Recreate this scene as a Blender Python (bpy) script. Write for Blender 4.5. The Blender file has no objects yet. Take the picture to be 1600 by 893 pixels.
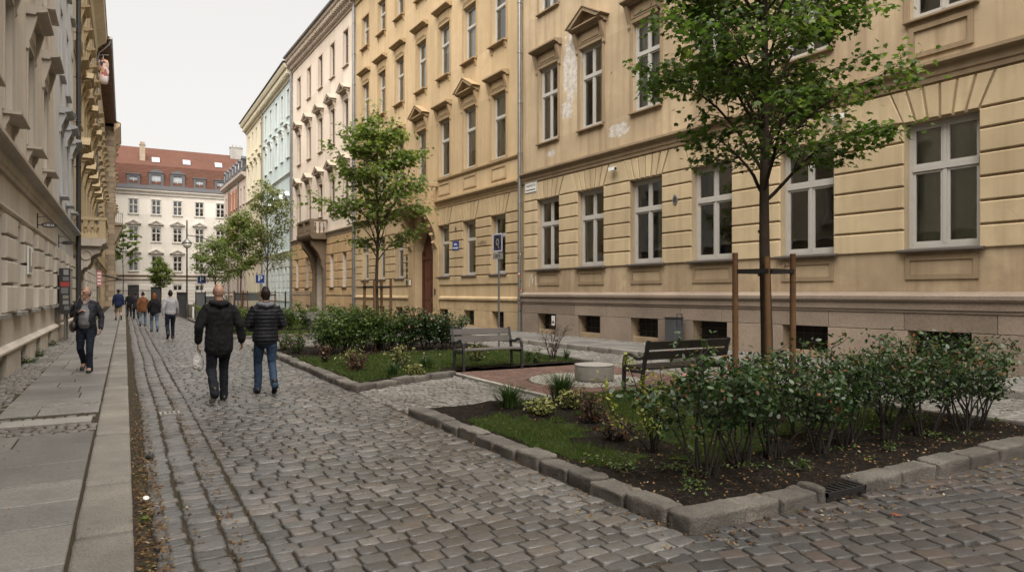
import bpy, math, random
import numpy as np
from mathutils import Vector, Matrix, noise as mnoise

scene = bpy.context.scene
col = scene.collection
R = math.radians
RNG = np.random.default_rng(11)
random.seed(5)

# ------------------------------------------------------------------ helpers
class MB:
    """collects polygons and links them as one mesh object"""
    def __init__(self):
        self.v = []; self.f = []; self.m = []
    def add(self, verts, faces, mi=0):
        o = len(self.v)
        self.v.extend([tuple(p) for p in verts])
        for f in faces:
            self.f.append(tuple(i + o for i in f)); self.m.append(mi)
    def box(self, x0, x1, y0, y1, z0, z1, mi=0):
        self.add([(x0,y0,z0),(x1,y0,z0),(x1,y1,z0),(x0,y1,z0),(x0,y0,z1),(x1,y0,z1),(x1,y1,z1),(x0,y1,z1)],
                 [(0,3,2,1),(4,5,6,7),(0,1,5,4),(1,2,6,5),(2,3,7,6),(3,0,4,7)], mi)
    def prism(self, poly, y0, y1, ch=0.0, mi=0):
        """poly in (s, z), pushed out along +y from y0 to y1, with a chamfered front"""
        n = len(poly)
        cx = sum(p[0] for p in poly)/n; cz = sum(p[1] for p in poly)/n
        vs = [(p[0], y0, p[1]) for p in poly]
        if ch > 0:
            vs += [(p[0], y1-ch, p[1]) for p in poly]
            for p in poly:
                dx, dz = p[0]-cx, p[1]-cz
                fx = max(0, 1-ch/max(abs(dx), ch*2)); fz = max(0, 1-ch/max(abs(dz), ch*2))
                vs.append((cx+dx*fx, y1, cz+dz*fz))
            fs = [tuple(range(2*n, 3*n))]
            for r in (0, 1):
                for i in range(n):
                    j = (i+1) % n
                    fs.append((r*n+i, r*n+j, (r+1)*n+j, (r+1)*n+i))
        else:
            vs += [(p[0], y1, p[1]) for p in poly]
            fs = [tuple(range(n, 2*n))] + [(i, (i+1) % n, n+(i+1) % n, n+i) for i in range(n)]
        fs.append(tuple(range(n))[::-1])
        self.add(vs, fs, mi)
    def profile(self, pts, s0, s1, mi=0, m0=0.0, m1=0.0):
        """closed profile of (out, z) run along s; m0/m1 mitre the ends by out"""
        n = len(pts)
        vs = [(s0 + m0*p[0], p[0], p[1]) for p in pts] + [(s1 + m1*p[0], p[0], p[1]) for p in pts]
        fs = [(i, (i+1) % n, n+(i+1) % n, n+i) for i in range(n)]
        fs += [tuple(range(n))[::-1], tuple(range(n, 2*n))]
        self.add(vs, fs, mi)
    def tube(self, pts, rad, n=8, mi=0, cap=True):
        pts = [Vector(p) for p in pts]
        if not hasattr(rad, '__len__'): rad = [rad]*len(pts)
        o = len(self.v)
        ref = None
        for i, p in enumerate(pts):
            d = (pts[min(i+1, len(pts)-1)] - pts[max(i-1, 0)])
            if d.length < 1e-9: d = Vector((0,0,1))
            d.normalize()
            if ref is None:
                ref = Vector((1,0,0)) if abs(d.x) < 0.8 else Vector((0,1,0))
            u = ref - d*ref.dot(d)
            if u.length < 1e-6: u = d.orthogonal()
            u.normalize(); w = d.cross(u); ref = u
            for k in range(n):
                a = 2*math.pi*k/n
                q = p + (u*math.cos(a) + w*math.sin(a))*rad[i]
                self.v.append(tuple(q))
        for i in range(len(pts)-1):
            for k in range(n):
                k2 = (k+1) % n
                self.f.append((o+i*n+k, o+i*n+k2, o+(i+1)*n+k2, o+(i+1)*n+k)); self.m.append(mi)
        if cap:
            self.f.append(tuple(o+k for k in range(n))[::-1]); self.m.append(mi)
            e = o+(len(pts)-1)*n
            self.f.append(tuple(e+k for k in range(n))); self.m.append(mi)
    def lathe(self, prof, c=(0,0,0), n=16, mi=0):
        """prof of (radius, z) round the z axis at c"""
        o = len(self.v)
        for r, z in prof:
            for k in range(n):
                a = 2*math.pi*k/n
                self.v.append((c[0]+r*math.cos(a), c[1]+r*math.sin(a), c[2]+z))
        for i in range(len(prof)-1):
            for k in range(n):
                k2 = (k+1) % n
                self.f.append((o+i*n+k, o+i*n+k2, o+(i+1)*n+k2, o+(i+1)*n+k)); self.m.append(mi)
        self.f.append(tuple(o+k for k in range(n))[::-1]); self.m.append(mi)
        e = o+(len(prof)-1)*n
        self.f.append(tuple(e+k for k in range(n))); self.m.append(mi)
    def rblock(self, c, size, rnd, rough, seed, yaw=0.0, n=4, mi=0):
        """a rough hewn stone block with rounded edges"""
        hx, hy, hz = size[0]/2, size[1]/2, size[2]/2
        ca, sa = math.cos(yaw), math.sin(yaw)
        idx = {}
        def vert(i, j, k):
            key = (i, j, k)
            if key in idx: return idx[key]
            def co(t, h):
                t = t/n*2-1
                # crowd the samples to the edges
                return math.copysign(abs(t)**0.6, t)*h
            p = Vector((co(i, hx), co(j, hy), co(k, hz)))
            q = Vector((max(-hx+rnd, min(hx-rnd, p.x)), max(-hy+rnd, min(hy-rnd, p.y)), max(-hz+rnd, min(hz-rnd, p.z))))
            d = p-q
            if d.length > 1e-9: p = q + d.normalized()*rnd
            nz = mnoise.noise_vector(p*7.0 + Vector((seed*3.1, seed*1.7, seed*0.9)))
            n2 = mnoise.noise_vector(p*23.0 + Vector((seed*1.1, seed*5.7, seed*2.9)))
            p = p + nz*rough + n2*rough*0.5 + mnoise.noise_vector(p*61.0 + Vector((seed,)*3))*rough*0.22
            self.v.append((c[0]+p.x*ca-p.y*sa, c[1]+p.x*sa+p.y*ca, c[2]+p.z))
            idx[key] = len(self.v)-1
            return idx[key]
        R_ = range(n)
        for a in R_:
            for b in R_:
                for k, fl in ((0, 1), (n, 0)):
                    q = [(a,b,k),(a+1,b,k),(a+1,b+1,k),(a,b+1,k)]
                    self._q(vert, q, fl, mi)
                    q = [(a,k,b),(a+1,k,b),(a+1,k,b+1),(a,k,b+1)]
                    self._q(vert, q, 1-fl, mi)
                    q = [(k,a,b),(k,a+1,b),(k,a+1,b+1),(k,a,b+1)]
                    self._q(vert, q, fl, mi)
    def _q(self, vert, q, flip, mi):
        ids = [vert(*t) for t in q]
        self.f.append(tuple(ids[::-1] if flip else ids)); self.m.append(mi)
    def mesh(self, name, mats, smooth=False, angle=None):
        me = bpy.data.meshes.new(name)
        me.from_pydata(self.v, [], self.f)
        if not isinstance(mats, (list, tuple)): mats = [mats]
        for m in mats: me.materials.append(m)
        if len(mats) > 1: me.polygons.foreach_set('material_index', self.m)
        if smooth: me.polygons.foreach_set('use_smooth', [True]*len(self.f))
        me.update()
        if angle is not None:
            me.polygons.foreach_set('use_smooth', [True]*len(self.f))
            me.set_sharp_from_angle(angle=R(angle))
        return me
    def build(self, name, mats, parent=None, smooth=False, loc=None, rot=None, angle=None):
        return link(name, self.mesh(name, mats, smooth, angle), parent, loc, rot)

def link(name, data, parent=None, loc=None, rot=None):
    o = bpy.data.objects.new(name, data)
    col.objects.link(o)
    if parent is not None: o.parent = parent
    if loc is not None: o.location = loc
    if rot is not None: o.rotation_euler = rot
    return o

def tag(o, label=None, cat=None, group=None, kind=None):
    if label: o['label'] = label
    if cat: o['category'] = cat
    if group: o['group'] = group
    if kind: o['kind'] = kind
    return o

def thing(name, label, cat, loc=(0,0,0), rz=0.0, group=None):
    o = link(name, None, None, loc, (0,0,rz))
    o.empty_display_size = 0.2
    return tag(o, label, cat, group)

def np_mesh(name, V, faces, mats, attrs=None, smooth=False, mi=None):
    """faces: list of int arrays (M,k)"""
    me = bpy.data.meshes.new(name)
    V = np.asarray(V, dtype=np.float32)
    me.vertices.add(len(V)); me.vertices.foreach_set('co', V.ravel())
    li = np.concatenate([np.asarray(f).ravel() for f in faces]).astype(np.int32)
    sizes = np.concatenate([np.full(len(f), np.asarray(f).shape[1]) for f in faces]).astype(np.int32)
    starts = np.concatenate([[0], np.cumsum(sizes)[:-1]]).astype(np.int32)
    me.loops.add(len(li)); me.loops.foreach_set('vertex_index', li)
    me.polygons.add(len(sizes)); me.polygons.foreach_set('loop_start', starts)
    if not isinstance(mats, (list, tuple)): mats = [mats]
    for m in mats: me.materials.append(m)
    if mi is not None: me.polygons.foreach_set('material_index', np.asarray(mi, dtype=np.int32))
    if smooth: me.polygons.foreach_set('use_smooth', np.ones(len(sizes), dtype=bool))
    for k, a in (attrs or {}).items():
        at = me.attributes.new(k, 'FLOAT', 'POINT')
        at.data.foreach_set('value', np.asarray(a, dtype=np.float32))
    me.update(calc_edges=True)
    return me

# ------------------------------------------------------------------ materials
def mat(name, rough=0.8, spec=0.5, metal=0.0):
    m = bpy.data.materials.new(name); m.use_nodes = True
    nt = m.node_tree
    b = nt.nodes['Principled BSDF']
    b.inputs['Roughness'].default_value = rough
    b.inputs['Specular IOR Level'].default_value = spec
    b.inputs['Metallic'].default_value = metal
    return m, nt, b
def N(nt, t, **kw):
    n = nt.nodes.new(t)
    for k, v in kw.items():
        if k in n.inputs: n.inputs[k].default_value = v
        else: setattr(n, k, v)
    return n
def rgb(c): return (c[0], c[1], c[2], 1.0)
def mixc(nt, fac, a, b, mode='MIX'):
    n = nt.nodes.new('ShaderNodeMix'); n.data_type = 'RGBA'; n.blend_type = mode
    for sock, v in ((n.inputs[0], fac), (n.inputs[6], a), (n.inputs[7], b)):
        if isinstance(v, (int, float)): sock.default_value = v
        elif isinstance(v, (tuple, list)): sock.default_value = rgb(v)
        else: nt.links.new(v, sock)
    return n.outputs[2]
def ramp(nt, fac, stops, interp='LINEAR'):
    n = nt.nodes.new('ShaderNodeValToRGB'); n.color_ramp.interpolation = interp
    while len(n.color_ramp.elements) < len(stops): n.color_ramp.elements.new(0.5)
    for e, (p, c) in zip(n.color_ramp.elements, stops):
        e.position = p; e.color = rgb(c) if len(c) == 3 else c
    if fac is not None: nt.links.new(fac, n.inputs[0])
    return n.outputs[0]
def math_(nt, op, a, b=None, clamp=False):
    n = nt.nodes.new('ShaderNodeMath'); n.operation = op; n.use_clamp = clamp
    for i, v in enumerate((a, b)):
        if v is None: continue
        if isinstance(v, (int, float)): n.inputs[i].default_value = v
        else: nt.links.new(v, n.inputs[i])
    return n.outputs[0]
def coords(nt, scale=(1,1,1), kind='Object', loc=(0,0,0)):
    tc = nt.nodes.new('ShaderNodeTexCoord'); mp = nt.nodes.new('ShaderNodeMapping')
    mp.inputs['Scale'].default_value = scale; mp.inputs['Location'].default_value = loc
    nt.links.new(tc.outputs[kind], mp.inputs[0]); return mp.outputs[0]
def noise(nt, vec, scale, detail=4, rough=0.55, dist=0.0):
    n = N(nt, 'ShaderNodeTexNoise', Scale=scale, Detail=detail, Roughness=rough, Distortion=dist)
    nt.links.new(vec, n.inputs['Vector']); return n.outputs[0]
def bump(nt, b, h, strength=0.3, dist=0.01):
    n = N(nt, 'ShaderNodeBump', Strength=strength, Distance=dist)
    nt.links.new(h, n.inputs['Height']); nt.links.new(n.outputs[0], b.inputs['Normal'])

def tint(c, k): return tuple(min(1.0, x*k) for x in c)

def plaster(name, c, var=0.22, stain=0.35, rough=0.9, patches=(), stainc=None, dirt_z=None):
    """painted render with soft blotches, rain streaks and worn spots"""
    m, nt, b = mat(name, rough, 0.25)
    v = coords(nt)
    big = noise(nt, v, 0.45, 6, 0.6)
    mid = noise(nt, v, 2.6, 5, 0.65)
    fine = noise(nt, v, 38.0, 3, 0.6)
    strk = noise(nt, coords(nt, (3.2, 3.2, 0.22)), 1.0, 5, 0.6)
    base = mixc(nt, ramp(nt, big, [(0.3, (0,0,0)), (0.7, (1,1,1))]), tint(c, 1-var), tint(c, 1+var*0.35))
    base = mixc(nt, ramp(nt, mid, [(0.42, (0,0,0)), (0.75, (0.7,)*3)]), base, tint(c, 1-var*0.8))
    sc = stainc or tuple(x*y for x, y in zip(c, (0.55, 0.52, 0.5)))
    base = mixc(nt, math_(nt, 'MULTIPLY', ramp(nt, strk, [(0.47, (0,0,0)), (0.74, (1,1,1))]), stain), base, sc)
    vc = N(nt, 'ShaderNodeTexVoronoi', Scale=0.8); vc.feature = 'DISTANCE_TO_EDGE'
    wv = mixc(nt, 0.12, v, N(nt, 'ShaderNodeTexNoise', Scale=2.2, Detail=6).outputs['Color'])
    nt.links.new(wv, vc.inputs['Vector'])
    crack = math_(nt, 'MULTIPLY', ramp(nt, vc.outputs['Distance'], [(0.0, (1,1,1)), (0.012, (0,0,0))]), ramp(nt, noise(nt, v, 0.6, 3), [(0.52, (0,0,0)), (0.6, (1,1,1))]))
    base = mixc(nt, math_(nt, 'MULTIPLY', crack, 0.16), base, tint(c, 0.45))
    spots = ramp(nt, noise(nt, v, 5.5, 7, 0.8), [(0.62, (0,0,0)), (0.7, (1,1,1))])
    base = mixc(nt, math_(nt, 'MULTIPLY', spots, stain*0.5), base, sc)
    if dirt_z is not None:   # splash dirt low on the wall, broken up by noise
        sep = N(nt, 'ShaderNodeSeparateXYZ'); nt.links.new(v, sep.inputs[0])
        zz = math_(nt, 'DIVIDE', math_(nt, 'SUBTRACT', dirt_z[1], sep.outputs[2]), dirt_z[1]-dirt_z[0], True)
        k = math_(nt, 'MULTIPLY', zz, ramp(nt, noise(nt, v, 1.3, 7, 0.7), [(0.35, (0,0,0)), (0.7, (1,1,1))]))
        base = mixc(nt, math_(nt, 'MULTIPLY', k, dirt_z[2]), base, sc)
    h = math_(nt, 'ADD', math_(nt, 'MULTIPLY', fine, 0.25), math_(nt, 'MULTIPLY', mid, 0.6))
    if patches:
        sep = N(nt, 'ShaderNodeSeparateXYZ'); nt.links.new(v, sep.inputs[0])
        nz = math_(nt, 'MULTIPLY', math_(nt, 'SUBTRACT', noise(nt, v, 3.5, 8, 0.7), 0.5), 2.6)
        tot = None
        for (ps, pz, rs, rz) in patches:
            ds = math_(nt, 'DIVIDE', math_(nt, 'SUBTRACT', sep.outputs[0], ps), rs)
            dz = math_(nt, 'DIVIDE', math_(nt, 'SUBTRACT', sep.outputs[2], pz), rz)
            d = math_(nt, 'SQRT', math_(nt, 'ADD', math_(nt, 'MULTIPLY', ds, ds), math_(nt, 'MULTIPLY', dz, dz)))
            k = math_(nt, 'MULTIPLY', math_(nt, 'SUBTRACT', math_(nt, 'ADD', nz, 1.0), d), 9.0, True)
            tot = k if tot is None else math_(nt, 'MAXIMUM', tot, k)
        under = mixc(nt, ramp(nt, noise(nt, v, 5, 6, 0.7), [(0.4, (0,0,0)), (0.62, (1,1,1))]), (0.56,0.53,0.49), (0.36,0.32,0.28))
        base = mixc(nt, tot, base, under)
        h = math_(nt, 'SUBTRACT', h, math_(nt, 'MULTIPLY', tot, 1.2))
    gi = N(nt, 'ShaderNodeNewGeometry')
    base = mixc(nt, 1.0, base, ramp(nt, gi.outputs['Random Per Island'], [(0, (0.90,0.89,0.88)), (1, (1.05,1.05,1.05))]), 'MULTIPLY')
    nt.links.new(base, b.inputs['Base Color'])
    bump(nt, b, h, 0.35, 0.012)
    return m

def stone(name, c, var=0.3, rough=0.8, scale=1.0, speck=0.25, bumpd=0.01, spec=0.35):
    m, nt, b = mat(name, rough, spec)
    v = coords(nt, (scale,)*3)
    big = noise(nt, v, 1.1, 6, 0.65); fine = noise(nt, v, 60, 3, 0.6); mid = noise(nt, v, 11, 6, 0.75)
    base = mixc(nt, ramp(nt, big, [(0.3, (0,0,0)), (0.7, (1,1,1))]), tint(c, 1-var), tint(c, 1+var*0.5))
    base = mixc(nt, math_(nt, 'MULTIPLY', ramp(nt, fine, [(0.47, (0,0,0)), (0.58, (1,1,1))]), speck), base, tint(c, 0.3))
    base = mixc(nt, math_(nt, 'MULTIPLY', ramp(nt, mid, [(0.5, (0,0,0)), (0.75, (1,1,1))]), 0.4), base, tint(c, 0.6))
    gi = N(nt, 'ShaderNodeNewGeometry')
    base = mixc(nt, 1.0, base, ramp(nt, gi.outputs['Random Per Island'], [(0, (0.78,0.77,0.76)), (0.5, (1,1,1)), (1, (1.2,1.19,1.17))]), 'MULTIPLY')
    nt.links.new(base, b.inputs['Base Color'])
    bump(nt, b, math_(nt, 'ADD', mid, math_(nt, 'MULTIPLY', fine, 0.5)), 0.9, bumpd)
    return m

def paint(name, c, rough=0.5, var=0.15, metal=0.0, spec=0.5, scale=6):
    m, nt, b = mat(name, rough, spec, metal)
    v = coords(nt)
    n = noise(nt, v, scale, 5, 0.6)
    nt.links.new(mixc(nt, n, tint(c, 1-var), tint(c, 1+var)), b.inputs['Base Color'])
    bump(nt, b, noise(nt, v, 60, 3), 0.08, 0.004)
    return m

def attr_color(nt, stops, name='rnd'):
    a = N(nt, 'ShaderNodeAttribute'); a.attribute_name = name
    return ramp(nt, a.outputs['Fac'], stops)

def cobble_mat(name, stops, rough=(0.38, 0.6), spec=0.5, grime=0.5):
    m, nt, b = mat(name, 0.5, spec)
    v = coords(nt)
    c = attr_color(nt, stops)
    mid = noise(nt, v, 22, 5, 0.7); fine = noise(nt, v, 120, 2, 0.5); big = noise(nt, v, 0.7, 5, 0.6)
    c = mixc(nt, math_(nt, 'MULTIPLY', ramp(nt, mid, [(0.4, (0,0,0)), (0.75, (1,1,1))]), 0.55), c, (0.045,0.042,0.038))
    c = mixc(nt, math_(nt, 'MULTIPLY', ramp(nt, fine, [(0.55, (0,0,0)), (0.7, (1,1,1))]), 0.25), c, (0.3,0.28,0.26))
    c = mixc(nt, math_(nt, 'MULTIPLY', ramp(nt, big, [(0.38, (0,0,0)), (0.66, (1,1,1))]), grime), c, (0.05,0.042,0.034))
    nt.links.new(c, b.inputs['Base Color'])
    r = N(nt, 'ShaderNodeMapRange'); nt.links.new(noise(nt, v, 6, 4), r.inputs[0])
    r.inputs[1].default_value = 0.3; r.inputs[2].default_value = 0.7
    r.inputs[3].default_value = rough[0]; r.inputs[4].default_value = rough[1]
    nt.links.new(r.outputs[0], b.inputs['Roughness'])
    bump(nt, b, math_(nt, 'ADD', mid, math_(nt, 'MULTIPLY', fine, 0.3)), 0.55, 0.009)
    return m

def leaf_mat(name, stops, trans=0.35, rough=0.45, spec=0.4):
    m, nt, b = mat(name, rough, spec)
    c = attr_color(nt, stops)
    nt.links.new(c, b.inputs['Base Color'])
    t = N(nt, 'ShaderNodeBsdfTranslucent')
    cc = mixc(nt, 1.0, c, (1.0, 1.15, 0.55), 'MULTIPLY')
    nt.links.new(cc, t.inputs[0])
    mx = N(nt, 'ShaderNodeMixShader'); mx.inputs[0].default_value = trans
    nt.links.new(b.outputs[0], mx.inputs[1]); nt.links.new(t.outputs[0], mx.inputs[2])
    nt.links.new(mx.outputs[0], nt.nodes['Material Output'].inputs[0])
    return m

def glass_mat(name, tintc=(0.86,0.89,0.87), boost=0.05, wav=0.012):
    m = bpy.data.materials.new(name); m.use_nodes = True
    nt = m.node_tree; nt.nodes.remove(nt.nodes['Principled BSDF'])
    tr = N(nt, 'ShaderNodeBsdfTransparent'); tr.inputs[0].default_value = rgb(tintc)
    gl = N(nt, 'ShaderNodeBsdfGlossy'); gl.inputs['Roughness'].default_value = 0.015
    gl.inputs[0].default_value = (0.9,0.92,0.92,1)
    fr = N(nt, 'ShaderNodeFresnel'); fr.inputs[0].default_value = 1.52
    fac = math_(nt, 'ADD', math_(nt, 'MULTIPLY', fr.outputs[0], 1.7), boost, True)
    bp = N(nt, 'ShaderNodeBump', Strength=0.35, Distance=wav)
    nt.links.new(noise(nt, coords(nt, kind='Object'), 1.4, 1), bp.inputs['Height'])
    nt.links.new(bp.outputs[0], gl.inputs['Normal'])
    mx = N(nt, 'ShaderNodeMixShader'); nt.links.new(fac, mx.inputs[0])
    nt.links.new(tr.outputs[0], mx.inputs[1]); nt.links.new(gl.outputs[0], mx.inputs[2])
    nt.links.new(mx.outputs[0], nt.nodes['Material Output'].inputs[0])
    return m

M = {}
M['glass'] = glass_mat('window_glass')
M['white_frame'] = paint('white_window_paint', (0.40,0.385,0.355), 0.45, 0.12)
M['grey_frame'] = paint('grey_window_paint', (0.36,0.34,0.31), 0.5, 0.15)
M['brown_frame'] = paint('brown_window_paint', (0.085,0.06,0.05), 0.5, 0.2)
M['sill_metal'] = paint('sill_sheet_metal', (0.11,0.095,0.085), 0.45, 0.25)
M['zinc'] = paint('zinc_sheet', (0.20,0.20,0.195), 0.42, 0.25, 0.6)
M['dark_metal'] = paint('dark_painted_metal', (0.028,0.028,0.03), 0.45, 0.25)
M['black_iron'] = paint('black_iron', (0.018,0.017,0.017), 0.5, 0.3)
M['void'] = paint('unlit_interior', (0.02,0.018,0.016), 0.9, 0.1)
M['curtain'] = paint('net_curtain', (0.72,0.73,0.64), 0.9, 0.12)
M['door_wood'] = paint('dark_red_door', (0.075,0.022,0.014), 0.4, 0.3)
M['dark_wood'] = paint('dark_brown_door', (0.03,0.02,0.015), 0.45, 0.3)
M['granite'] = stone('kerb_granite', (0.25,0.235,0.21), 0.35, 0.7, 1.4, 0.5, 0.02)
M['rough_granite'] = stone('rough_granite', (0.19,0.175,0.155), 0.6, 0.8, 1.6, 0.6, 0.035)
M['paving_slab'] = stone('slab_granite', (0.195,0.19,0.18), 0.32, 0.5, 0.9, 0.4, 0.006, 0.5)
M['concrete'] = stone('pale_concrete', (0.29,0.28,0.26), 0.25, 0.8, 1.0, 0.15)
M['plinth_stone'] = stone('plinth_sandstone', (0.27,0.215,0.17), 0.25, 0.85, 0.6, 0.25)
M['white_enamel'] = paint('white_enamel', (0.7,0.7,0.68), 0.35, 0.05)
M['blue_enamel'] = paint('blue_enamel', (0.02,0.05,0.2), 0.35, 0.1)
M['black_paint'] = paint('black_lettering', (0.015,0.015,0.016), 0.5, 0.1)
# ------------------------------------------------------------------ ground
M['earth'] = stone('packed_earth', (0.055,0.045,0.034), 0.4, 0.95, 1.0, 0.3, 0.01, 0.15)

def joint_mat():
    m, nt, b = mat('sand_and_moss_joints', 0.95, 0.15)
    v = coords(nt)
    c = mixc(nt, ramp(nt, noise(nt, v, 30, 4, 0.7), [(0.35, (0,0,0)), (0.65, (1,1,1))]), (0.028,0.023,0.018), (0.075,0.058,0.042))
    g = ramp(nt, noise(nt, v, 1.3, 6, 0.7), [(0.52, (0,0,0)), (0.68, (1,1,1))])
    c = mixc(nt, math_(nt, 'MULTIPLY', g, 0.8), c, (0.035,0.045,0.012))
    nt.links.new(c, b.inputs['Base Color'])
    bump(nt, b, noise(nt, v, 90, 3), 0.6, 0.01)
    return m
M['joints'] = joint_mat()
GREYS = [(0.0,(0.055,0.054,0.052)),(0.25,(0.095,0.093,0.09)),(0.55,(0.14,0.137,0.132)),(0.75,(0.085,0.086,0.089)),(0.85,(0.17,0.165,0.158)),(0.93,(0.135,0.112,0.097)),(1.0,(0.21,0.203,0.192))]
MIXED = [(0.0,(0.035,0.035,0.037)),(0.3,(0.058,0.058,0.06)),(0.5,(0.078,0.071,0.065)),(0.7,(0.05,0.05,0.055)),(0.85,(0.078,0.058,0.052)),(1.0,(0.10,0.095,0.085))]
M['cobble'] = cobble_mat('worn_cobbles', GREYS, (0.22, 0.45), 0.55, 0.55)
M['cobble_mixed'] = cobble_mat('mixed_cobbles', MIXED, (0.35, 0.6), 0.5, 0.5)
M['mosaic'] = cobble_mat('mosaic_cobbles', [(0,(0.15,0.145,0.135)),(0.5,(0.21,0.20,0.185)),(1,(0.27,0.26,0.24))], (0.55,0.75), 0.35, 0.4)
M['pale_mosaic'] = cobble_mat('pale_mosaic', [(0,(0.20,0.19,0.165)),(0.5,(0.28,0.265,0.235)),(1,(0.35,0.335,0.30))], (0.6,0.8), 0.3, 0.12)
M['red_brick'] = cobble_mat('red_paving_bricks', [(0,(0.10,0.05,0.039)),(0.5,(0.14,0.072,0.055)),(0.85,(0.165,0.092,0.07)),(1,(0.11,0.085,0.075))], (0.65,0.85), 0.3, 0.3)

OCT = np.array([(1,-.8),(1,.8),(.86,1),(-.86,1),(-1,.8),(-1,-.8),(-.86,-1),(.86,-1)], dtype=np.float32)
def cobbles(name, st, z, material, h=0.03, edge=0.006, inset=0.011, jit=0.06, tilt=0.018, dome=0.004, seed=1):
    """st: rows of (cx, cy, half length, half width, yaw); every stone a rounded, slightly tilted block"""
    rng = np.random.default_rng(seed)
    st = np.asarray(st, dtype=np.float32); n = len(st)
    rings = [(-.003, -h), (0.0, -edge), (edge*0.55, -dome*0.45), (inset*1.3, dome*0.35)]
    nr = len(rings)
    P = np.zeros((n, nr, 8, 3), dtype=np.float32)
    shape = OCT[None] * (1 + rng.uniform(-jit, jit*0.4, (n, 8, 2)))
    for r, (ins, zz) in enumerate(rings):
        hx = np.maximum(st[:, 2]-ins, st[:, 2]*0.3)[:, None]; hy = np.maximum(st[:, 3]-ins, st[:, 3]*0.3)[:, None]
        P[:, r, :, 0] = shape[:, :, 0]*hx; P[:, r, :, 1] = shape[:, :, 1]*hy; P[:, r, :, 2] = zz
    tx = rng.normal(0, tilt, n)[:, None]; ty = rng.normal(0, tilt, n)[:, None]
    P[:, 1:, :, 2] += (P[:, 1:, :, 0]*tx[:, None] + P[:, 1:, :, 1]*ty[:, None])
    P[:, 1:, :, 2] += rng.normal(0, tilt*0.22, (n, 1, 1))
    P[:, 2:, :, 2] += rng.normal(0, dome*0.35, (n, nr-2, 8))
    c, s = np.cos(st[:, 4])[:, None, None], np.sin(st[:, 4])[:, None, None]
    X = P[..., 0]*c - P[..., 1]*s + st[:, 0][:, None, None]
    Y = P[..., 0]*s + P[..., 1]*c + st[:, 1][:, None, None]
    V = np.stack([X, Y, P[..., 2] + z], -1).reshape(-1, 3)
    base = (np.arange(n)*nr*8)[:, None]
    q = []
    for r in range(nr-1):
        for i in range(8):
            j = (i+1) % 8
            q.append([r*8+i, r*8+j, (r+1)*8+j, (r+1)*8+i])
    q = np.array(q)
    F4 = (base[:, :, None] + q[None]).reshape(-1, 4)
    F8 = base + (np.arange(8) + (nr-1)*8)[None]
    rnd = np.repeat(rng.uniform(0, 1, n), nr*8)
    me = np_mesh(name, V, [F4, F8], material, {'rnd': rnd}, smooth=True)
    return link(name, me)

def rows(x0, x1, y0, y1, pitch, length, inside=None, ang=0.0, org=(0,0), gap=0.012, seed=0, wav=0.0, lvar=0.3, flush=False):
    """running-bond courses; the rows run along local x turned by ang about org"""
    rr = random.Random(seed); out = []
    ca, sa = math.cos(ang), math.sin(ang)
    y = y0
    while y < y1:
        w = pitch*rr.uniform(0.86, 1.14)
        x = x0 if flush else x0 - rr.uniform(0, length)
        first = flush
        while x < x1-.03:
            l = length*rr.uniform(1-lvar, 1+lvar)
            if first: l *= rr.uniform(.5, 1.15); first = False
            if flush and x1-(x+l) < length*.45: l = x1-x
            cx, cy = x+l/2, y+w/2 + wav*math.sin(x*0.9+y*0.13) + rr.uniform(-.006,.006)
            X, Y = org[0]+cx*ca-cy*sa, org[1]+cx*sa+cy*ca
            if inside is None or inside(X, Y):
                out.append((X, Y, (l-gap)/2, (w-gap)/2, ang+rr.uniform(-.035,.035)))
            x += l
        y += w
    return out

# one sheet to the horizon
g = MB(); g.add([(-400,-300,-0.06),(400,-300,-0.06),(400,600,-0.06),(-400,600,-0.06)], [(0,1,2,3)])
tag(g.build('ground', M['earth']), kind='structure')
g = MB(); g.add([(-0.1,-8,-0.019),(16,-8,-0.019),(16,112,-0.019),(-0.1,112,-0.019)], [(0,1,2,3)])
tag(g.build('street_bed', M['joints']), kind='structure')

# carriageway: gutter courses laid lengthwise, then courses across the street
st = rows(0.825, 3.43, 3.3, 60, 0.146, 0.195, None, 0, (0,0), 0.0125, 3, 0.022, .3, True)
st += rows(0.825, 3.43, 60, 106, 0.2, 0.26, None, 0, (0,0), 0.016, 4, 0.02, .3, True)
for k, xc in enumerate((0.285, 0.50, .715)):
    rr = random.Random(40+k); y = 1.0
    while y < 70:
        l = rr.uniform(0.1, 0.17)
        st.append((xc+rr.uniform(-.012,.012)+0.012*math.sin(y*.7), y+l/2, 0.101+rr.uniform(-.006,.003), (l-.014)/2, rr.uniform(-.05,.05))); y += l
tag(cobbles('road', st, 0.0, M['cobble'], jit=0.07, tilt=0.018, dome=0.004, seed=2), kind='structure')
# crossing in front of the planted island
def in_cross(x, y):
    return (x > 0.83 and y > 0.2 and y < 3.56 and not (x < 3.45 and y > 3.3) and x < 13.5) or (9.75 < x < 12.6 and 3.2 < y < 4.2)
st = rows(-4, 16, -4, 8, 0.15, 0.19, in_cross, R(-14), (0,1.0), 0.0125, 9, 0.05)
tag(cobbles('cross_road', st, 0.0, M['cobble_mixed'], jit=0.08, tilt=0.022, dome=0.004, seed=3), kind='structure')

def kerb_x(y): return 12.75 - 0.062*y if y < 24 else 11.26 - 0.033*(y-24)
def wall_x(y): return 13.923 - 0.03816*(y-23.72)
def in_lane(x, y):
    if y < 3.5 or y > 58: return False
    lo = 9.72
    return lo < x < kerb_x(y)-0.02
st = rows(9.5, 13, 3.4, 30, 0.11, 0.125, in_lane, R(2), (0,0), 0.02, 12, 0.03)
st += rows(9.5, 13, 28, 60, 0.2, 0.22, lambda x,y: in_lane(x,y) and y>29.3, R(2), (0,0), 0.02, 13, 0.03)
tag(cobbles('lane', st, 0.0, M['mosaic'], jit=0.15, tilt=0.03, seed=4), kind='structure')
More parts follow.
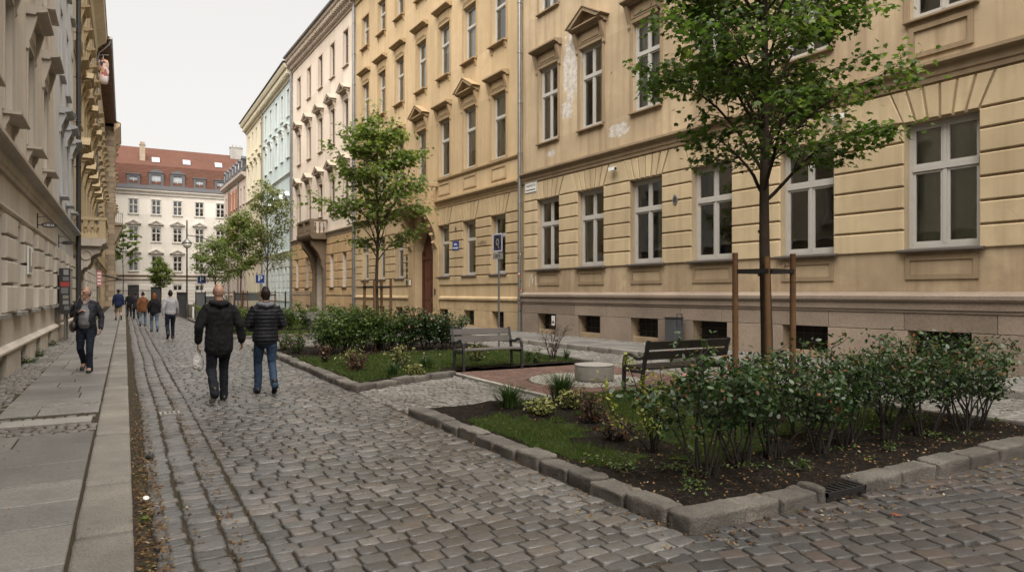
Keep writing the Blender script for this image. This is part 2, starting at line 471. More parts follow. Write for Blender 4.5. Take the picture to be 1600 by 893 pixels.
# small setts between the planted islands
def in_gap1(x, y): return 3.46 < x < 5.88 and 8.97 < y < 11.5+0.48*(x-3.4)
def in_gap2(x, y): return 3.46 < x < 9.6 and 20.9 < y < 26.6
st = rows(3.5, 9.2, 7.5, 13.4, 0.1, 0.115, in_gap1, R(8), (0,-0.6), 0.014, 15, 0.03)
st += rows(3.2, 9.8, 20.5, 27, 0.13, 0.15, in_gap2, 0, (0,0), 0.018, 16, 0.03)
tag(cobbles('crossing_path', st, 0.0, M['mosaic'], jit=0.15, tilt=0.03, seed=5), kind='structure')

# seating square of red paving bricks round a pale mosaic circle
PC = (7.75, 10.8); PR = 1.12
def in_sq(x, y): return 6.02 < x < 9.68 and 9.12 < y < 13.1 and math.hypot(x-PC[0], y-PC[1]) > PR+0.03
g = MB(); g.box(5.9, 9.7, 9.0, 13.2, -0.05, 0.012)
tag(g.build('square_bed', M['joints']), kind='structure')
st = rows(6.0, 9.7, 9.1, 13.2, 0.105, 0.205, in_sq, 0, (0,0), 0.008, 17, 0.0, 0.02)
tag(cobbles('brick_paving', st, 0.03, M['red_brick'], h=0.02, edge=0.004, inset=0.006, jit=0.02, tilt=0.008, dome=0.001, seed=6), kind='structure')
st = []
for k in range(1, 16):
    r = k*0.07; n = int(2*math.pi*r/0.075)
    for i in range(n):
        a = 2*math.pi*i/n + k*0.4
        st.append((PC[0]+r*math.cos(a), PC[1]+r*math.sin(a), 0.03, 0.032, a+random.uniform(-.1,.1)))
tag(cobbles('mosaic_paving', st, 0.032, M['pale_mosaic'], h=0.02, edge=0.006, inset=0.008, jit=0.15, tilt=0.03, dome=0.003, seed=7), kind='structure')
g = MB()
for y in np.arange(9.0, 13.0, 0.8): g.box(5.88, 5.98, y+0.004, min(y+0.796, 13.2), -0.05, 0.045+random.uniform(-.004,.004))
for x in np.arange(5.99, 9.6, 0.8): g.box(x+0.004, min(x+0.796, 9.7), 8.98, 9.08, -0.05, 0.045+random.uniform(-.004,.004))
tag(g.build('square_edging', M['concrete']), kind='structure')

# left pavement: granite kerb, slabs, mosaic strip against the houses
def slabs(name, x0f, x1f, y0, y1, z, seed, lens=(0.5,0.85), material=None, skip=()):
    rr = random.Random(seed); mb = MB(); y = y0
    while y < y1:
        l = rr.uniform(*lens)
        if any(a < y+l/2 < b for a, b in skip): y += l; continue
        x0, x1 = x0f(y), x1f(y)
        cuts = [x0, x0+(x1-x0)*rr.uniform(0.25, 0.75), x1] if rr.random() < 0.8 else [x0, x1]
        for a, b in zip(cuts[:-1], cuts[1:]):
            dz = rr.uniform(-.004,.004); t = rr.uniform(-.003,.003); e = 0.007; c = 0.006
            X0,X1,Y0,Y1 = a+e, b-e, y+e, y+l-e
            zt = z+dz
            mb.add([(X0,Y0,z-.06),(X1,Y0,z-.06),(X1,Y1,z-.06),(X0,Y1,z-.06),
                    (X0,Y0,zt-c),(X1,Y0,zt-c+t),(X1,Y1,zt-c+t),(X0,Y1,zt-c),
                    (X0+c,Y0+c,zt),(X1-c,Y0+c,zt+t),(X1-c,Y1-c,zt+t),(X0+c,Y1-c,zt)],
                   [(0,1,5,4),(1,2,6,5),(2,3,7,6),(3,0,4,7),(4,5,9,8),(5,6,10,9),(6,7,11,10),(7,4,8,11),(8,9,10,11)])
        y += l
    return tag(mb.build(name, material or M['paving_slab']), kind='structure')
g = MB(); g.box(-2.4, 0.0, -12, 111, -0.05, 0.098)
tag(g.build('pavement_bed', M['joints']), kind='structure')
slabs('sidewalk', lambda y: -1.42, lambda y: -0.3, -2, 104, 0.12, 21, (0.5,0.9), None, ((9.15,10.5),(11.3,11.75)))
st = rows(-2.1, -1.4, -1, 40, 0.095, 0.1, lambda x,y: -2.02 < x < -1.44, 0, (0,0), 0.02, 23, 0.02)
st += rows(-1.45, -0.3, 9.15, 10.4, 0.1, 0.11, lambda x,y: -1.4 < x < -0.33 and not 9.85 < y < 10.32, 0, (0,0), 0.02, 24, 0.02)
st += rows(-1.45, -0.3, 11.2, 11.7, 0.1, 0.11, lambda x,y: -1.4 < x < -0.33, 0, (0,0), 0.02, 25, 0.02)
tag(cobbles('mosaic_strip', st, 0.114, M['mosaic'], jit=0.15, tilt=0.035, seed=8), kind='structure')
g = MB(); g.box(-1.3, -0.36, 9.87, 10.3, 0.05, 0.122)
tag(g.build('utility_cover', M['concrete']), kind='structure')
g = MB(); rr = random.Random(8); y = -1.2
for L in (1.5, 1.6, 1.75, 1.55, 1.35, 2.3, 2.6, 1.9):
    g.rblock((-0.118, y+L/2, 0.03), (0.335, L-0.012, 0.2), 0.022, 0.006, y+3.3, 0, 8); y += L
while y < 104:
    L = rr.uniform(1.2, 2.3)
    g.rblock((-0.118, y+L/2, 0.03), (0.335, L-0.012, 0.2), 0.022, 0.004, y, 0, 4); y += L
tag(g.build('kerb', M['granite'], smooth=True), kind='structure')

# right pavement
g = MB()
ys = list(range(-6, 112, 6))
for a, b in zip(ys[:-1], ys[1:]):
    g.add([(kerb_x(a)+.12,a,0.118),(wall_x(a)+.3,a,0.118),(wall_x(b)+.3,b,0.118),(kerb_x(b)+.12,b,0.118)], [(0,1,2,3)])
tag(g.build('right_pavement_bed', M['joints']), kind='structure')
slabs('right_sidewalk', lambda y: kerb_x(y)+.14, lambda y: wall_x(y)-.62, 2, 66, 0.14, 31, (0.7,1.2))
st = []
rr = random.Random(3); y = 3.0
while y < 40:
    for i in range(5):
        st.append((wall_x(y)-.56+i*.115+rr.uniform(-.01,.01), y+rr.uniform(-.02,.02), .05, .05, rr.uniform(-.1,.1)))
    y += .115
tag(cobbles('right_mosaic_strip', st, 0.138, M['mosaic'], jit=0.15, tilt=0.035, seed=9), kind='structure')
g = MB(); y = 2.0
while y < 66:
    L = rr.uniform(0.9, 1.5)
    g.rblock((kerb_x(y+L/2)+.06, y+L/2, 0.04), (0.15, L-.01, 0.22), 0.015, 0.004, y, math.atan(0.062 if y < 24 else .033), 4); y += L
tag(g.build('right_kerb', M['granite'], smooth=True), kind='structure')

# planted islands -------------------------------------------------
def soil_mat(name, gx):
    m, nt, b = mat(name, 0.95, 0.12)
    v = coords(nt)
    c = mixc(nt, ramp(nt, noise(nt, v, 14, 6, 0.75), [(0.35, (0,0,0)), (0.7, (1,1,1))]), (0.005,0.004,0.0035), (0.02,0.015,0.011))
    c = mixc(nt, ramp(nt, noise(nt, v, 55, 2), [(0.62, (0,0,0)), (0.7, (1,1,1))]), c, (0.09,0.07,0.05))
    nt.links.new(c, b.inputs['Base Color'])
    bump(nt, b, noise(nt, v, 40, 5, 0.7), 0.9, 0.02)
    return m
M['soil'] = soil_mat('dark_bed_soil', None)
M['turf'] = stone('turf_base', (0.035,0.05,0.012), 0.5, 0.95, 3.0, 0.5, 0.02, 0.1)

def soil(name, inside, x0, x1, y0, y1, step, z, material, amp=0.03):
    nx = int((x1-x0)/step); ny = int((y1-y0)/step)
    V = []; F = []; ok = {}
    for j in range(ny+1):
        for i in range(nx+1):
            x, y = x0+(x1-x0)*i/nx, y0+(y1-y0)*j/ny
            n = mnoise.noise(Vector((x*2.2, y*2.2, 3.0)))*amp + mnoise.noise(Vector((x*9, y*9, 7.0)))*amp*0.5
            V.append((x, y, z+n))
            ok[(i,j)] = inside(x, y)
    for j in range(ny):
        for i in range(nx):
            if ok[(i,j)] and ok[(i+1,j)] and ok[(i,j+1)] and ok[(i+1,j+1)]:
                a = j*(nx+1)+i; F.append((a, a+1, a+nx+2, a+nx+1))
    me = bpy.data.meshes.new(name); me.from_pydata(V, [], F); me.materials.append(material)
    me.polygons.foreach_set('use_smooth', [True]*len(F)); me.update()
    return tag(link(name, me), kind='structure')

def front2(x): return 11.6 + 0.48*(x-3.4) if x < 5.9 else 13.15
BED1 = lambda x, y: 3.56 < x < 9.66 and 3.7 < y < 8.97
BED2 = lambda x, y: 3.48 < x < 9.62 and front2(x)-0.05 < y < 20.85
BED3 = lambda x, y: 3.45 < x < 9.5 and 26.9 < y < 47.6
SPOTS = ((5.1,7.0,.4),(4.72,6.0,.42),(4.85,7.75,.4),(5.45,7.95,.36),(4.75,8.45,.45),(5.75,8.62,.42),(4.75,5.4,.3),(7.36,6.2,.45))
LAWN1 = lambda x, y: BED1(x, y) and y > 4.98 + 0.22*math.sin(x*2.1)+.12*math.sin(x*7.3) and x > 3.72+0.05*math.sin(y*5) and not (x < 4.7 and y > 8.0+.1*math.sin(x*6)) and x < 9.2 and all(math.hypot(x-a, y-b) > r*(1+.25*math.sin(5*math.atan2(y-b, x-a))) for a, b, r in SPOTS)
LAWN2 = lambda x, y: BED2(x, y) and x > 3.65 and y < 17.6 and y > front2(x)+0.35
LAWN3 = lambda x, y: BED3(x, y) and x > 3.9 and not 30 < y < 31.6
soil('bed_soil', BED1, 3.5, 9.7, 3.64, 9.0, 0.06, 0.075, M['soil'], 0.035)
soil('bed_soil', BED2, 3.4, 9.7, 11.5, 20.9, 0.12, 0.07, M['soil'], 0.03)
soil('bed_soil', BED3, 3.2, 9.7, 26.8, 47.6, 0.3, 0.07, M['soil'], 0.03)
soil('turf', LAWN1, 3.4, 9.7, 3.45, 9.0, 0.06, 0.081, M['turf'], 0.035)
soil('turf', LAWN2, 3.4, 9.7, 11.5, 20.9, 0.12, 0.077, M['turf'], 0.03)
soil('turf', LAWN3, 3.4, 9.7, 26.8, 47.6, 0.3, 0.078, M['turf'], 0.03)

g = MB(); rr = random.Random(77)
def kerb_run(p0, p1, lens, w, h, z, n=5, rough=0.014, skip=()):
    d = Vector((p1[0]-p0[0], p1[1]-p0[1])); T = d.length; d.normalize(); t = 0
    yaw = math.atan2(d.y, d.x)
    while t < T-0.1:
        L = min(rr.uniform(*lens), T-t)
        if T-t-L < lens[0]*0.5: L = T-t
        m_ = t+L/2
        hit = [b for a, b in skip if a < m_ < b or a < t+L-0.02 and t < a]
        for a, b in skip:
            if t < a < t+L-0.02: L = a-t
        if any(a-0.01 <= t < b-0.01 for a, b in skip):
            t = [b for a, b in skip if a-0.01 <= t < b][0]; continue
        c = (p0[0]+d.x*(t+L/2)+rr.uniform(-.012,.012), p0[1]+d.y*(t+L/2)+rr.uniform(-.012,.012))
        g.rblock((c[0], c[1], z+rr.uniform(-.012,.012)), (max(L-0.022,.08), w*rr.uniform(.88,1.08), h*rr.uniform(.94,1.08)), 0.022, rough, t*3.7+p0[0], yaw+rr.uniform(-.035,.035), n)
        t += L
kerb_run((3.56, 3.82), (3.56, 9.0), (0.36,0.5), 0.23, 0.24, -0.012, 9)
kerb_run((3.46, 3.69), (9.75, 3.69), (0.42,0.62), 0.24, 0.24, -0.012, 9, skip=((1.49,2.0),))
kerb_run((9.68, 3.5), (9.68, 9.0), (0.5,0.9), 0.12, 0.16, 0.01, 3)
kerb_run((3.5, 11.7), (3.5, 20.9), (0.36,0.55), 0.24, 0.24, -.008, 5)
kerb_run((3.4, 11.58), (5.85, 12.78), (0.42,0.6), 0.24, 0.22, -.0, 5)
kerb_run((9.68, 13.2), (9.68, 20.9), (0.6,0.9), 0.12, 0.16, 0.01, 3)
kerb_run((3.5, 26.8), (3.5, 47.6), (0.5,0.8), 0.25, 0.24, 0.01, 3)
kerb_run((3.2, 26.75), (9.7, 26.75), (0.5,0.8), 0.25, 0.24, 0.01, 3)
kerb_run((3.2, 20.95), (9.7, 20.95), (0.5,0.8), 0.2, 0.2, 0.01, 3)
tag(g.build('bed_kerb', M['rough_granite'], smooth=True), kind='structure')

# cast iron gully in the island kerb
DR = thing('storm_drain', 'dark cast iron side-entry drain let into the granite kerb of the planted bed', 'drain', (5.205, 3.69, -.075))
DR.scale = (.86, 1, 1)
b_ = MB(); b_.box(-.3,.3,-.14,-.125,.115,.15); b_.box(-.3,.3,.12,.14,-.03,.15); b_.box(-.3,-.28,-.14,.12,-.03,.15); b_.box(.28,.3,-.14,.12,-.03,.15)
# front plate with three arched mouths
for k in range(4):
    x = -.28+k*.1867; b_.box(x-.012 if k else x, x+.012 if k<3 else x, -.139, -.126, -.03, .114)
for k in range(3):
    c0 = -.28+.0933+k*.1867
    for s_ in (-1, 1):
        b_.prism([(c0+s_*.081, .113), (c0+s_*.081, .045), (c0+s_*.062,.08), (c0+s_*.03, .098), (c0, .103), (c0,.113)][::s_], -.138, -.127)
b_.build('frame', M['black_iron'], DR)
b_ = MB()
for k in range(7): b_.box(-.26+k*.08, -.23+k*.08, -.12, .115, .128, .146)
b_.box(-.275,.275,-.11,.11,.02,.03)
b_.build('grate', M['black_iron'], DR)
# ------------------------------------------------------------------ facade kit
_cache = {}
def cached(key, fn):
    if key not in _cache: _cache[key] = fn()
    return _cache[key]

def wall_mesh(name, parent, material, s0, s1, z0, z1, ops, rev=0.28, depth=11.0, loc=None, arch=(), top=True):
    """front sheet with reveals, plus flanks, back and a lid; ops = (a, b, za, zb)"""
    mb = MB()
    S = sorted(set([s0, s1] + [v for o in ops for v in o[:2]]))
    Z = sorted(set([z0, z1] + [v for o in ops for v in o[2:4]]))
    S = [s for s in S if s0-1e-6 <= s <= s1+1e-6]; Z = [z for z in Z if z0-1e-6 <= z <= z1+1e-6]
    for i in range(len(S)-1):
        for j in range(len(Z)-1):
            cs, cz = (S[i]+S[i+1])/2, (Z[j]+Z[j+1])/2
            if any(o[0] < cs < o[1] and o[2] < cz < o[3] for o in ops): continue
            mb.add([(S[i],0,Z[j]),(S[i+1],0,Z[j]),(S[i+1],0,Z[j+1]),(S[i],0,Z[j+1])], [(3,2,1,0)])
    for o in ops:
        a, b, c, d = o[:4]; r = o[4] if len(o) > 4 else rev
        if len(o) > 5:      # arched head: springing z, the arch fills the top of the opening
            sp = o[5]; n = 12; cx = (a+b)/2; rx = (b-a)/2; rz = d-sp
            pts = [(cx-rx*math.cos(math.pi*k/n), sp+rz*math.sin(math.pi*k/n)) for k in range(n+1)]
            for k in range(n):
                p, q = pts[k], pts[k+1]
                mb.add([(p[0],0,p[1]),(q[0],0,q[1]),(q[0],0,d),(p[0],0,d)], [(0,1,2,3)])
                mb.add([(p[0],0,p[1]),(q[0],0,q[1]),(q[0],-r,q[1]),(p[0],-r,p[1])], [(0,1,2,3)])
            mb.add([(a,0,c),(a,-r,c),(a,-r,sp),(a,0,sp)], [(0,1,2,3)])
            mb.add([(b,0,c),(b,-r,c),(b,-r,sp),(b,0,sp)], [(3,2,1,0)])
            continue
        mb.add([(a,0,c),(b,0,c),(b,0,d),(a,0,d),(a,-r,c),(b,-r,c),(b,-r,d),(a,-r,d)],
               [(0,4,7,3),(1,2,6,5),(3,7,6,2),(0,1,5,4)])
    mb.add([(s0,0,z0),(s0,0,z1),(s0,-depth,z1),(s0,-depth,z0)], [(0,1,2,3)])
    mb.add([(s1,0,z0),(s1,0,z1),(s1,-depth,z1),(s1,-depth,z0)], [(3,2,1,0)])
    mb.add([(s0,-depth,z0),(s1,-depth,z0),(s1,-depth,z1),(s0,-depth,z1)], [(0,1,2,3)])
    if top: mb.add([(s0,0,z1),(s1,0,z1),(s1,-depth,z1),(s0,-depth,z1)], [(0,1,2,3)])
    return mb.build(name, material, parent)

def frame_mesh(w, h, transom=0.66, mull=True, fw=0.075, mat_=None, d=0.07, upmull=True, cross=()):
    mb = MB(); x = w/2
    mb.box(-x, -x+fw, -d/2, d/2, 0, h); mb.box(x-fw, x, -d/2, d/2, 0, h)
    mb.box(-x+fw, x-fw, -d/2, d/2, 0, fw*1.25); mb.box(-x+fw, x-fw, -d/2, d/2, h-fw, h)
    def sash(a, b, c, e):
        t = fw*0.62; o = d/2-.012
        mb.box(a, a+t, -o-.02, o-.004, c, e); mb.box(b-t, b, -o-.02, o-.004, c, e)
        mb.box(a+t, b-t, -o-.02, o-.004, c, c+t); mb.box(a+t, b-t, -o-.02, o-.004, e-t, e)
    zt = h*transom if transom else h-fw
    if transom:
        mb.box(-x+fw, x-fw, -d/2-.002, d/2+.018, zt-fw*.65, zt+fw*.65)
        if upmull:
            mb.box(-fw*.38, fw*.38, -d/2+.003, d/2+.004, zt+fw*.65, h-fw)
            sash(-x+fw, -fw*.38, zt+fw*.65, h-fw); sash(fw*.38, x-fw, zt+fw*.65, h-fw)
        else: sash(-x+fw, x-fw, zt+fw*.65, h-fw)
    lo, hi = fw*1.25, zt-(fw*.65 if transom else 0)
    if mull:
        mb.box(-fw*.45, fw*.45, -d/2+.003, d/2+.006, lo, hi)
        sash(-x+fw, -fw*.45, lo, hi); sash(fw*.45, x-fw, lo, hi)
    else: sash(-x+fw, x-fw, lo, hi)
    for c in cross: mb.box(-x+fw, x-fw, -d/2+.005, d/2-.005, h*c-.018, h*c+.018)
    return mb.mesh('window', mat_)

def pane_mesh(w, h, m):
    mb = MB(); mb.add([(-w/2+.05,0,.05),(w/2-.05,0,.05),(w/2-.05,0,h-.05),(-w/2+.05,0,h-.05)], [(3,2,1,0)])
    return mb.mesh('pane', m)
def curtain_mesh(w, h, m, part=1.0, side=0):
    mb = MB(); n = 26
    x0, x1 = (-w/2+.03, w/2-.03) if side == 0 else ((-w/2+.03, -w*.12) if side < 0 else (w*.12, w/2-.03))
    vs = []
    for i in range(n+1):
        x = x0+(x1-x0)*i/n; y = 0.018*math.sin(i*1.9)+0.01*math.sin(i*.7+1)
        vs += [(x, y, h*(1-part)+.04), (x, y*.6, h-.03)]
    mb.add(vs, [(2*i, 2*i+2, 2*i+3, 2*i+1) for i in range(n)])
    return mb.mesh('curtain', m, smooth=True)

def sill_mesh(w, m, out=.16, rev=.2, h=.07, brackets=False):
    mb = MB(); x = w/2+.1
    mb.profile([(-rev,.03),(.002,.005),(.002,-h),(out-.01,-h),(out,-h+.012),(out,-.018)], -x, x)
    if brackets:
        for s_ in (-1, 1):
            c = s_*(w/2-.02)
            mb.profile([(0,-h-.002),(0,-h-.3),(.03,-h-.29),(.05,-h-.2),(.1,-h-.1),(.12,-h-.002)], c-.06, c+.06)
    return mb.mesh('sill', m)

def surround_mesh(w, h, m, b=.13, o=.035, foot=True):
    mb = MB(); x = w/2
    pr = lambda a, c, d, e: mb.prism([(a,d),(c,d),(c,e),(a,e)], .001, o, .012)
    pr(-x-b, -x, 0, h); pr(x, x+b, 0, h); pr(-x-b, x+b, h+.001, h+b)
    pr(-x-b-.03, -x-b+.05, h*.02, h+b+.03) if False else None
    return mb.mesh('surround', m)

def hood_mesh(w, kind, m, o=.32, frieze=.34, cons=True):
    """z=0 at the top of the surround"""
    mb = MB(); x = w/2+.16; f = frieze
    if f > .05:
        mb.prism([(-x+.12,.0),(x-.12,.0),(x-.12,f),(-x+.12,f)], .001, .05, .01)
        if f > .2: mb.prism([(-x+.3,.07),(x-.3,.07),(x-.3,f-.07),(-x+.3,f-.07)], .05, .075, .012)
    if cons:
        for s_ in (-1, 1):
            c = s_*(x-.04)
            mb.profile([(0,f),(0,-.28),(.04,-.3),(.07,-.24),(.06,-.12),(.1,0),(.2,f-.1),(.22,f)], c-.065, c+.065)
    prof = [(0,f+.001),(o*.45,f+.001),(o*.5,f+.05),(o*.85,f+.08),(o,f+.11),(o,f+.17),(o*.92,f+.19),(0,f+.235)]
    if kind == 'cornice':
        mb.profile(prof, -x-.1, x+.1)
    else:
        mb.profile([(0,f+.001),(o*.45,f+.001),(o*.5,f+.05),(o*.85,f+.08),(o*.95,f+.11),(o*.95,f+.15),(0,f+.151)], -x-.1, x+.1)
        X = x+.16; hp = X*.52; t = .15; zb = f+.155
        mb.prism([(-X,zb),(-X+t*1.6,zb),(0,zb+hp-t*.5),(0,zb+hp+.06)], .001, o*1.06)
        mb.prism([(X,zb),(0,zb+hp+.06),(0,zb+hp-t*.5),(X-t*1.6,zb)], .001, o*1.06)
        mb.prism([(-X+t*1.65,zb+.002),(X-t*1.65,zb+.002),(0,zb+hp-t*.55)], .001, o*.35)
        mb.prism([(-X-.03,zb+.004),(0,zb+hp+.062),(0,zb+hp+.1),(-X-.07,zb+.035)], .001, o*1.16)
        mb.prism([(X+.03,zb+.004),(X+.07,zb+.035),(0,zb+hp+.1),(0,zb+hp+.062)], .001, o*1.16)
    return mb.mesh('pediment' if kind != 'cornice' else 'hood', m)

def window(parent, s, z0, w, h, fm, wm, rev=.24, transom=.66, mull=True, upmull=True, sill=None, sillout=.14, sb=False,
           hood=None, surround=None, hood_m=None, ho=.32, frieze=.34, cons=True, curtain=None, glass=True, fw=.075, name='window', cross=()):
    """one window part with its pane, sill and trim as sub-parts; copies share mesh data"""
    o = link(name, cached(('f',w,h,transom,mull,upmull,fw,fm.name,cross), lambda: frame_mesh(w-.01,h-.01,transom,mull,fw,fm,.07,upmull,cross)), parent, (s,-rev+.06,z0+.005))
    k = rev-.06
    link('pane', cached(('p',w,h), lambda: pane_mesh(w,h,M['glass'])), o, (0,-.012,0))
    if curtain:
        part, side = curtain
        link('curtain', cached(('c',w,h,part,side), lambda: curtain_mesh(w,h,M['curtain'],part,side)), o, (0,-.14,0))
    if sill: link('sill', cached(('s',w,sillout,sb,rev,sill.name), lambda: sill_mesh(w,sill,sillout,k,.07,sb)), o, (0,k,-.003))
    if surround: link('surround', cached(('a',w,h,surround.name), lambda: surround_mesh(w,h,surround)), o, (0,k,0))
    if hood:
        link('pediment' if hood != 'cornice' else 'hood', cached(('h',w,hood,hood_m.name,ho,frieze,cons), lambda: hood_mesh(w,hood,hood_m,ho,frieze,cons)), o, (0,k,h+.13))
    return o

def rustication(mb, s0, s1, zs, ops, t=.045, gap=.035, ch=.018, fans=(), split=None, rr=None):
    """courses of drafted blocks between openings; ops=(a,b,za,zb)"""
    for z0, z1 in zip(zs[:-1], zs[1:]):
        zc = (z0+z1)/2
        xs = [(s0, s1)]
        for o in ops:
            a, b, c, d = o[:4]
            if c < zc < d:
                nx = []
                for p, q in xs:
                    if b <= p or a >= q: nx.append((p, q)); continue
                    if a > p: nx.append((p, a))
                    if b < q: nx.append((b, q))
                xs = nx
        for p, q in xs:
            if q-p < .08: continue
            pcs = [(p, q)]
            if split and rr:
                pcs = []; u = p
                while u < q-split*.6:
                    v = min(q, u+split*rr.uniform(.85,1.15))
                    if q-v < split*.5: v = q
                    pcs.append((u, v)); u = v
                if u < q-.01: pcs.append((u, q))
            for u, v in pcs:
                a, b = u+(gap/2 if u > p else 0), v-(gap/2 if v < q else 0)
                mb.prism([(a,z0+gap/2),(b,z0+gap/2),(b,z1-gap/2),(a,z1-gap/2)], .001, t, ch)
    for (c, w, zb, zt, n, spread) in fans:
        for i in range(n):
            a0, a1 = c-w/2+w*i/n, c-w/2+w*(i+1)/n
            f = lambda a: c+(a-c)*spread
            g = gap*.62
            mb.prism([(a0+g,zb+.004),(a1-g,zb+.004),(f(a1)-g,zt-g),(f(a0)+g,zt-g)], .001, t*1.15, ch*.7)

def pier_blocks(mb, s0, s1, wins, zb, zt, w, spread, t=.045, gap=.035, ch=.018):
    """the blocks between the voussoir fans over a row of windows"""
    edges = [s0] + [c for c in wins] + [s1]
    pts = []
    wins = sorted(wins)
    lefts = [(s0, s0)] + [(c+w/2, c+w/2*spread) for c in wins]
    rights = [(c-w/2, c-w/2*spread) for c in wins] + [(s1, s1)]
    for (lb, lt), (rb, rt) in zip(lefts, rights):
        if rb-lb < .12: continue
        g = gap/2
        if rt-lt < .1:
            m_ = (lt+rt)/2; k = (rb-lb)/((rb-lb)-(rt-lt)); zz = zb+(zt-zb)*min(1, k)
            poly = [(lb+g,zb+g),(rb-g,zb+g),(m_,zz-g)]
        else:
            poly = [(lb+g,zb+g),(rb-g,zb+g),(rt-g,zt-g),(lt+g,zt-g)]
        mb.prism(poly, .001, t, ch)

def downpipe(parent, s, z0, z1, out=.12, r=.06, m=None, bend=None, stickers=False):
    mb = MB()
    pts = [(s,out,z0),(s,out,z1)]
    if bend: pts += [(s,out+.05,z1+.25),(s+bend*.6,.55,z1+.9)]
    mb.tube(pts, r, 10)
    for z in np.arange(z0+1.2, z1, 2.0):
        mb.lathe([(r+.012,-.03),(r+.018,0),(r+.012,.03)], (s,out,z), 10)
        mb.box(s-.02,s+.02,.0,out-r,z-.012,z+.012)
    return mb.build('downpipe', m or M['zinc'], parent, angle=40)

def dentils(mb, s0, s1, step, w, y0, y1, z0, z1):
    n = int((s1-s0)/step)
    for k in range(n):
        c = s0+(k+.5)*(s1-s0)/n
        mb.box(c-w/2, c+w/2, y0, y1, z0, z1)

BAL = [(.05,0),(.05,.05),(.035,.07),(.04,.1),(.075,.22),(.07,.3),(.035,.46),(.03,.5),(.045,.54),(.045,.6)]
def balustrade(mb, pts, z, h=.62, step=.2, post=.2, n=8):
    """pts: corners (s, out) of a run with posts at the corners"""
    k = h/.6
    for (a, b) in zip(pts[:-1], pts[1:]):
        dx, dy = b[0]-a[0], b[1]-a[1]; L = math.hypot(dx, dy)
        c = int((L-post)/step)
        for i in range(c):
            t = (post/2 + (L-post)*(i+.5)/c)/L
            mb.lathe([(r, zz*k) for r, zz in BAL], (a[0]+dx*t, a[1]+dy*t, z), n)

def gable_roof(parent, s0, s1, z, depth, h, over, material, name='roof', th=.0):
    mb = MB()
    mb.add([(s0,over,z),(s1,over,z),(s1,-depth/2,z+h),(s0,-depth/2,z+h),(s0,-depth-over,z),(s1,-depth-over,z)],
           [(0,1,2,3),(3,2,5,4),(0,3,4),(1,5,2)])
    mb.add([(s0,over,z-.002),(s1,over,z-.002),(s1,-depth-over,z-.002),(s0,-depth-over,z-.002)], [(0,1,2,3)])
    return mb.build(name, material, parent)

def bordered_panel(parent, m, a, b, z0, z1, w, o, y=.001):
    mb = MB()
    mb.prism([(a,z0),(b,z0),(b-w,z0+w),(a+w,z0+w)], y, o); mb.prism([(a,z1),(a+w,z1-w),(b-w,z1-w),(b,z1)], y, o)
    mb.prism([(a,z0),(a+w,z0+w),(a+w,z1-w),(a,z1)], y, o); mb.prism([(b,z0),(b,z1),(b-w,z1-w),(b-w,z0+w)], y, o)
    return mb.build('panel_border', m, parent)

def grille(parent, s, z0, w, h, rev=.16):
    o = thing_part = None
    mb = MB()
    for k in range(5):
        x = -w/2+w*(k+.5)/5
        mb.tube([(x,0,0),(x,0,h)], .011, 6)
    for zz in (h*.3, h*.68): mb.box(-w/2,w/2,-.016,.016,zz-.011,zz+.011)
    f = link('basement_window', cached(('g',w,h), lambda: mb.mesh('basement_window', M['black_iron'])), parent, (s,-rev+.05,z0))
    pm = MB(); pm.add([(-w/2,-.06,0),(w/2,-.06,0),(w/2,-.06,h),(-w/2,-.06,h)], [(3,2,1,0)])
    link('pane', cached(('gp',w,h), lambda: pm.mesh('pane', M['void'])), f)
    return f

def facade_frame(name, label, P, D, cat='building', group=None):
    return thing(name, label, cat, (P[0], P[1], 0), math.atan2(D[1], D[0]), group)
# ------------------------------------------------------------------ right hand houses
WP = (13.923, 23.719); WD = (-0.03813, 0.99927)
M['r1'] = plaster('tan_render', (0.47,0.37,0.245), 0.28, 0.75, patches=((-3.25,9.8,.46,1.25),(-3.05,8.35,.36,.34),(-5.9,7.05,.55,.22),(-2.0,6.95,.3,.12)), dirt_z=(1.7,2.7,.75), stainc=(0.24,0.17,0.11))
M['r1_rust'] = plaster('buff_rusticated_render', (0.52,0.415,0.265), 0.22, 0.45, dirt_z=(1.7,2.6,.7), stainc=(0.26,0.19,0.12))
M['r1_trim'] = plaster('tan_trim', (0.30,0.225,0.145), 0.22, 0.5)
M['r2'] = plaster('ochre_render', (0.49,0.37,0.225), 0.18, 0.45, stainc=(0.30,0.20,0.10))
M['r2_rust'] = plaster('ochre_rusticated_render', (0.47,0.36,0.22), 0.26, 0.45, dirt_z=(0.2,2.6,.55), stainc=(0.27,0.18,0.10))
M['r2_trim'] = plaster('ochre_trim', (0.39,0.285,0.165), 0.22, 0.5)
M['r3'] = plaster('cream_render', (0.60,0.52,0.44), 0.1, 0.25, stainc=(0.4,0.33,0.27))
M['r3_trim'] = plaster('cream_trim', (0.45,0.38,0.31), 0.2, 0.4)
M['r3_rust'] = plaster('orange_rusticated_render', (0.48,0.33,0.18), 0.28, 0.55, stainc=(0.27,0.185,0.12))
M['r3_dark'] = plaster('sooty_stone', (0.17,0.125,0.085), 0.3, 0.5)
M['r4'] = plaster('pale_blue_render', (0.47,0.555,0.565), 0.1, 0.2)
M['r4_trim'] = plaster('pale_blue_trim', (0.58,0.62,0.60), 0.1, 0.2)
M['r5'] = plaster('ivory_render', (0.60,0.55,0.42), 0.1, 0.2)
M['roof_zinc'] = paint('roof_sheet', (0.14,0.14,0.14), 0.5, 0.2, 0.3)

def ledge(mb, s0, s1, z, out=.22, h=.42):
    mb.profile([(0,z-h),(.06,z-h),(.07,z-h+.09),(.1,z-h+.12),(.12,z-.16),(out-.03,z-.12),(out,z-.09),(out,z-.02),(0,z+.03)], s0, s1)

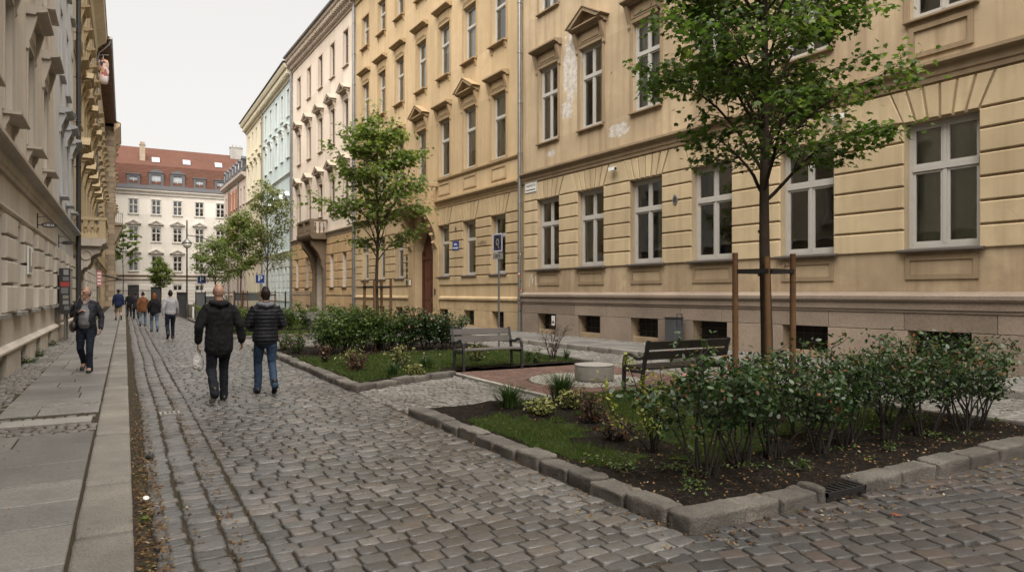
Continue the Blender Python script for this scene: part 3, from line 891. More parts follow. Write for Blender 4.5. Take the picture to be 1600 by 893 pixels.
# --- house 1: the tan house -------------------------------------------------
r1 = facade_frame('apartment_house', 'tan apartment house with stone plinth and peeling plaster patch, behind the nearest tree', WP, WD)
AX1 = [-1.85,-4.43,-7.2,-9.85,-12.83,-15.9,-18.9,-21.9,-24.6]
W1 = 1.46
ops = [(c-W1/2,c+W1/2,2.62,5.28) for c in AX1] + [(c-.62,c+.62,.3,.9,.3) for c in AX1]
ops += [(c-.62,c+.62,7.45,10.3) for c in AX1] + [(c-.62,c+.62,12.45,15.2) for c in AX1] + [(c-.62,c+.62,17.2,19.4) for c in AX1]
wall_mesh('wall', r1, M['r1'], -26.2, -.06, -.05, 21.6, ops, .3)
mb = MB()
rustication(mb, -26.2, -.2, [2.56,3.03,3.49,3.96,4.43,4.9,5.3], ops, .05, .04, .02,
            fans=[(c,W1,5.3,6.0,6,1.38) for c in AX1])
pier_blocks(mb, -26.2, -.2, AX1, 5.3, 6.0, W1, 1.38, .05, .04, .02)
mb.build('stone_cladding', M['r1_rust'], r1)
for c in AX1:     # recessed panel with a raised border under every ground floor window
    bordered_panel(r1, M['r1_trim'], c-W1/2+.02, c+W1/2-.02, 1.98, 2.48, .1, .03)
    if c < -14: bordered_panel(r1, M['r1_trim'], c-.62, c+.62, 6.62, 7.28, .1, .05)
mb = MB(); ledge(mb, -26.2, -.12, 6.45, .24, .42); mb.build('string_course', M['r1_trim'], r1)
mb = MB()
rr = random.Random(4)
pops = [(c-.62,c+.62,.3,.9) for c in AX1]
rustication(mb, -26.2, -.14, [-.04,.9,1.28], pops, .1, .012, .006, split=1.6, rr=rr)
mb.profile([(.0,1.281),(.12,1.281),(.12,1.33),(.15,1.35),(.15,1.5),(.19,1.52),(.21,1.56),(.21,1.63),(0,1.72)], -26.2, -.13)
mb.build('plinth_cladding', M['plinth_stone'], r1)
for i, c in enumerate(AX1):
    cur = [None,(1,1),(1,-1),None,None,(1.0,0),None,None,None][i]
    window(r1, c, 2.62, W1, 2.66, M['white_frame'], None, .26, .64, sill=M['sill_metal'], sillout=.14, curtain=cur, fw=.085)
    grille(r1, c, .3, 1.24, .6, .28)
    window(r1, c, 7.45, 1.24, 2.85, M['white_frame'], None, .22, .64, sill=M['r1_trim'], sillout=.12, surround=M['r1_trim'], hood='pediment' if i % 2 == 1 else 'cornice', hood_m=M['r1_trim'], frieze=.42, ho=.36,
           curtain=[(1,1),(1,-1),(1,0),None,(1,0),(.5,0),None,None,None][i])
    window(r1, c, 12.45, 1.24, 2.75, M['white_frame'], None, .22, .64, sill=M['r1_trim'], sillout=.12, surround=M['r1_trim'], hood='cornice', hood_m=M['r1_trim'], frieze=.2)
    window(r1, c, 17.2, 1.24, 2.2, M['white_frame'], None, .22, .64, sill=M['r1_trim'], sillout=.12)
mb = MB(); mb.profile([(0,20.6),(.15,20.6),(.2,20.9),(.5,21.1),(.62,21.3),(.62,21.55),(0,21.62)], -26.2, -.1); mb.build('cornice', M['r1_trim'], r1)
gable_roof(r1, -26.2, -.05, 21.65, 11, 3.2, .45, M['roof_zinc'])
downpipe(r1, -.06, .1, 21.0, .17, .075, M['zinc'])
rr = random.Random(12); paint('red_sticker', (.3,.04,.03)); paint('teal_sticker', (.05,.2,.22))
for k in range(26):
    z = rr.uniform(.35, 3.3); a = rr.uniform(1.9, 4.1)
    w_, h_ = rr.uniform(.03,.05), rr.uniform(.04,.09)
    vs = []
    for t in (-.35, 0, .35):
        for zz in (z, z+h_): vs.append((-.06+.0785*math.cos(a+t), .17+.0785*math.sin(a+t), zz))
    mb = MB(); mb.add(vs, [(0,2,3,1),(2,4,5,3)]); mb.build('sticker', [M['white_enamel'], bpy.data.materials['red_sticker'], M['black_paint'], bpy.data.materials['teal_sticker']][rr.randrange(4)], r1)

# --- house 2: the ochre house ------------------------------------------------
r2 = facade_frame('apartment_house', 'ochre yellow house with arched doorway, between the tan and the cream house', WP, WD)
AX2 = [1.85,4.45,7.1,9.8,12.75,15.5,18.3]; W2 = 1.24
gx = [c for c in AX2 if c != 9.8]
ops = [(c-W2/2,c+W2/2,2.5,5.0) for c in gx] + [(c-.5,c+.5,.2,.88,.3) for c in gx]
ops += [(8.25,10.65,.1,5.12,.56,3.92)]
for z0, z1 in ((7.4,10.2),(12.3,14.85),(17.15,19.1)): ops += [(c-W2/2+.02,c+W2/2-.02,z0,z1) for c in AX2]
wall_mesh('wall', r2, M['r2'], .06, 20.25, -.05, 21.9, ops, .32)
mb = MB()
rop = ops + [(7.58,11.34,0,6)]
rustication(mb, .22, 20.1, [2.05,2.48,2.9,3.32,3.74,4.16,4.58,5.0], rop, .055, .045, .02, fans=[(c,W2,5.02,5.85,5,1.5) for c in gx])
pier_blocks(mb, .22, 7.58, [c for c in gx if c < 8], 5.02, 5.85, W2, 1.5, .055, .045, .02)
pier_blocks(mb, 11.34, 20.1, [c for c in gx if c > 11], 5.02, 5.85, W2, 1.5, .055, .045, .02)
mb.build('stone_cladding', M['r2_rust'], r2)
mb = MB()
lowops = [(c-.5,c+.5,.2,.88) for c in gx]+[(7.5,11.42,0,2)]
rustication(mb, .2, 20.1, [-.03,.9,1.3], lowops, .06, .012, .005, split=1.5, rr=random.Random(2))
for a, b in ((.2,7.5),(11.42,20.1)): mb.profile([(0,1.301),(.07,1.301),(.08,1.36),(.13,1.38),(.13,1.46),(0,1.54)], a, b)
mb.build('plinth_cladding', M['r2_rust'], r2)
mb = MB(); 
for a, b in ((.1,7.75),(11.15,20.2)):
    ledge(mb, a, b, 6.28, .26, .42)
    mb.profile([(0,7.2),(.05,7.2),(.1,7.27),(.1,7.33),(0,7.36)], a, b)
mb.build('string_course', M['r2_trim'], r2)
for c in gx: bordered_panel(r2, M['r2_trim'], c-.62, c+.62, 6.5, 7.08, .07, .035)
# the arched portal: jambs, archivolt, consoles
PX = 9.45; PH = 1.2
mb = MB()
for a, b in ((PX-PH-.66,PX-PH-.03),(PX+PH+.03,PX+PH+.66)):
    mb.prism([(a,.1),(b,.1),(b,4.0),(a,4.0)], .001, .1, .02)
    mb.prism([(a-.04,.1),(b+.04,.1),(b+.04,.7),(a-.04,.7)], .001, .14, .02)
    c = (a+b)/2
    mb.profile([(.0,5.85),(.0,3.9),(.12,3.92),(.2,4.1),(.18,4.4),(.25,4.7),(.5,5.2),(.75,5.55),(.78,5.85)], c-.2, c+.2)
    for k in range(4): mb.lathe([(.0,-.09),(.1,-.06),(.12,0),(.1,.06),(0,.09)], (c,.22+.13*k,4.2+.4*k), 10)
n = 18
for k in range(n):
    a0, a1 = math.pi*k/n, math.pi*(k+1)/n
    f = lambda a, r: (PX-r*math.cos(a), 3.92+r*math.sin(a))
    mb.prism([f(a0,PH+.005),f(a0,PH+.33),f(a1,PH+.33),f(a1,PH+.005)][::-1], .001, .12)
mb.prism([(PX-.25,5.0),(PX+.25,5.0),(PX+.32,5.8),(PX-.32,5.8)], .12, .3, .03)
for k in range(14):
    x = PX-1.3+k*.2; mb.lathe([(0,-.07),(.07,-.04),(.08,0),(.06,.05),(0,.07)], (x,.07,5.55+.06*math.sin(k*1.7)), 8)
mb.build('portal', M['r2_trim'], r2)
dr = MB(); y0 = -.52
dr.box(PX-PH+.02,PX-PH+.18,y0,y0+.12,.15,3.9); dr.box(PX+PH-.18,PX+PH-.02,y0,y0+.12,.15,3.9); dr.box(PX-PH+.18,PX+PH-.18,y0,y0+.12,3.45,3.62)
for a, b in ((PX-PH+.19,PX-.02),(PX+.02,PX+PH-.19)):
    dr.box(a,b,y0+.02,y0+.07,.15,3.44)
    for z0, z1 in ((.4,1.1),(1.3,2.2),(2.4,3.25)): dr.prism([(a+.12,z0),(b-.12,z0),(b-.12,z1),(a+.12,z1)], y0+.07, y0+.095, .02)
dr.prism([(PX-PH+.02,3.63),(PX+PH-.02,3.63),(PX+PH-.02,3.95),(PX+.62,4.9),(PX,5.1),(PX-.62,4.9),(PX-PH+.02,3.95)], y0, y0+.04)
door = dr.build('door', M['door_wood'], r2)
h_ = MB(); h_.tube([(PX-.06,y0+.1,1.2),(PX-.06,y0+.15,1.22),(PX-.06,y0+.15,1.38),(PX-.06,y0+.1,1.4)], .014, 8); h_.box(PX-.09,PX-.03,y0+.071,y0+.08,1.1,1.5)
h_.build('handle', paint('brass', (.4,.3,.14), .35, .1, .9), door)
mb = MB(); mb.box(PX-PH,PX+PH,-.52,.25,-.05,.16); mb.build('step', M['granite'], r2)
# balcony over the portal
BA, BB = 7.75, 11.15
bal = MB(); bal.profile([(0,5.86),(.8,5.86),(.85,5.95),(.97,6.0),(1.0,6.08),(1.0,6.22),(0,6.25)], BA, BB)
bo = bal.build('balcony', M['r2_trim'], r2)
bl = MB(); pts = [(BA+.15,.02),(BA+.15,.85),(BB-.15,.85),(BB-.15,.02)]
balustrade(bl, pts, 6.3, .66, .21)
for p in ((BA+.15,.85),(BB-.15,.85),(PX,.85)): bl.box(p[0]-.12,p[0]+.12,p[1]-.12,p[1]+.12,6.251,7.0)
bl.box(BA+.03,BB-.03,.73,.97,7.001,7.14); bl.box(BA+.03,BA+.27,0,.729,6.99,7.13); bl.box(BB-.27,BB-.03,0,.729,6.99,7.13)
bl.build('balustrade', M['r2_trim'], bo, angle=40)
for i, c in enumerate(AX2):
    if c != 9.8:
        window(r2, c, 2.5, W2, 2.5, M['white_frame'], None, .3, .66, mull=False, upmull=False, sill=M['sill_metal'], sillout=.12, curtain=[None,None,(1,0),0,None,(1,0),None][i] or None)
        grille(r2, c, .2, 1.0, .68, .28)
    kw = dict(surround=M['r2_trim'], hood_m=M['r2_trim'], sill=M['r2_trim'])
    window(r2, c, 7.4, W2-.04, 2.8, M['white_frame'], None, .26, .64, mull=False, upmull=False, sillout=.1, hood='pediment' if c in (4.45,9.8,15.5) else 'cornice', frieze=.42, ho=.36, curtain=[(1,0),(.7,0),None,(1,0),(.6,0),None,(1,0)][i], **kw)
    window(r2, c, 12.3, W2-.04, 2.55, M['white_frame'], None, .26, .64, mull=False, upmull=False, sillout=.2, sb=True, hood='cornice', frieze=.5, ho=.34, cons=False, curtain=[None,(1,0),(.5,0),(1,0),None,(1,0),(.8,0)][i], **kw)
    window(r2, c, 17.15, W2-.04, 1.95, M['white_frame'], None, .26, .62, mull=False, upmull=False, sillout=.2, sb=True, **kw)
mb = MB(); mb.profile([(0,20.4),(.1,20.4),(.15,20.7),(.45,21.0),(.75,21.3),(.78,21.7),(0,21.9)], .06, 20.25); dentils(mb, .1, 20.2, .5, .2, .16, .5, 20.72, 20.98)
mb.build('cornice', M['r2_trim'], r2)
gable_roof(r2, .06, 20.25, 21.92, 11, 3.2, .6, M['roof_zinc'])
downpipe(r2, 20.2, .1, 21.2, .15, .06, M['zinc'])

# --- house 3: the cream house with the orange ground floor -------------------
r3 = facade_frame('apartment_house', 'cream house with orange rusticated ground floor, pointed window pediments and dark stone balcony', WP, WD)
AX3 = [22.2,25.2,28.2,31.35,34.4]; W3 = 1.0
gx3 = [22.4,25.25,31.8,34.9]
ops = [(c-.45,c+.45,2.1,4.45) for c in gx3] + [(c-.45,c+.45,.28,.7,.3) for c in gx3] + [(27.15,29.35,.1,4.6,.9,3.6)]
for z0, z1 in ((7.4,9.85),(12.3,14.8),(17.1,19.5)): ops += [(c-W3/2,c+W3/2,z0,z1) for c in AX3]
wall_mesh('wall', r3, M['r3'], 20.35, 36.5, -.05, 21.9, ops, .3)
mb = MB(); rop = ops + [(26.6,29.9,0,5.2)]
rustication(mb, 20.5, 36.45, [1.5,2.08,2.66,3.24,3.82,4.45,5.2,5.75], rop, .07, .06, .025, split=1.3, rr=random.Random(9))
mb.build('stone_cladding', M['r3_rust'], r3)
for a, b in ((20.45,26.7),(29.8,36.45)):
    mb = MB(); rustication(mb, a, b, [-.03,.72,1.42], [(c-.45,c+.45,.28,.7) for c in gx3], .05, .015, .006, split=2.2, rr=random.Random(3)); mb.build('plinth_cladding', M['r3_rust'], r3)
mb = MB(); ledge(mb, 20.4, 36.48, 6.15, .25, .38); mb.build('string_course', M['r3_trim'], r3)
mb = MB()
for c in (26.95, 29.55):
    mb.prism([(c-.3,.1),(c+.3,.1),(c+.3,3.7),(c-.3,3.7)], .001, .2, .03)
    mb.profile([(0,5.6),(0,3.3),(.2,3.3),(.3,3.6),(.35,4.0),(.6,4.6),(1.0,5.1),(1.1,5.6)], c-.25, c+.25)
for k in range(14):
    a0, a1 = math.pi*k/14, math.pi*(k+1)/14
    f = lambda a, r: (28.25-r*math.cos(a), 3.6+(r-.1)*math.sin(a))
    mb.prism([f(a0,1.11),f(a0,1.5),f(a1,1.5),f(a1,1.11)][::-1], .001, .15)
mb.build('portal', M['r3_dark'], r3)
mb = MB(); mb.profile([(0,5.6),(1.15,5.6),(1.25,5.75),(1.3,5.9),(1.3,6.02),(0,6.05)], 26.3, 30.2)
bo = mb.build('balcony', M['r3_dark'], r3)
mb = MB(); balustrade(mb, [(26.5,.02),(26.5,1.12),(30.0,1.12),(30.0,.02)], 6.05, .75, .24)
for p in ((26.5,1.12),(30.0,1.12),(28.25,1.12)): mb.box(p[0]-.14,p[0]+.14,p[1]-.14,p[1]+.14,6.051,6.9)
mb.box(26.36,30.14,.98,1.26,6.901,7.05); mb.box(26.36,26.64,0,.979,6.89,7.04); mb.box(29.86,30.14,0,.979,6.89,7.04)
mb.build('balustrade', M['r3_dark'], bo, angle=40)
dr = MB(); dr.box(27.15,29.35,-.9,-.85,.1,3.6)
for a, b in ((27.25,28.2),(28.3,29.25)):
    for z0, z1 in ((.4,1.3),(1.5,3.3)): dr.prism([(a,z0),(b,z0),(b,z1),(a,z1)], -.85, -.82, .03)
dr.prism([(27.15,3.61),(29.35,3.61),(28.9,4.4),(28.25,4.6),(27.6,4.4)], -.9, -.86)
door = dr.build('door', M['dark_wood'], r3)
h_ = MB(); h_.tube([(28.18,-.8,1.2),(28.18,-.76,1.25),(28.18,-.76,1.4),(28.18,-.8,1.45)], .016, 6); h_.build('handle', M['zinc'], door)
for c in gx3:
    window(r3, c, 2.1, .9, 2.35, M['grey_frame'], None, .28, .66, mull=False, upmull=False, sill=M['sill_metal'], sillout=.16)
    grille(r3, c, .28, .9, .42, .28)
for c in AX3:
    kw = dict(surround=M['r3_trim'], hood_m=M['r3_trim'], sill=M['r3_trim'])
    window(r3, c, 7.4, W3, 2.45, M['brown_frame'], None, .26, .64, hood='pediment', frieze=.5, ho=.4, sillout=.14, **kw)
    window(r3, c, 12.3, W3, 2.5, M['brown_frame'], None, .26, .64, hood='pediment', frieze=.28, ho=.4, sillout=.14, **kw)
    window(r3, c, 17.1, W3, 2.4, M['brown_frame'], None, .26, .64, sillout=.14, surround=M['r3_trim'], sill=M['r3_trim'])
mb = MB(); mb.profile([(0,20.5),(.08,20.5),(.1,20.62),(.2,20.66),(.2,20.7),(0,20.7)], 20.4, 36.5)
mb.profile([(0,20.95),(.32,20.95),(.34,21.02),(0,21.02)], 20.4, 36.5)
mb.profile([(0,21.35),(.6,21.35),(.66,21.45),(.66,21.58),(0,21.6)], 20.4, 36.5)
dentils(mb, 20.5, 36.4, .36, .17, .02, .55, 21.03, 21.34)
dentils(mb, 20.5, 36.4, .36, .17, .02, .3, 20.71, 20.94)
mb.build('cornice', M['r3_trim'], r3)
gable_roof(r3, 20.3, 36.55, 21.75, 11, 2.6, .7, M['roof_zinc'])
mb = MB(); mb.tube([(20.3,.72,21.68),(36.6,.72,21.68)], .11, 8); mb.build('gutter', M['zinc'], r3)
downpipe(r3, 36.5, .1, 20.4, .14, .07, M['zinc'], .1)
downpipe(r3, 20.42, .1, 20.4, .14, .05, M['zinc'])

# --- house 4: pale blue, house 5: ivory --------------------------------------
P4 = (12.527, 60.314); D4 = (-0.00354, 1.0)
r4 = facade_frame('apartment_house', 'pale blue apartment house with white window trims beyond the cream house', P4, D4)
AX4 = [1.75,4.35,7.0,9.8,12.4]
ops = []
gx4 = [.9,2.6,4.4,6.2,8.0,9.8,11.6,13.2]
ops += [(c-.4,c+.4,1.55,4.0) for c in gx4]
for z0, z1 in ((7.3,9.6),(9.7,12.0),(13.6,15.8),(17.2,19.6)): ops += [(c-.5,c+.5,z0,z1) for c in AX4] if z0 != 9.7 else []
wall_mesh('wall', r4, M['r4'], .05, 13.8, -.05, 20.6, ops, .25)
mb = MB(); rustication(mb, .1, 13.75, [.9,1.5,2.1,2.7,3.3,3.95,4.6], ops, .06, .06, .02)
mb.build('stone_cladding', M['r4_trim'], r4)
mb = MB(); ledge(mb, .05, 13.8, 5.4, .22, .4); ledge(mb, .05, 13.8, 12.2, .18, .25); mb.build('string_course', M['r4_trim'], r4)
for c in gx4: window(r4, c, 1.55, .8, 2.45, M['grey_frame'], None, .22, .66, mull=False, upmull=False)
for c in AX4:
    window(r4, c, 7.3, 1.0, 2.3, M['white_frame'], None, .22, .64, surround=M['r4_trim'], sill=M['r4_trim'], hood='pediment', hood_m=M['r4_trim'], frieze=.2)
    window(r4, c, 13.6, 1.0, 2.2, M['white_frame'], None, .22, .64, surround=M['r4_trim'], sill=M['r4_trim'], hood='cornice', hood_m=M['r4_trim'], frieze=.35)
    window(r4, c, 17.2, 1.0, 2.4, M['white_frame'], None, .22, .64, surround=M['r4_trim'], sill=M['r4_trim'])
def eaves(mb, s0, s1):
    mb.profile([(0,20.2),(.1,20.2),(.15,20.4),(.3,20.45),(.3,20.5),(0,20.5)], s0, s1)
    mb.profile([(0,20.95),(.6,20.95),(.7,21.15),(.75,21.3),(0,21.35)], s0, s1)
    dentils(mb, s0, s1, .45, .2, .02, .5, 20.51, 20.94)
mb = MB(); eaves(mb, .02, 13.82); mb.build('cornice', M['r5'], r4)
gable_roof(r4, .0, 13.82, 21.45, 11, 2.4, .85, M['roof_zinc'])
downpipe(r4, .2, .1, 20.2, .14, .06, M['zinc'], .1)
r5 = facade_frame('apartment_house', 'ivory apartment house with thin downpipe beyond the pale blue house', P4, D4)
AX5 = [15.3,17.9,20.4,23.0]
ops = [(c-.45,c+.45,1.6,3.9) for c in AX5]
for z0, z1 in ((7.2,9.6),(13.6,15.8),(17.2,19.6)): ops += [(c-.45,c+.45,z0,z1) for c in AX5]
wall_mesh('wall', r5, M['r5'], 13.9, 24.9, -.05, 20.6, ops, .25)
mb = MB(); ledge(mb, 13.9, 24.9, 5.3, .22, .4); ledge(mb, 13.9, 24.9, 12.2, .18, .25); mb.build('string_course', M['r5'], r5)
for c in AX5:
    window(r5, c, 1.6, .9, 2.3, M['grey_frame'], None, .22, .66)
    window(r5, c, 7.2, .9, 2.4, M['grey_frame'], None, .22, .64, surround=M['r5'], sill=M['r5'])
    window(r5, c, 13.6, .9, 2.2, M['grey_frame'], None, .22, .64, surround=M['r5'], sill=M['r5'], hood='cornice', hood_m=M['r5'], frieze=.2)
    window(r5, c, 17.2, .9, 2.4, M['grey_frame'], None, .22, .64, surround=M['r5'], sill=M['r5'])
mb = MB(); eaves(mb, 13.84, 25.0); mb.build('cornice', M['r5'], r5)
gable_roof(r5, 13.84, 25.3, 21.45, 11, 2.4, .85, M['roof_zinc'])
downpipe(r5, 14.0, .1, 20.2, .14, .06, M['zinc'], .1)

# --- house 6: lower pink brick house with mansard, across the side street -----
M['r6'] = plaster('pale_pink_render', (0.50,0.42,0.37), 0.12, 0.25)
M['r6_brick'] = plaster('orange_brickwork', (0.36,0.15,0.085), 0.2, 0.2)
M['slate'] = paint('dark_slate', (0.06,0.06,0.065), 0.6, 0.3)
r6 = facade_frame('apartment_house', 'low pinkish house with orange brickwork and dark dormered roof at the far right', (12.55, 86.2), (-0.03, 1.0))
AX6 = [1.4,3.6,5.8,8.0,10.2,12.4,14.6]
ops = []
for z0, z1 in ((1.4,3.7),(5.4,7.6),(9.0,11.2),(12.4,14.5)): ops += [(c-.5,c+.5,z0,z1) for c in AX6]
wall_mesh('wall', r6, M['r6'], 0, 16.5, -.05, 16.0, ops, .22)
mb = MB(); rustication(mb, 5, 11.9, [12.0,14.9], ops, .06, .02, .01); rustication(mb, 5, 11.9, [8.6,11.6], ops, .06, .02, .01); mb.build('brick_panel', M['r6_brick'], r6)
for c in AX6:
    for z0, hh in ((1.4,2.3),(5.4,2.2),(9.0,2.2),(12.4,2.1)): window(r6, c, z0, 1.0, hh, M['grey_frame'], None, .2, .64, sill=M['r6'])
mb = MB(); mb.profile([(0,15.5),(.15,15.5),(.5,15.8),(.55,16.05),(0,16.1)], 0, 16.5); ledge(mb, 0, 16.5, 4.8, .2, .3); mb.build('cornice', M['r6'], r6)
mb = MB(); mb.profile([(.45,16.1),(-.6,18.2),(-5.5,19.4),(-11,16.1)], 0, 16.5)
rf = mb.build('roof', M['slate'], r6)
for c in AX6[::1]:
    mb = MB(); mb.box(c-.45,c+.45,-1.0,.25,16.6,17.75); mb.prism([(c-.55,17.751),(c+.55,17.751),(c,18.15)], -1.2, .3)
    d_ = mb.build('dormer', M['slate'], rf)
    mb = MB(); mb.box(c-.3,c+.3,.251,.262,16.75,17.6); mb.build('pane', paint('dormer_pane', (.3,.33,.36), .1), d_) if c == AX6[0] else link('pane', mb.mesh('pane', bpy.data.materials['dormer_pane']), d_)
downpipe(r6, 11.95, .1, 15.4, .14, .07, M['zinc'], .1); downpipe(r6, 4.9, .1, 15.4, .14, .07, M['zinc'], .1)

# wall fittings and signs on the right hand fronts -----------------------------
def on_wall(s, out, z):
    n = (-WD[1], WD[0])
    return (WP[0]+WD[0]*s+n[0]*out, WP[1]+WD[1]*s+n[1]*out, z)
WRZ = math.atan2(WD[1], WD[0])
def text(name, body, size, loc, rot, m, parent=None, ext=.002, sx=1.0, align='CENTER'):
    cu = bpy.data.curves.new(name+'_c', 'FONT'); cu.body = body; cu.size = size; cu.extrude = ext
    cu.align_x = align; cu.align_y = 'CENTER'; cu.resolution_u = 2
    o = bpy.data.objects.new(name, cu); col.objects.link(o)
    dg = bpy.context.evaluated_depsgraph_get()
    me = bpy.data.meshes.new_from_object(o.evaluated_get(dg))
    bpy.data.objects.remove(o); bpy.data.curves.remove(cu)
    me.materials.clear(); me.materials.append(m)
    q = link(name, me, parent, loc, rot); q.scale = (sx, 1, 1)
    return q
TXT = (math.pi/2, 0, math.pi)      # text lying on a wall plane, read from outside, in wall axes
def plate(name, label, s, z, w, h, m, rim=None, cat='sign', out=.06):
    t = thing(name, label, cat, on_wall(s, out, z), WRZ)
    mb = MB(); mb.prism([(-w/2,-h/2),(w/2,-h/2),(w/2,h/2),(-w/2,h/2)], 0, .012, .004); mb.build('board', m, t)
    if rim:
        mb = MB(); b=.018
        for a,c,d,e in ((-w/2+.01,w/2-.01,-h/2+.01,-h/2+.01+b),(-w/2+.01,w/2-.01,h/2-.01-b,h/2-.01),(-w/2+.01,-w/2+.01+b,-h/2+.02+b,h/2-.02-b),(w/2-.01-b,w/2-.01,-h/2+.02+b,h/2-.02-b)):
            mb.box(a,c,.0125,.0145,d,e)
        mb.build('border', rim, t)
    return t
t = plate('street_sign', 'white street name sign with black lettering high beside the downpipe of the tan house', -.72, 5.83, .85, .42, M['white_enamel'], M['black_paint'], out=.055)
text('lettering', 'WARWICZA', .15, (0,.0135,.06), TXT, M['black_paint'], t, sx=.8)
mb = MB(); mb.box(-.33,.33,.0125,.0145,-.115,-.075); mb.build('rule', M['black_paint'], t)
t = plate('street_sign', 'blue enamel sign with two lines of white lettering beside the ochre house window', 5.75, 3.92, .66, .42, M['blue_enamel'], None, out=.06)
text('lettering', 'ulica', .17, (0,.0135,.07), TXT, M['white_enamel'], t); text('lettering', 'Nowowiejska', .115, (0,.0135,-.1), TXT, M['white_enamel'], t, sx=.85)
t = plate('notice', 'small white notice with a dark symbol beside the barred basement window', -2.32, .66, .2, .36, M['white_enamel'], None, 'notice', out=.105)
mb = MB(); mb.prism([(-.03,-.11),(.03,-.11),(.045,-.02),(.02,.0),(-.02,.0),(-.045,-.02)], .0125, .015); mb.box(-.05,.05,.0125,.0145,.11,.125); mb.box(-.06,.0,.0125,.0145,.05,.06)
mb.build('symbol', M['black_paint'], t)
t = plate('notice', 'small red framed notice on the jamb of the ochre arched doorway', 11.05, 2.25, .3, .4, paint('notice_red', (.18,.05,.04)), None, 'notice', out=.105)
mb = MB(); mb.prism([(-.1,-.15),(.1,-.15),(.1,.15),(-.1,.15)], .0125, .016); mb.build('paper', M['white_enamel'], t)
t = thing('graffiti', 'dark scrawled graffiti tag on the ochre wall between two ground floor windows', 'graffiti', on_wall(3.2, .058, 3.86), WRZ)
text('scrawl', 'HPF\u00a3', .34, (0,0,0), TXT, paint('graffiti_ink', (.07,.045,.03)), t, .001, .95)
t = thing('graffiti', 'pale looping graffiti scrawl on the tan wall beside the downpipe', 'graffiti', on_wall(-.75, .003, 2.15), WRZ)
mb = MB(); mb.tube([(.25,0,-.2),(.15,0,.15),(.05,0,.3),(0,0,-.1),(-.08,0,.1),(-.2,0,.2),(-.25,0,-.15)], .008, 5); mb.build('scrawl', M['white_enamel'], t)
def camera_unit(label, s, z, out=.05):
    t = thing('security_camera', label, 'camera', on_wall(s, out, z), WRZ)
    mb = MB(); mb.lathe([(.05,0),(.05,.02)], (0,0,0), 12); mb.tube([(0,.0,0),(0,.12,-.02)], .018, 8); mb.box(-.07,.07,-.006,.0,-.07,.07); mb.build('bracket', M['white_enamel'], t)
    mb = MB(); mb.box(-.19,.1,.09,.19,-.07,.04); mb.build('housing', M['white_enamel'], t)
    mb = MB(); mb.lathe([(.0,0),(.045,0),(.045,.03),(.03,.03)], (0,0,0), 12); mb.build('lens', M['black_paint'], t, loc=(-.185,.14,-.02), rot=(0,-math.pi/2,0))
camera_unit('white security camera on the wall of the tan house, left of the tree crown', -5.75, 5.78)
camera_unit('white security camera under the ledge of the tan house, right of the near tree', -13.75, 5.75)
def vent(label, s, z, r=.1, out=.05):
    t = thing('wall_vent', label, 'vent', on_wall(s, out, z), WRZ)
    mb = MB()
    for k in range(6):
        a = k*math.pi/3; mb.lathe([(.028,0),(.03,.012),(.0,.014)], (r*.55*math.cos(a), 0, 0), 8) if False else None
    pr = [(r*math.cos(a)*.75, r*1.25*math.sin(a)) for a in np.linspace(0, 2*math.pi, 14)[:-1]]
    mb.prism(pr, 0, .02, .006); mb.build('plate', M['zinc'], t)
    mb = MB()
    for zz in (-.06,-.02,.02,.06): mb.box(-.05,.05,.0205,.026,zz-.008,zz+.008)
    mb.build('slots', M['black_paint'], t)
vent('oval iron vent rosette on the tan wall between the third and fourth window', -8.5, 4.45, .13)
vent('oval iron vent rosette on the ochre wall above the blue sign', 5.75, 4.72, .1)
t = thing('doorbell_panel', 'black intercom panel beside the ochre arched doorway', 'intercom', on_wall(7.95,.105,1.75), WRZ)
mb = MB(); mb.box(-.06,.06,0,.025,-.14,.14); mb.build('case', M['black_iron'], t)
mb = MB(); [mb.box(-.03,.03,.0255,.03,z-.012,z+.012) for z in (-.08,-.03,.02,.07)]; mb.build('button', M['zinc'], t)
t = thing('house_shop_sign', 'vertical dark lettered sign on the left pier of the ochre arched doorway', 'sign', on_wall(11.6,.06,2.9), WRZ)
mb = MB(); rr = random.Random(6)
for k in range(5): mb.box(-.09,.09,.0,.03,-.75+k*.33,-.52+k*.33)
mb.build('letters', paint('dark_green_letters', (.02,.05,.035)), t)
# ------------------------------------------------------------------ left hand houses (s = -Y)
M['l1'] = plaster('grey_tan_render', (0.56,0.51,0.445), 0.14, 0.35, dirt_z=(0.1,1.4,.5))
M['l1_trim'] = plaster('grey_tan_trim', (0.46,0.415,0.36), 0.2, 0.5)
M['l1_rust'] = plaster('grey_tan_blocks', (0.58,0.535,0.475), 0.14, 0.35, dirt_z=(0.1,1.6,.5))
M['l2'] = plaster('blue_grey_render', (0.52,0.535,0.55), 0.1, 0.3)
M['l2_trim'] = plaster('blue_grey_trim', (0.41,0.42,0.43), 0.15, 0.4)
M['l3'] = plaster('golden_render', (0.54,0.45,0.30), 0.16, 0.35)
M['l3_trim'] = plaster('golden_trim', (0.46,0.37,0.235), 0.22, 0.45)
M['l4'] = plaster('apricot_render', (0.52,0.40,0.26), 0.18, 0.35)
M['l5'] = stone('quoin_stone', (0.30,0.24,0.18), 0.3, 0.9)
M['eave_wood'] = paint('brown_eave_boards', (0.14,0.075,0.045), 0.7, 0.3)
PL = (-2.0, 0.0); DL = (0.0, -1.0)
l1 = facade_frame('apartment_house', 'grey tan house with deep rusticated ground floor lining the left pavement nearest the viewer', PL, DL)
AL1 = [-16.6,-20.2,-23.7,-13.2,-9.8,-6.4,-3.0]
GL1 = [-17.85,-20.5,-23.2,-25.75]+[-15.2,-12.55,-9.9,-7.25,-4.6,-1.95]
BL1 = [-18.35,-21.25,-24.3]+[-15.4,-12.4,-9.4,-6.4,-3.4]
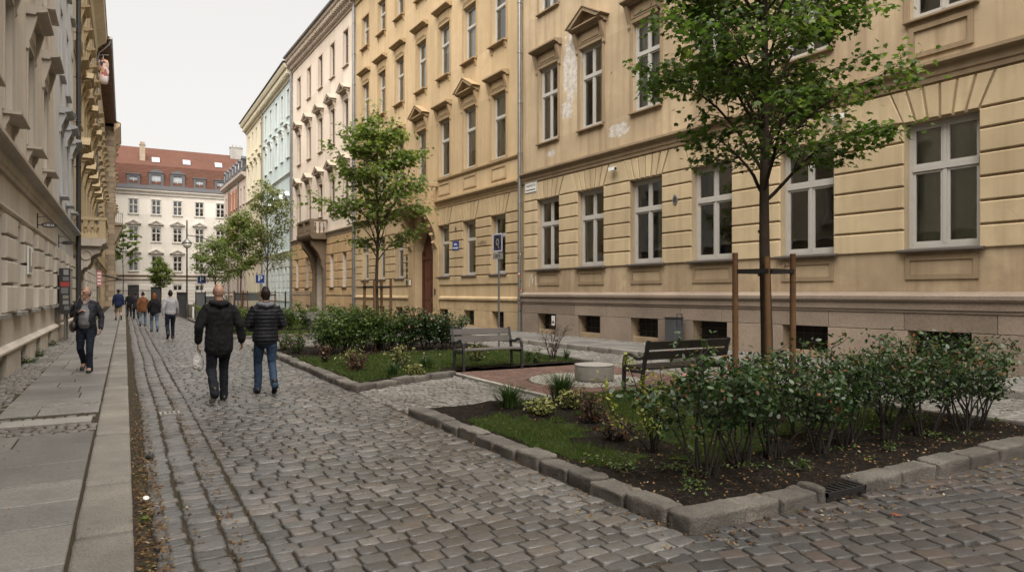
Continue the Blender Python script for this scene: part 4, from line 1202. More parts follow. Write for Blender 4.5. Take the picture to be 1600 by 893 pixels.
ops = [(c-.55,c+.55,1.3,3.15) for c in GL1]+[(c-.5,c+.5,.08,.44,.25) for c in BL1]
for z0, z1 in ((5.15,7.55),(9.7,12.1),(14,16.2),(17.6,19.4)): ops += [(c-.6,c+.6,z0,z1) for c in AL1]
wall_mesh('wall', l1, M['l1'], -27.15, 9, -.05, 21, ops, .26)
mb = MB(); rustication(mb, -27.15, 8.9, [1.3,1.86,2.33,2.79,3.2], ops, .09, .05, .022); mb.build('stone_cladding', M['l1_rust'], l1)
mb = MB()
bl = [(c-.5,c+.5,.08,.44) for c in BL1]
rustication(mb, -27.13, 8.9, [-.03,.58], bl, .07, .004, .004)
mb.profile([(0,.581),(.12,.581),(.12,.62),(.05,.69),(0,.7)], -27.13, 8.9); mb.build('plinth_cladding', M['l1_rust'], l1)
mb = MB(); ledge(mb, -27.14, 9, 4.38, .3, .45); mb.build('string_course', M['l1_trim'], l1)
mb = MB(); mb.profile([(0,3.25),(.04,3.25),(.06,3.3),(.04,3.36),(0,3.36)], -27.14, 8.95); mb.build('band', M['l1_trim'], l1)
for c in GL1:
    w = window(l1, c, 1.3, 1.1, 1.85, M['grey_frame'], None, .24, .66)
    mb = MB(); mb.box(-.6,.6,-.1,.14,-.07,-.004); link('sill', cached('l1sill', lambda: mb.mesh('sill', M['concrete'])), w, (0,.18,0))
for c in BL1: grille(l1, c, .08, 1.0, .36, .2)
for c in AL1:
    kw = dict(surround=M['l1_trim'], hood_m=M['l1_trim'], sill=M['l1_trim'])
    window(l1, c, 5.15, 1.2, 2.4, M['grey_frame'], None, .24, .64, hood='cornice', frieze=.5, ho=.42, sillout=.3, sb=True, **kw)
    window(l1, c, 9.7, 1.2, 2.4, M['grey_frame'], None, .24, .64, hood='cornice', frieze=.5, ho=.42, sillout=.3, sb=True, **kw)
    window(l1, c, 14, 1.2, 2.2, M['grey_frame'], None, .24, .64, sillout=.2, surround=M['l1_trim'], sill=M['l1_trim'])
    window(l1, c, 17.6, 1.2, 1.8, M['grey_frame'], None, .24, .64, sillout=.2, surround=M['l1_trim'], sill=M['l1_trim'])
mb = MB(); mb.profile([(0,20),(.2,20.2),(.5,20.6),(.6,20.9),(0,21)], -27.15, 9); mb.build('cornice', M['l1_trim'], l1)
gable_roof(l1, -27.15, 9, 21.05, 11, 3.0, .5, M['roof_zinc'])

l2 = facade_frame('apartment_house', 'narrow blue grey house with hooded windows between the grey tan and the golden house', PL, DL)
AL2 = [-29.3,-32.2,-35.0]
GL2 = [-28.4,-30.9,-33.4]
ops = [(c-.5,c+.5,1.3,3.15) for c in GL2]
for z0, z1 in ((5.15,7.5),(9.4,11.8),(13.4,15.6),(17.2,19.2)): ops += [(c-.5,c+.5,z0,z1) for c in AL2]
wall_mesh('wall', l2, M['l2'], -36.2, -27.2, -.05, 21, ops, .26)
mb = MB(); rustication(mb, -36.15, -27.2, [.7,1.3,1.86,2.33,2.79,3.2], ops, .09, .05, .022); mb.build('stone_cladding', M['l1_rust'], l2)
mb = MB(); ledge(mb, -36.2, -27.18, 4.38, .3, .45); mb.build('string_course', M['l2_trim'], l2)
mb = MB(); mb.profile([(0,-.03),(.07,-.03),(.12,.6),(0,.69)], -36.2, -27.2); mb.build('plinth_cladding', M['l1_rust'], l2)
for c in GL2: window(l2, c, 1.3, 1.0, 1.85, M['grey_frame'], None, .24, .66)
for c in AL2:
    kw = dict(surround=M['l2_trim'], hood_m=M['l2_trim'], sill=M['l2_trim'])
    window(l2, c, 5.15, 1.0, 2.35, M['white_frame'], None, .24, .64, hood='cornice', frieze=.35, ho=.4, sillout=.25, **kw)
    window(l2, c, 9.4, 1.0, 2.4, M['white_frame'], None, .24, .64, sillout=.16, surround=M['l2_trim'], sill=M['l2_trim'])
    window(l2, c, 13.4, 1.0, 2.2, M['white_frame'], None, .24, .64, sillout=.16, surround=M['l2_trim'], sill=M['l2_trim'])
    window(l2, c, 17.2, 1.0, 2.0, M['white_frame'], None, .24, .64, sillout=.16, surround=M['l2_trim'], sill=M['l2_trim'])
mb = MB(); mb.profile([(0,20),(.2,20.2),(.4,20.6),(.5,20.9),(0,21)], -36.2, -27.2); mb.build('cornice', M['l2_trim'], l2)
gable_roof(l2, -36.2, -27.2, 21.05, 11, 3.0, .45, M['roof_zinc'])
downpipe(l2, -36.15, .12, 20.8, .2, .1, M['dark_metal'])

l3 = facade_frame('apartment_house', 'golden yellow house with carved balcony on scrolled bracket above the left pavement', PL, DL)
AL3 = [-38.6,-42.2,-45.8,-49.4,-53,-56.6,-60.2]
ops = []
for z0, z1 in ((1.2,3.3),(5.2,7.8),(9.6,12),(13.6,15.8),(17.6,19.6)): ops += [(c-.55,c+.55,z0,z1) for c in AL3]
wall_mesh('wall', l3, M['l3'], -62, -36.3, -.05, 21.6, ops, .26)
mb = MB(); rustication(mb, -61.9, -36.4, [.2,.75,1.3,1.85,2.4,2.95,3.5], ops, .08, .05, .02); mb.build('stone_cladding', M['l1_rust'], l3)
mb = MB(); ledge(mb, -62, -36.32, 4.35, .26, .4); ledge(mb, -62, -36.32, 13.0, .3, .4); mb.build('string_course', M['l3_trim'], l3)
for i, c in enumerate(AL3):
    kw = dict(surround=M['l3_trim'], hood_m=M['l3_trim'], sill=M['l3_trim'])
    window(l3, c, 1.2, 1.1, 2.1, M['dark_metal'], None, .24, .66)
    window(l3, c, 5.2, 1.1, 2.6, M['grey_frame'], None, .24, .64, hood='pediment', frieze=.5, ho=.5, sillout=.25, sb=True, **kw)
    window(l3, c, 9.6, 1.1, 2.4, M['grey_frame'], None, .24, .64, hood='pediment' if i % 2 else 'cornice', frieze=.4, ho=.5, sillout=.25, sb=True, **kw)
    window(l3, c, 13.6, 1.1, 2.2, M['grey_frame'], None, .24, .64, hood='cornice', frieze=.4, ho=.45, sillout=.25, sb=True, **kw)
    window(l3, c, 17.6, 1.1, 2.0, M['grey_frame'], None, .24, .64, sillout=.2, surround=M['l3_trim'], sill=M['l3_trim'])
mb = MB(); mb.profile([(0,20.2),(.1,20.2),(.2,20.7),(.75,21.2),(.8,21.6),(0,21.65)], -62, -36.3); mb.build('cornice', M['l3_trim'], l3)
gable_roof(l3, -62, -36.3, 21.7, 11, 3.0, .85, M['eave_wood'])
mb = MB(); mb.profile([(0,3.86),(1.05,3.86),(1.1,3.95),(1.22,4.0),(1.25,4.08),(1.25,4.2),(0,4.22)], -41.2, -36.9)
bo = mb.build('balcony', M['l1_trim'], l3)
mb = MB()
mb.box(-41.1,-36.98,1.0,1.2,4.221,4.42); mb.box(-41.1,-40.9,0,.999,4.221,4.42); mb.box(-37.18,-36.98,0,.999,4.221,4.42)
balustrade(mb, [(-41.0,.0),(-41.0,1.1),(-37.08,1.1),(-37.08,0)], 4.42, .6, .22, .3)
for p in ((-41.0,1.1),(-37.08,1.1),(-39.0,1.1)): mb.box(p[0]-.14,p[0]+.14,p[1]-.14,p[1]+.12,4.2,5.05)
mb.box(-41.2,-36.92,.94,1.26,5.051,5.2); mb.box(-41.2,-40.88,0,.939,5.04,5.19); mb.box(-37.24,-36.92,0,.939,5.04,5.19)
mb.build('balustrade', M['l3_trim'], bo, angle=40)
for c in (-40.4, -37.5):
    mb = MB()
    mb.profile([(0,3.855),(0,2.2),(.12,2.2),(.2,2.4),(.18,2.65),(.34,2.85),(.5,2.9),(.62,3.1),(.62,3.35),(.8,3.5),(.98,3.55),(1.05,3.855)], c-.35, c+.35)
    for zz, yy, r in ((3.45,.45,.26),(2.75,.14,.15)):
        for sd in (-1, 1):
            mb.tube([(c+sd*.36, yy+r*.8*math.cos(a), zz+r*.8*math.sin(a)) for a in np.linspace(0, 5.5, 14)], [.05]*14, 6)
    mb.build('bracket', M['l1_trim'], bo, angle=40)

l4 = facade_frame('apartment_house', 'apricot house with deep brown bracketed eaves beyond the golden house', PL, DL)
AL4 = [-64+(-3.6)*k for k in range(8)]
ops = []
for z0, z1 in ((1.0,3.4),(5.2,7.6),(9.4,11.6),(13.2,15.4),(17,19)): ops += [(c-.55,c+.55,z0,z1) for c in AL4]
wall_mesh('wall', l4, M['l4'], -91.9, -62.05, -.05, 21.6, ops, .26)
for c in AL4:
    kw = dict(surround=M['l4'], hood_m=M['l3_trim'], sill=M['l3_trim'])
    window(l4, c, 1.0, 1.1, 2.4, M['dark_metal'], None, .24, .66)
    for z0, hh in ((5.2,2.4),(9.4,2.2),(13.2,2.2)): window(l4, c, z0, 1.1, hh, M['grey_frame'], None, .24, .64, hood='cornice', frieze=.3, ho=.5, sillout=.25, **kw)
    window(l4, c, 17, 1.1, 2.0, M['grey_frame'], None, .24, .64, surround=M['l4'], sill=M['l3_trim'])
mb = MB(); ledge(mb, -91.9, -62.05, 4.3, .25, .4); mb.build('string_course', M['l3_trim'], l4)
mb = MB(); mb.profile([(0,21.5),(.98,21.5),(.98,21.62),(0,21.62)], -91.9, -62.05)
dentils(mb, -91.8, -62.1, .9, .16, .02, .9, 21.2, 21.499); mb.build('eave', M['eave_wood'], l4)
gable_roof(l4, -91.9, -62.05, 21.7, 11, 3.0, 1.0, M['eave_wood'])
mb = MB(); mb.tube([(-91.9,1.06,21.62),(-62,1.06,21.62)], .11, 8); mb.build('gutter', M['zinc'], l4)
mb = MB(); mb.tube([(-62.2,1.06,21.6),(-62.2,.9,21.1),(-62.2,.25,20.4),(-62.2,.15,19.9),(-62.2,.15,.1)], .06, 8); mb.build('downpipe', M['zinc'], l4)

l5 = facade_frame('apartment_house', 'projecting stone cornered house with iron balcony closing the left row at the far end', (-1.1, 0), DL)
AL5 = [-95,-98.5,-102]
ops = []
for z0, z1 in ((1.0,3.4),(5.2,7.6),(9.4,11.6),(13.2,15.4),(17,19)): ops += [(c-.55,c+.55,z0,z1) for c in AL5]
wall_mesh('wall', l5, M['l5'], -104.5, -92, -.05, 21.0, ops, .26)
mb = MB(); rr = random.Random(5)
for k in range(34):
    z = .1+k*.6; w = .55 if k % 2 else .85
    mb.box(-92.02-.001*(k%2), -91.95, -w, .05, z+.02, z+.58); mb.box(-92.5 if k % 2 else -92.9, -92.03, .001, .051, z+.02, z+.58)
mb.build('quoins', stone('quoin_blocks', (0.36,0.29,0.21), .3, .9), l5)
for c in AL5:
    for z0, hh in ((1.0,2.4),(5.2,2.4),(9.4,2.2),(13.2,2.2),(17,2.0)): window(l5, c, z0, 1.1, hh, M['grey_frame'], None, .24, .64, hood='cornice', hood_m=M['l4'], ho=.4, frieze=.3, sill=M['l4'])
mb = MB(); mb.profile([(0,20.4),(.2,20.6),(.6,21.0),(.62,21.3),(0,21.35)], -104.5, -91.5); mb.build('cornice', M['l4'], l5)
gable_roof(l5, -104.5, -91.6, 21.4, 11, 3.0, .7, M['eave_wood'])
mb = MB(); mb.profile([(0,9.6),(.85,9.6),(.9,9.75),(.9,9.85),(0,9.9)], -97, -92.2); bo = mb.build('balcony', M['l5'], l5)
for a in (-92.9,-96.8):
    mb = MB(); mb.profile([(0,9.59),(0,7.6),(.2,7.7),(.5,8.6),(.8,9.2),(.82,9.59)], a, a+.5); mb.build('bracket', M['l5'], bo)
mb = MB()
for k in range(24): mb.tube([(-96.9+k*.2,.85,9.9),(-96.9+k*.2,.85,10.95)], .014, 5)
for k in range(5): mb.tube([(-92.25,.05+k*.2,9.9),(-92.25,.05+k*.2,10.95)], .014, 5)
mb.box(-97,-92.22,.82,.88,10.951,11.0); mb.box(-92.28,-92.22,0,.819,10.951,11.0); mb.build('railing', M['black_iron'], bo)

# building closing the street ---------------------------------------------------
M['bb'] = plaster('pale_cream_render', (0.56,0.53,0.48), 0.06, 0.15)
M['bb_trim'] = plaster('cream_stucco_trim', (0.53,0.50,0.45), 0.1, 0.2)
def tile_mat():
    m, nt, b = mat('red_roof_tiles', 0.95, 0.06)
    v = coords(nt)
    w = N(nt, 'ShaderNodeTexWave', Scale=1.6, Distortion=0.6); w.wave_type = 'BANDS'; w.bands_direction = 'Z'
    nt.links.new(v, w.inputs[0])
    vo = N(nt, 'ShaderNodeTexVoronoi', Scale=2.6); nt.links.new(coords(nt, (1,.4,1.6)), vo.inputs[0])
    c = mixc(nt, noise(nt, v, .5, 6, .65), (0.065,0.029,0.02), (0.105,0.047,0.032))
    c = mixc(nt, 0.12, c, vo.outputs['Color'], 'OVERLAY')
    c = mixc(nt, math_(nt, 'MULTIPLY', w.outputs['Fac'], 0.35), c, (0.10,0.045,0.032))
    h = N(nt, 'ShaderNodeHueSaturation', Saturation=0.9); nt.links.new(c, h.inputs['Color'])
    nt.links.new(h.outputs[0], b.inputs['Base Color'])
    bump(nt, b, w.outputs['Fac'], 0.6, 0.05)
    return m
M['tiles'] = tile_mat()
bbt = facade_frame('apartment_house', 'long cream house with red tiled roof and dormers closing the end of the street', (0, 110), (-1, 0))
AX = [-1.05,-3.9,-6.65,-9.55,1.9,4.7,7.5,-12.4,-15.2,-18,-20.8,-23.6]
ops = []
for z0, z1 in ((4.75,6.95),(8.92,11.04),(12.82,14.94)): ops += [(c-.6,c+.6,z0,z1) for c in AX]
ops += [(c-.6,c+.6,1.95,2.8) for c in AX if c not in (-1.05,-3.9)]+[(-1.05-.7,-1.05+.7,.1,2.8),(-3.9-.7,-3.9+.7,.1,2.6)]
wall_mesh('wall', bbt, M['bb'], -26, 10, -.05, 16.2, ops, .22)
mb = MB(); rustication(mb, -26, 10, [.5,1.0,1.5,2.0,2.5,3.0,3.5], ops, .05, .05, .02); mb.build('stone_cladding', M['bb'], bbt)
for c in AX:
    kw = dict(sill=M['bb_trim'], hood_m=M['bb_trim'], surround=M['bb_trim'])
    window(bbt, c, 4.75, 1.2, 2.2, M['white_frame'], None, .16, .6, hood='pediment', frieze=.1, ho=.3, cons=False, cross=(.3,), **kw)
    window(bbt, c, 8.92, 1.2, 2.12, M['white_frame'], None, .16, .6, hood='pediment', frieze=.1, ho=.3, cons=False, cross=(.3,), **kw)
    window(bbt, c, 12.82, 1.2, 2.12, M['white_frame'], None, .16, .6, cross=(.3,), surround=M['bb_trim'], sill=M['bb_trim'])
    if c not in (-1.05,-3.9): window(bbt, c, 1.95, 1.2, .85, M['white_frame'], None, .16, None)
for c, h in ((-1.05,2.8),(-3.9,2.6)):
    mb = MB(); mb.box(c-.7,c+.7,-.25,-.2,.1,h)
    for k in range(7): mb.box(c-.66+k*.19,c-.53+k*.19,-.199,-.18,.2,h-.1)
    mb.build('gate', M['dark_metal'], bbt)
mb = MB(); ledge(mb, -26, 10, 4.2, .15, .2); ledge(mb, -26, 10, 3.62, .12, .18); mb.build('string_course', M['r3_dark'], bbt)
mb = MB(); mb.profile([(0,15.6),(.15,15.6),(.2,15.85),(.45,16.1),(.5,16.3),(0,16.35)], -26, 10); dentils(mb, -26, 10, .5, .22, .02, .3, 15.9, 16.08); mb.build('cornice', M['bb_trim'], bbt)
mb = MB(); mb.profile([(.5,16.36),(.42,16.6),(-.4,19.85),(-11.5,16.36)], -26, 10); 
mb.profile([(-.38,19.86),(-5.0,23.2),(-12.5,16.4),(-1,19.6)], -26, 10)
rf = mb.build('roof', M['tiles'], bbt)
mb = MB(); mb.profile([(.3,16.35),(.56,16.36),(.5,16.9),(.3,16.9)], -26, 10); mb.build('eave_flashing', M['slate'], bbt)
glz = bpy.data.materials['dormer_pane']
for i, c in enumerate(AX):
    big = c in (-3.9,-6.65,-15.2,-18,4.7)
    w, z1 = (.95,18.75) if big else (.8,18.35)
    mb = MB()
    mb.box(c-w,c-w*.62,-1.2,.35,16.9,z1); mb.box(c+w*.62,c+w,-1.2,.35,16.9,z1); mb.box(c-w*.62,c+w*.62,-1.2,.35,16.9,17.1); mb.box(c-w*.62,c+w*.62,-1.2,.35,z1-.3,z1)
    if big: mb.prism([(c-w*1.1,z1+.001),(c+w*1.1,z1+.001),(c+w*.5,z1+.4),(c,z1+.5),(c-w*.5,z1+.4)], -2, .45)
    else: mb.prism([(c-w*1.1,z1+.001),(c+w*1.1,z1+.001),(c+w*1.1,z1+.12),(c-w*1.1,z1+.12)], -2, .45)
    d_ = mb.build('dormer', M['slate'], rf)
    mb = MB(); mb.box(c-w*.61,c+w*.61,.15,.18,17.11,z1-.31); mb.build('pane', glz, d_)
    mb = MB(); mb.box(c-.03,c+.03,.181,.22,17.12,z1-.32); mb.box(c-w*.6,c+w*.6,.221,.23,17.75,17.81); mb.build('frame', M['white_frame'], d_)
sl = (23.2-19.86)/(5.0-.38)
for c in (-3.9,-7.95,-12.3,-17,2):
    z = 20.6; y = -.38-(z-19.86)/sl
    mb = MB(); a = math.atan2(sl,1)
    mb.add([(c-.5,y+.25,z-.05),(c+.5,y+.25,z-.05),(c+.5,y-.55,z+.75),(c-.5,y-.55,z+.75)], [(3,2,1,0)])
    mb.build('skylight', glz, rf)
def chimney(c, y, z0, z1, w, d, m):
    mb = MB(); mb.box(c-w,c+w,y-d,y+d,z0,z1); mb.box(c-w-.06,c+w+.06,y-d-.06,y+d+.06,z1+.001,z1+.12)
    for k in range(3): mb.lathe([(.1,0),(.1,.35),(.08,.4)], (c-w*.6+k*w*.6,y,z1+.121), 8)
    return mb.build('chimney', m, rf)
chimney(-2.2, -1.8, 20.2, 22.9, .35, .3, M['l5']); chimney(-15.2, -4.6, 22, 24.3, .9, .5, M['concrete'])

# fittings on the left row ---------------------------------------------------------
def hang_sign(label, y, z, body, w):
    t = thing('hanging_sign', label, 'sign', (-2, y, z), 0)
    mb = MB(); mb.tube([(0.02,0,.3),(.02,0,-.16)], .013, 6)
    mb.tube([(.02,0,.2),(w*.5,0,.22),(w*.9,0,.14),(w*1.05,0,.05)], .009, 6); mb.tube([(.02,0,0),(.1,0,0)], .012, 6); mb.build('bracket', M['black_iron'], t)
    mb = MB(); n = 20
    mb.prism([(.09+w*.5+w*.5*math.cos(2*math.pi*k/n), .068*math.sin(2*math.pi*k/n)) for k in range(n)], -.015, .015, .004); mb.build('board', M['black_iron'], t)
    if body: text('lettering', body, .085, (.09+w*.5,-.0165,0), (math.pi/2,0,0), M['white_enamel'], t, sx=.75)
hang_sign('black oval hanging sign with pale lettering on iron bracket, the nearer of the two', 21.6, 3.47, 'A.BELLA', .36)
hang_sign('small dark hanging sign on iron bracket close to the black downpipe', 28.2, 3.42, None, .34)
t = thing('notice_board', 'white framed notice board with papers on the left rusticated wall', 'notice board', (-1.905, 19.1, 2.44))
mb = MB(); mb.box(0,.03,-.42,.42,-.32,.32); mb.build('frame', M['white_enamel'], t)
for k, (a, b, c, d, m) in enumerate(((-.37,-.08,-.27,.27,M['concrete']),(-.05,.16,-.1,.27,M['curtain']),(-.05,.16,-.27,-.13,M['concrete']),(.2,.38,-.2,.2,paint('pink_paper',(.5,.3,.3))))):
    mb = MB(); mb.box(.0305,.033,a,b,c,d); mb.build('paper', m, t)
t = thing('poster_cabinet', 'tall black cabinet plastered with posters and stickers against the blue grey house', 'cabinet', (-1.86, 27.2, .12))
mb = MB(); mb.box(.0,.3,-.6,.6,.88,2.38); mb.build('box', M['black_iron'], t)
for yy in (-.45, .45):
    mb = MB(); mb.tube([(.15,yy,0),(.15,yy,.9)], .04, 8); mb.build('leg', M['zinc'], t)
rr = random.Random(9); pal = [paint('worn_poster', (.22,.22,.22)), bpy.data.materials['red_sticker'], bpy.data.materials['teal_sticker'], paint('grey_poster', (.13,.13,.135)), paint('beige_poster', (.2,.18,.15))]
for k, (x0, x1, z0, z1, mi) in enumerate(((.12,.26,2.16,2.34,0),(.1,.27,1.97,2.1,3),(.03,.28,1.78,1.93,1),(.05,.25,1.55,1.75,3),(.1,.26,1.38,1.5,4),(.1,.26,1.2,1.33,0),(.14,.28,1.02,1.15,3))):
    mb = MB(); mb.box(x0,x1,-.605,-.6005,z0,z1)
    mb.build('poster', pal[mi], t)
mb = MB(); mb.box(.302,.305,-.5,.5,1.2,2.3); mb.build('poster', M['concrete'], t)
t = thing('shop_banner', 'red and white vertical shop banner on the golden house', 'banner', (-1.95, 62, 2.2))
mb = MB(); mb.box(.02,.42,-.02,.02,0,1.2); mb.build('board', paint('banner_red', (.42,.16,.16)), t)
mb = MB(); [mb.box(.1,.34,-.03,-.0205,.14+k*.26,.28+k*.26) for k in range(4)]; mb.build('lettering', M['white_enamel'], t)
t = thing('awning', 'dark canvas awning over a shop door at the far left', 'awning', (-1.9, 72, 2.9))
mb = MB(); mb.prism([(0,.35),(1.5,0),(1.5,.08),(0,.45)], -1.6, 1.6); mb.build('canvas', M['dark_metal'], t)
mb = MB(); [mb.tube([(0,y,-.3),(1.4,y,.02)], .02, 6) for y in (-1.4,1.4)]; mb.build('arm', M['black_iron'], t)
t = thing('wind_ornament', 'colourful patterned hanging ornament on a bracket high on the left facades', 'ornament', (-2.0, 57, 17.2))
mb = MB(); mb.tube([(0,0,1.3),(.6,0,1.5),(1.0,0,1.55)], .025, 6); mb.build('bracket', M['zinc'], t)
def patch_mat():
    m, nt, b = mat('patterned_cloth', .8, .2)
    vo = N(nt, 'ShaderNodeTexVoronoi', Scale=5); nt.links.new(coords(nt), vo.inputs[0])
    sep = N(nt, 'ShaderNodeSeparateColor'); nt.links.new(vo.outputs['Color'], sep.inputs[0])
    nt.links.new(ramp(nt, sep.outputs[0], [(0,(.40,.14,.12)),(.12,(.55,.33,.2)),(.25,(.72,.66,.66)),(.55,(.30,.28,.36)),(.68,(.70,.52,.52)),(.88,(.08,.06,.07))], 'CONSTANT'), b.inputs[0])
    return m
mb = MB(); mb.lathe([(.2,-.55),(.34,-.45),(.36,-.1),(.33,.1),(.37,.35),(.33,.62),(.36,.9),(.3,1.12),(.1,1.2)], (.65,0,0), 14)
mb.tube([(.65,0,-.5),(.65,0,1.5)], .015, 5); mb.build('cloth', patch_mat(), t, smooth=True)

# unseen corner house across the crossing, added to shade the right foreground
l0 = facade_frame('apartment_house', 'unseen grey brown corner house behind the viewer, added to shade the crossing', (3.5, -9.5), (1, 0))
AL0 = [1.8+2.9*k for k in range(9)]
ops = []
for z0, z1 in ((2.4,4.8),(7.2,9.6),(11.6,14),(15.8,17.8)): ops += [(c-.6,c+.6,z0,z1) for c in AL0]
wall_mesh('wall', l0, M['l1'], 0, 27, -.05, 20.5, ops, .25, 24)
for c in AL0:
    for z0, hh in ((2.4,2.4),(7.2,2.4),(11.6,2.4),(15.8,2.0)): window(l0, c, z0, 1.2, hh, M['white_frame'], None, .22, .64, surround=M['l1_trim'], sill=M['l1_trim'], hood='cornice' if z0 > 5 else None, hood_m=M['l1_trim'])
mb = MB(); ledge(mb, 0, 27, 6.4, .25, .4); mb.build('string_course', M['l1_trim'], l0)
mb = MB(); mb.profile([(0,19.6),(.2,19.8),(.5,20.2),(.6,20.5),(0,20.55)], 0, 27); mb.build('cornice', M['l1_trim'], l0)
gable_roof(l0, 0, 27, 20.6, 24, 3.0, .5, M['roof_zinc'])
# ------------------------------------------------------------------ leaves, trees, shrubs
MAPLE = np.array([(0,0),(.2,-.06),(.5,.1),(.34,.27),(.58,.52),(.27,.52),(0,1.0),(-.27,.52),(-.58,.52),(-.34,.27),(-.5,.1),(-.2,-.06)], dtype=np.float32)
OVAL = np.array([(0,0),(.22,.2),(.27,.5),(.16,.8),(0,1.0),(-.16,.8),(-.27,.5),(-.22,.2)], dtype=np.float32)
DIAM = np.array([(0,0),(.4,.45),(0,1.0),(-.4,.45)], dtype=np.float32)
def leaf_mesh(name, pos, size, material, tmpl, rng, tilt=0.5, droop=0.3, out=None, curl=.3, rnd=None):
    """one face per leaf; out = outward yaw for every leaf"""
    n = len(pos); k = len(tmpl)
    pos = np.asarray(pos, dtype=np.float32)
    yaw = rng.uniform(0, 2*np.pi, n) if out is None else out + rng.normal(0, .8, n)
    pit = rng.normal(-droop, tilt, n); rol = rng.normal(0, tilt, n)
    sz = size*rng.uniform(.65, 1.2, n)
    L = np.zeros((n, k, 3), dtype=np.float32)
    L[:, :, 0] = tmpl[None, :, 0]; L[:, :, 1] = tmpl[None, :, 1]
    L[:, :, 2] = -curl*np.abs(tmpl[None, :, 0]) - curl*.5*tmpl[None, :, 1]**2
    L *= sz[:, None, None]
    cr, sr = np.cos(rol)[:, None], np.sin(rol)[:, None]
    x, y, z = L[..., 0], L[..., 1], L[..., 2]
    x, z = x*cr+z*sr, -x*sr+z*cr
    cp, sp = np.cos(pit)[:, None], np.sin(pit)[:, None]
    y, z = y*cp-z*sp, y*sp+z*cp
    cy_, sy = np.cos(yaw-np.pi/2)[:, None], np.sin(yaw-np.pi/2)[:, None]
    x, y = x*cy_-y*sy, x*sy+y*cy_
    V = np.stack([x, y, z], -1) + pos[:, None, :]
    F = np.arange(n*k).reshape(n, k)
    if rnd is None: rnd = rng.uniform(0, 1, n)
    return np_mesh(name, V.reshape(-1, 3), [F], material, {'rnd': np.repeat(rnd, k)})

M['bark'] = stone('young_bark', (0.075,0.058,0.045), 0.35, 0.9, 3.0, 0.3, 0.015, 0.2)
M['stem'] = paint('woody_stem', (0.02,0.015,0.012), 0.8, 0.3)
M['leaf_maple'] = leaf_mat('maple_leaves', [(0,(0.04,0.075,0.018)),(.4,(0.08,0.14,0.03)),(.75,(0.15,0.215,0.05)),(1,(0.24,0.29,0.075))], .48, .42)
M['leaf_light'] = leaf_mat('light_maple_leaves', [(0,(0.085,0.125,0.025)),(.5,(0.155,0.205,0.045)),(1,(0.25,0.295,0.08))], .5, .45)
M['leaf_pale'] = leaf_mat('pale_autumn_leaves', [(0,(0.13,0.16,0.055)),(.5,(0.22,0.24,0.09)),(1,(0.34,0.33,0.16))], .5, .5)
M['leaf_hedge'] = leaf_mat('hedge_leaves', [(0,(0.014,0.034,0.012)),(.55,(0.032,0.066,0.02)),(.86,(0.07,0.115,0.034)),(.93,(0.11,0.14,0.05)),(1,(0.26,0.10,0.05))], .3, .38, .5)
M['leaf_hedge2'] = leaf_mat('bright_hedge_leaves', [(0,(0.035,0.065,0.016)),(.5,(0.07,0.12,0.026)),(.9,(0.12,0.17,0.04)),(1,(0.18,0.19,0.06))], .35, .42)
M['leaf_yellow'] = leaf_mat('yellow_green_leaves', [(0,(0.12,0.15,0.02)),(.6,(0.24,0.26,0.045)),(1,(0.36,0.36,0.10))], .35, .5)
M['leaf_variegated'] = leaf_mat('variegated_leaves', [(0,(0.06,0.09,0.02)),(.5,(0.20,0.21,0.06)),(1,(0.40,0.38,0.16))], .3, .5)
M['leaf_bronze'] = leaf_mat('bronze_leaves', [(0,(0.05,0.022,0.014)),(.5,(0.10,0.045,0.028)),(.8,(0.16,0.08,0.05)),(1,(0.07,0.09,0.03))], .25, .45)
M['leaf_blade'] = leaf_mat('blade_leaves', [(0,(0.02,0.045,0.014)),(.6,(0.04,0.08,0.022)),(.95,(0.08,0.11,0.03)),(1,(0.22,0.17,0.05))], .25, .45)
M['grass'] = leaf_mat('lawn_blades', [(0,(0.032,0.06,0.01)),(.6,(0.06,0.10,0.016)),(.9,(0.095,0.13,0.026)),(1,(0.17,0.14,0.06))], .3, .5, .3)
M['petal_red'] = paint('red_petals', (.30,.04,.035), .6, .3)
M['petal_pale'] = paint('pale_petals', (.6,.48,.42), .6, .2)
M['dead_leaf'] = leaf_mat('fallen_leaves', [(0,(0.06,0.03,0.015)),(.4,(0.13,0.07,0.03)),(.7,(0.20,0.12,0.045)),(.93,(0.22,0.15,0.07)),(1,(0.38,0.33,0.25))], .1, .8, .2)

def rot_about(v, ax, a): return Matrix.Rotation(a, 3, ax) @ v

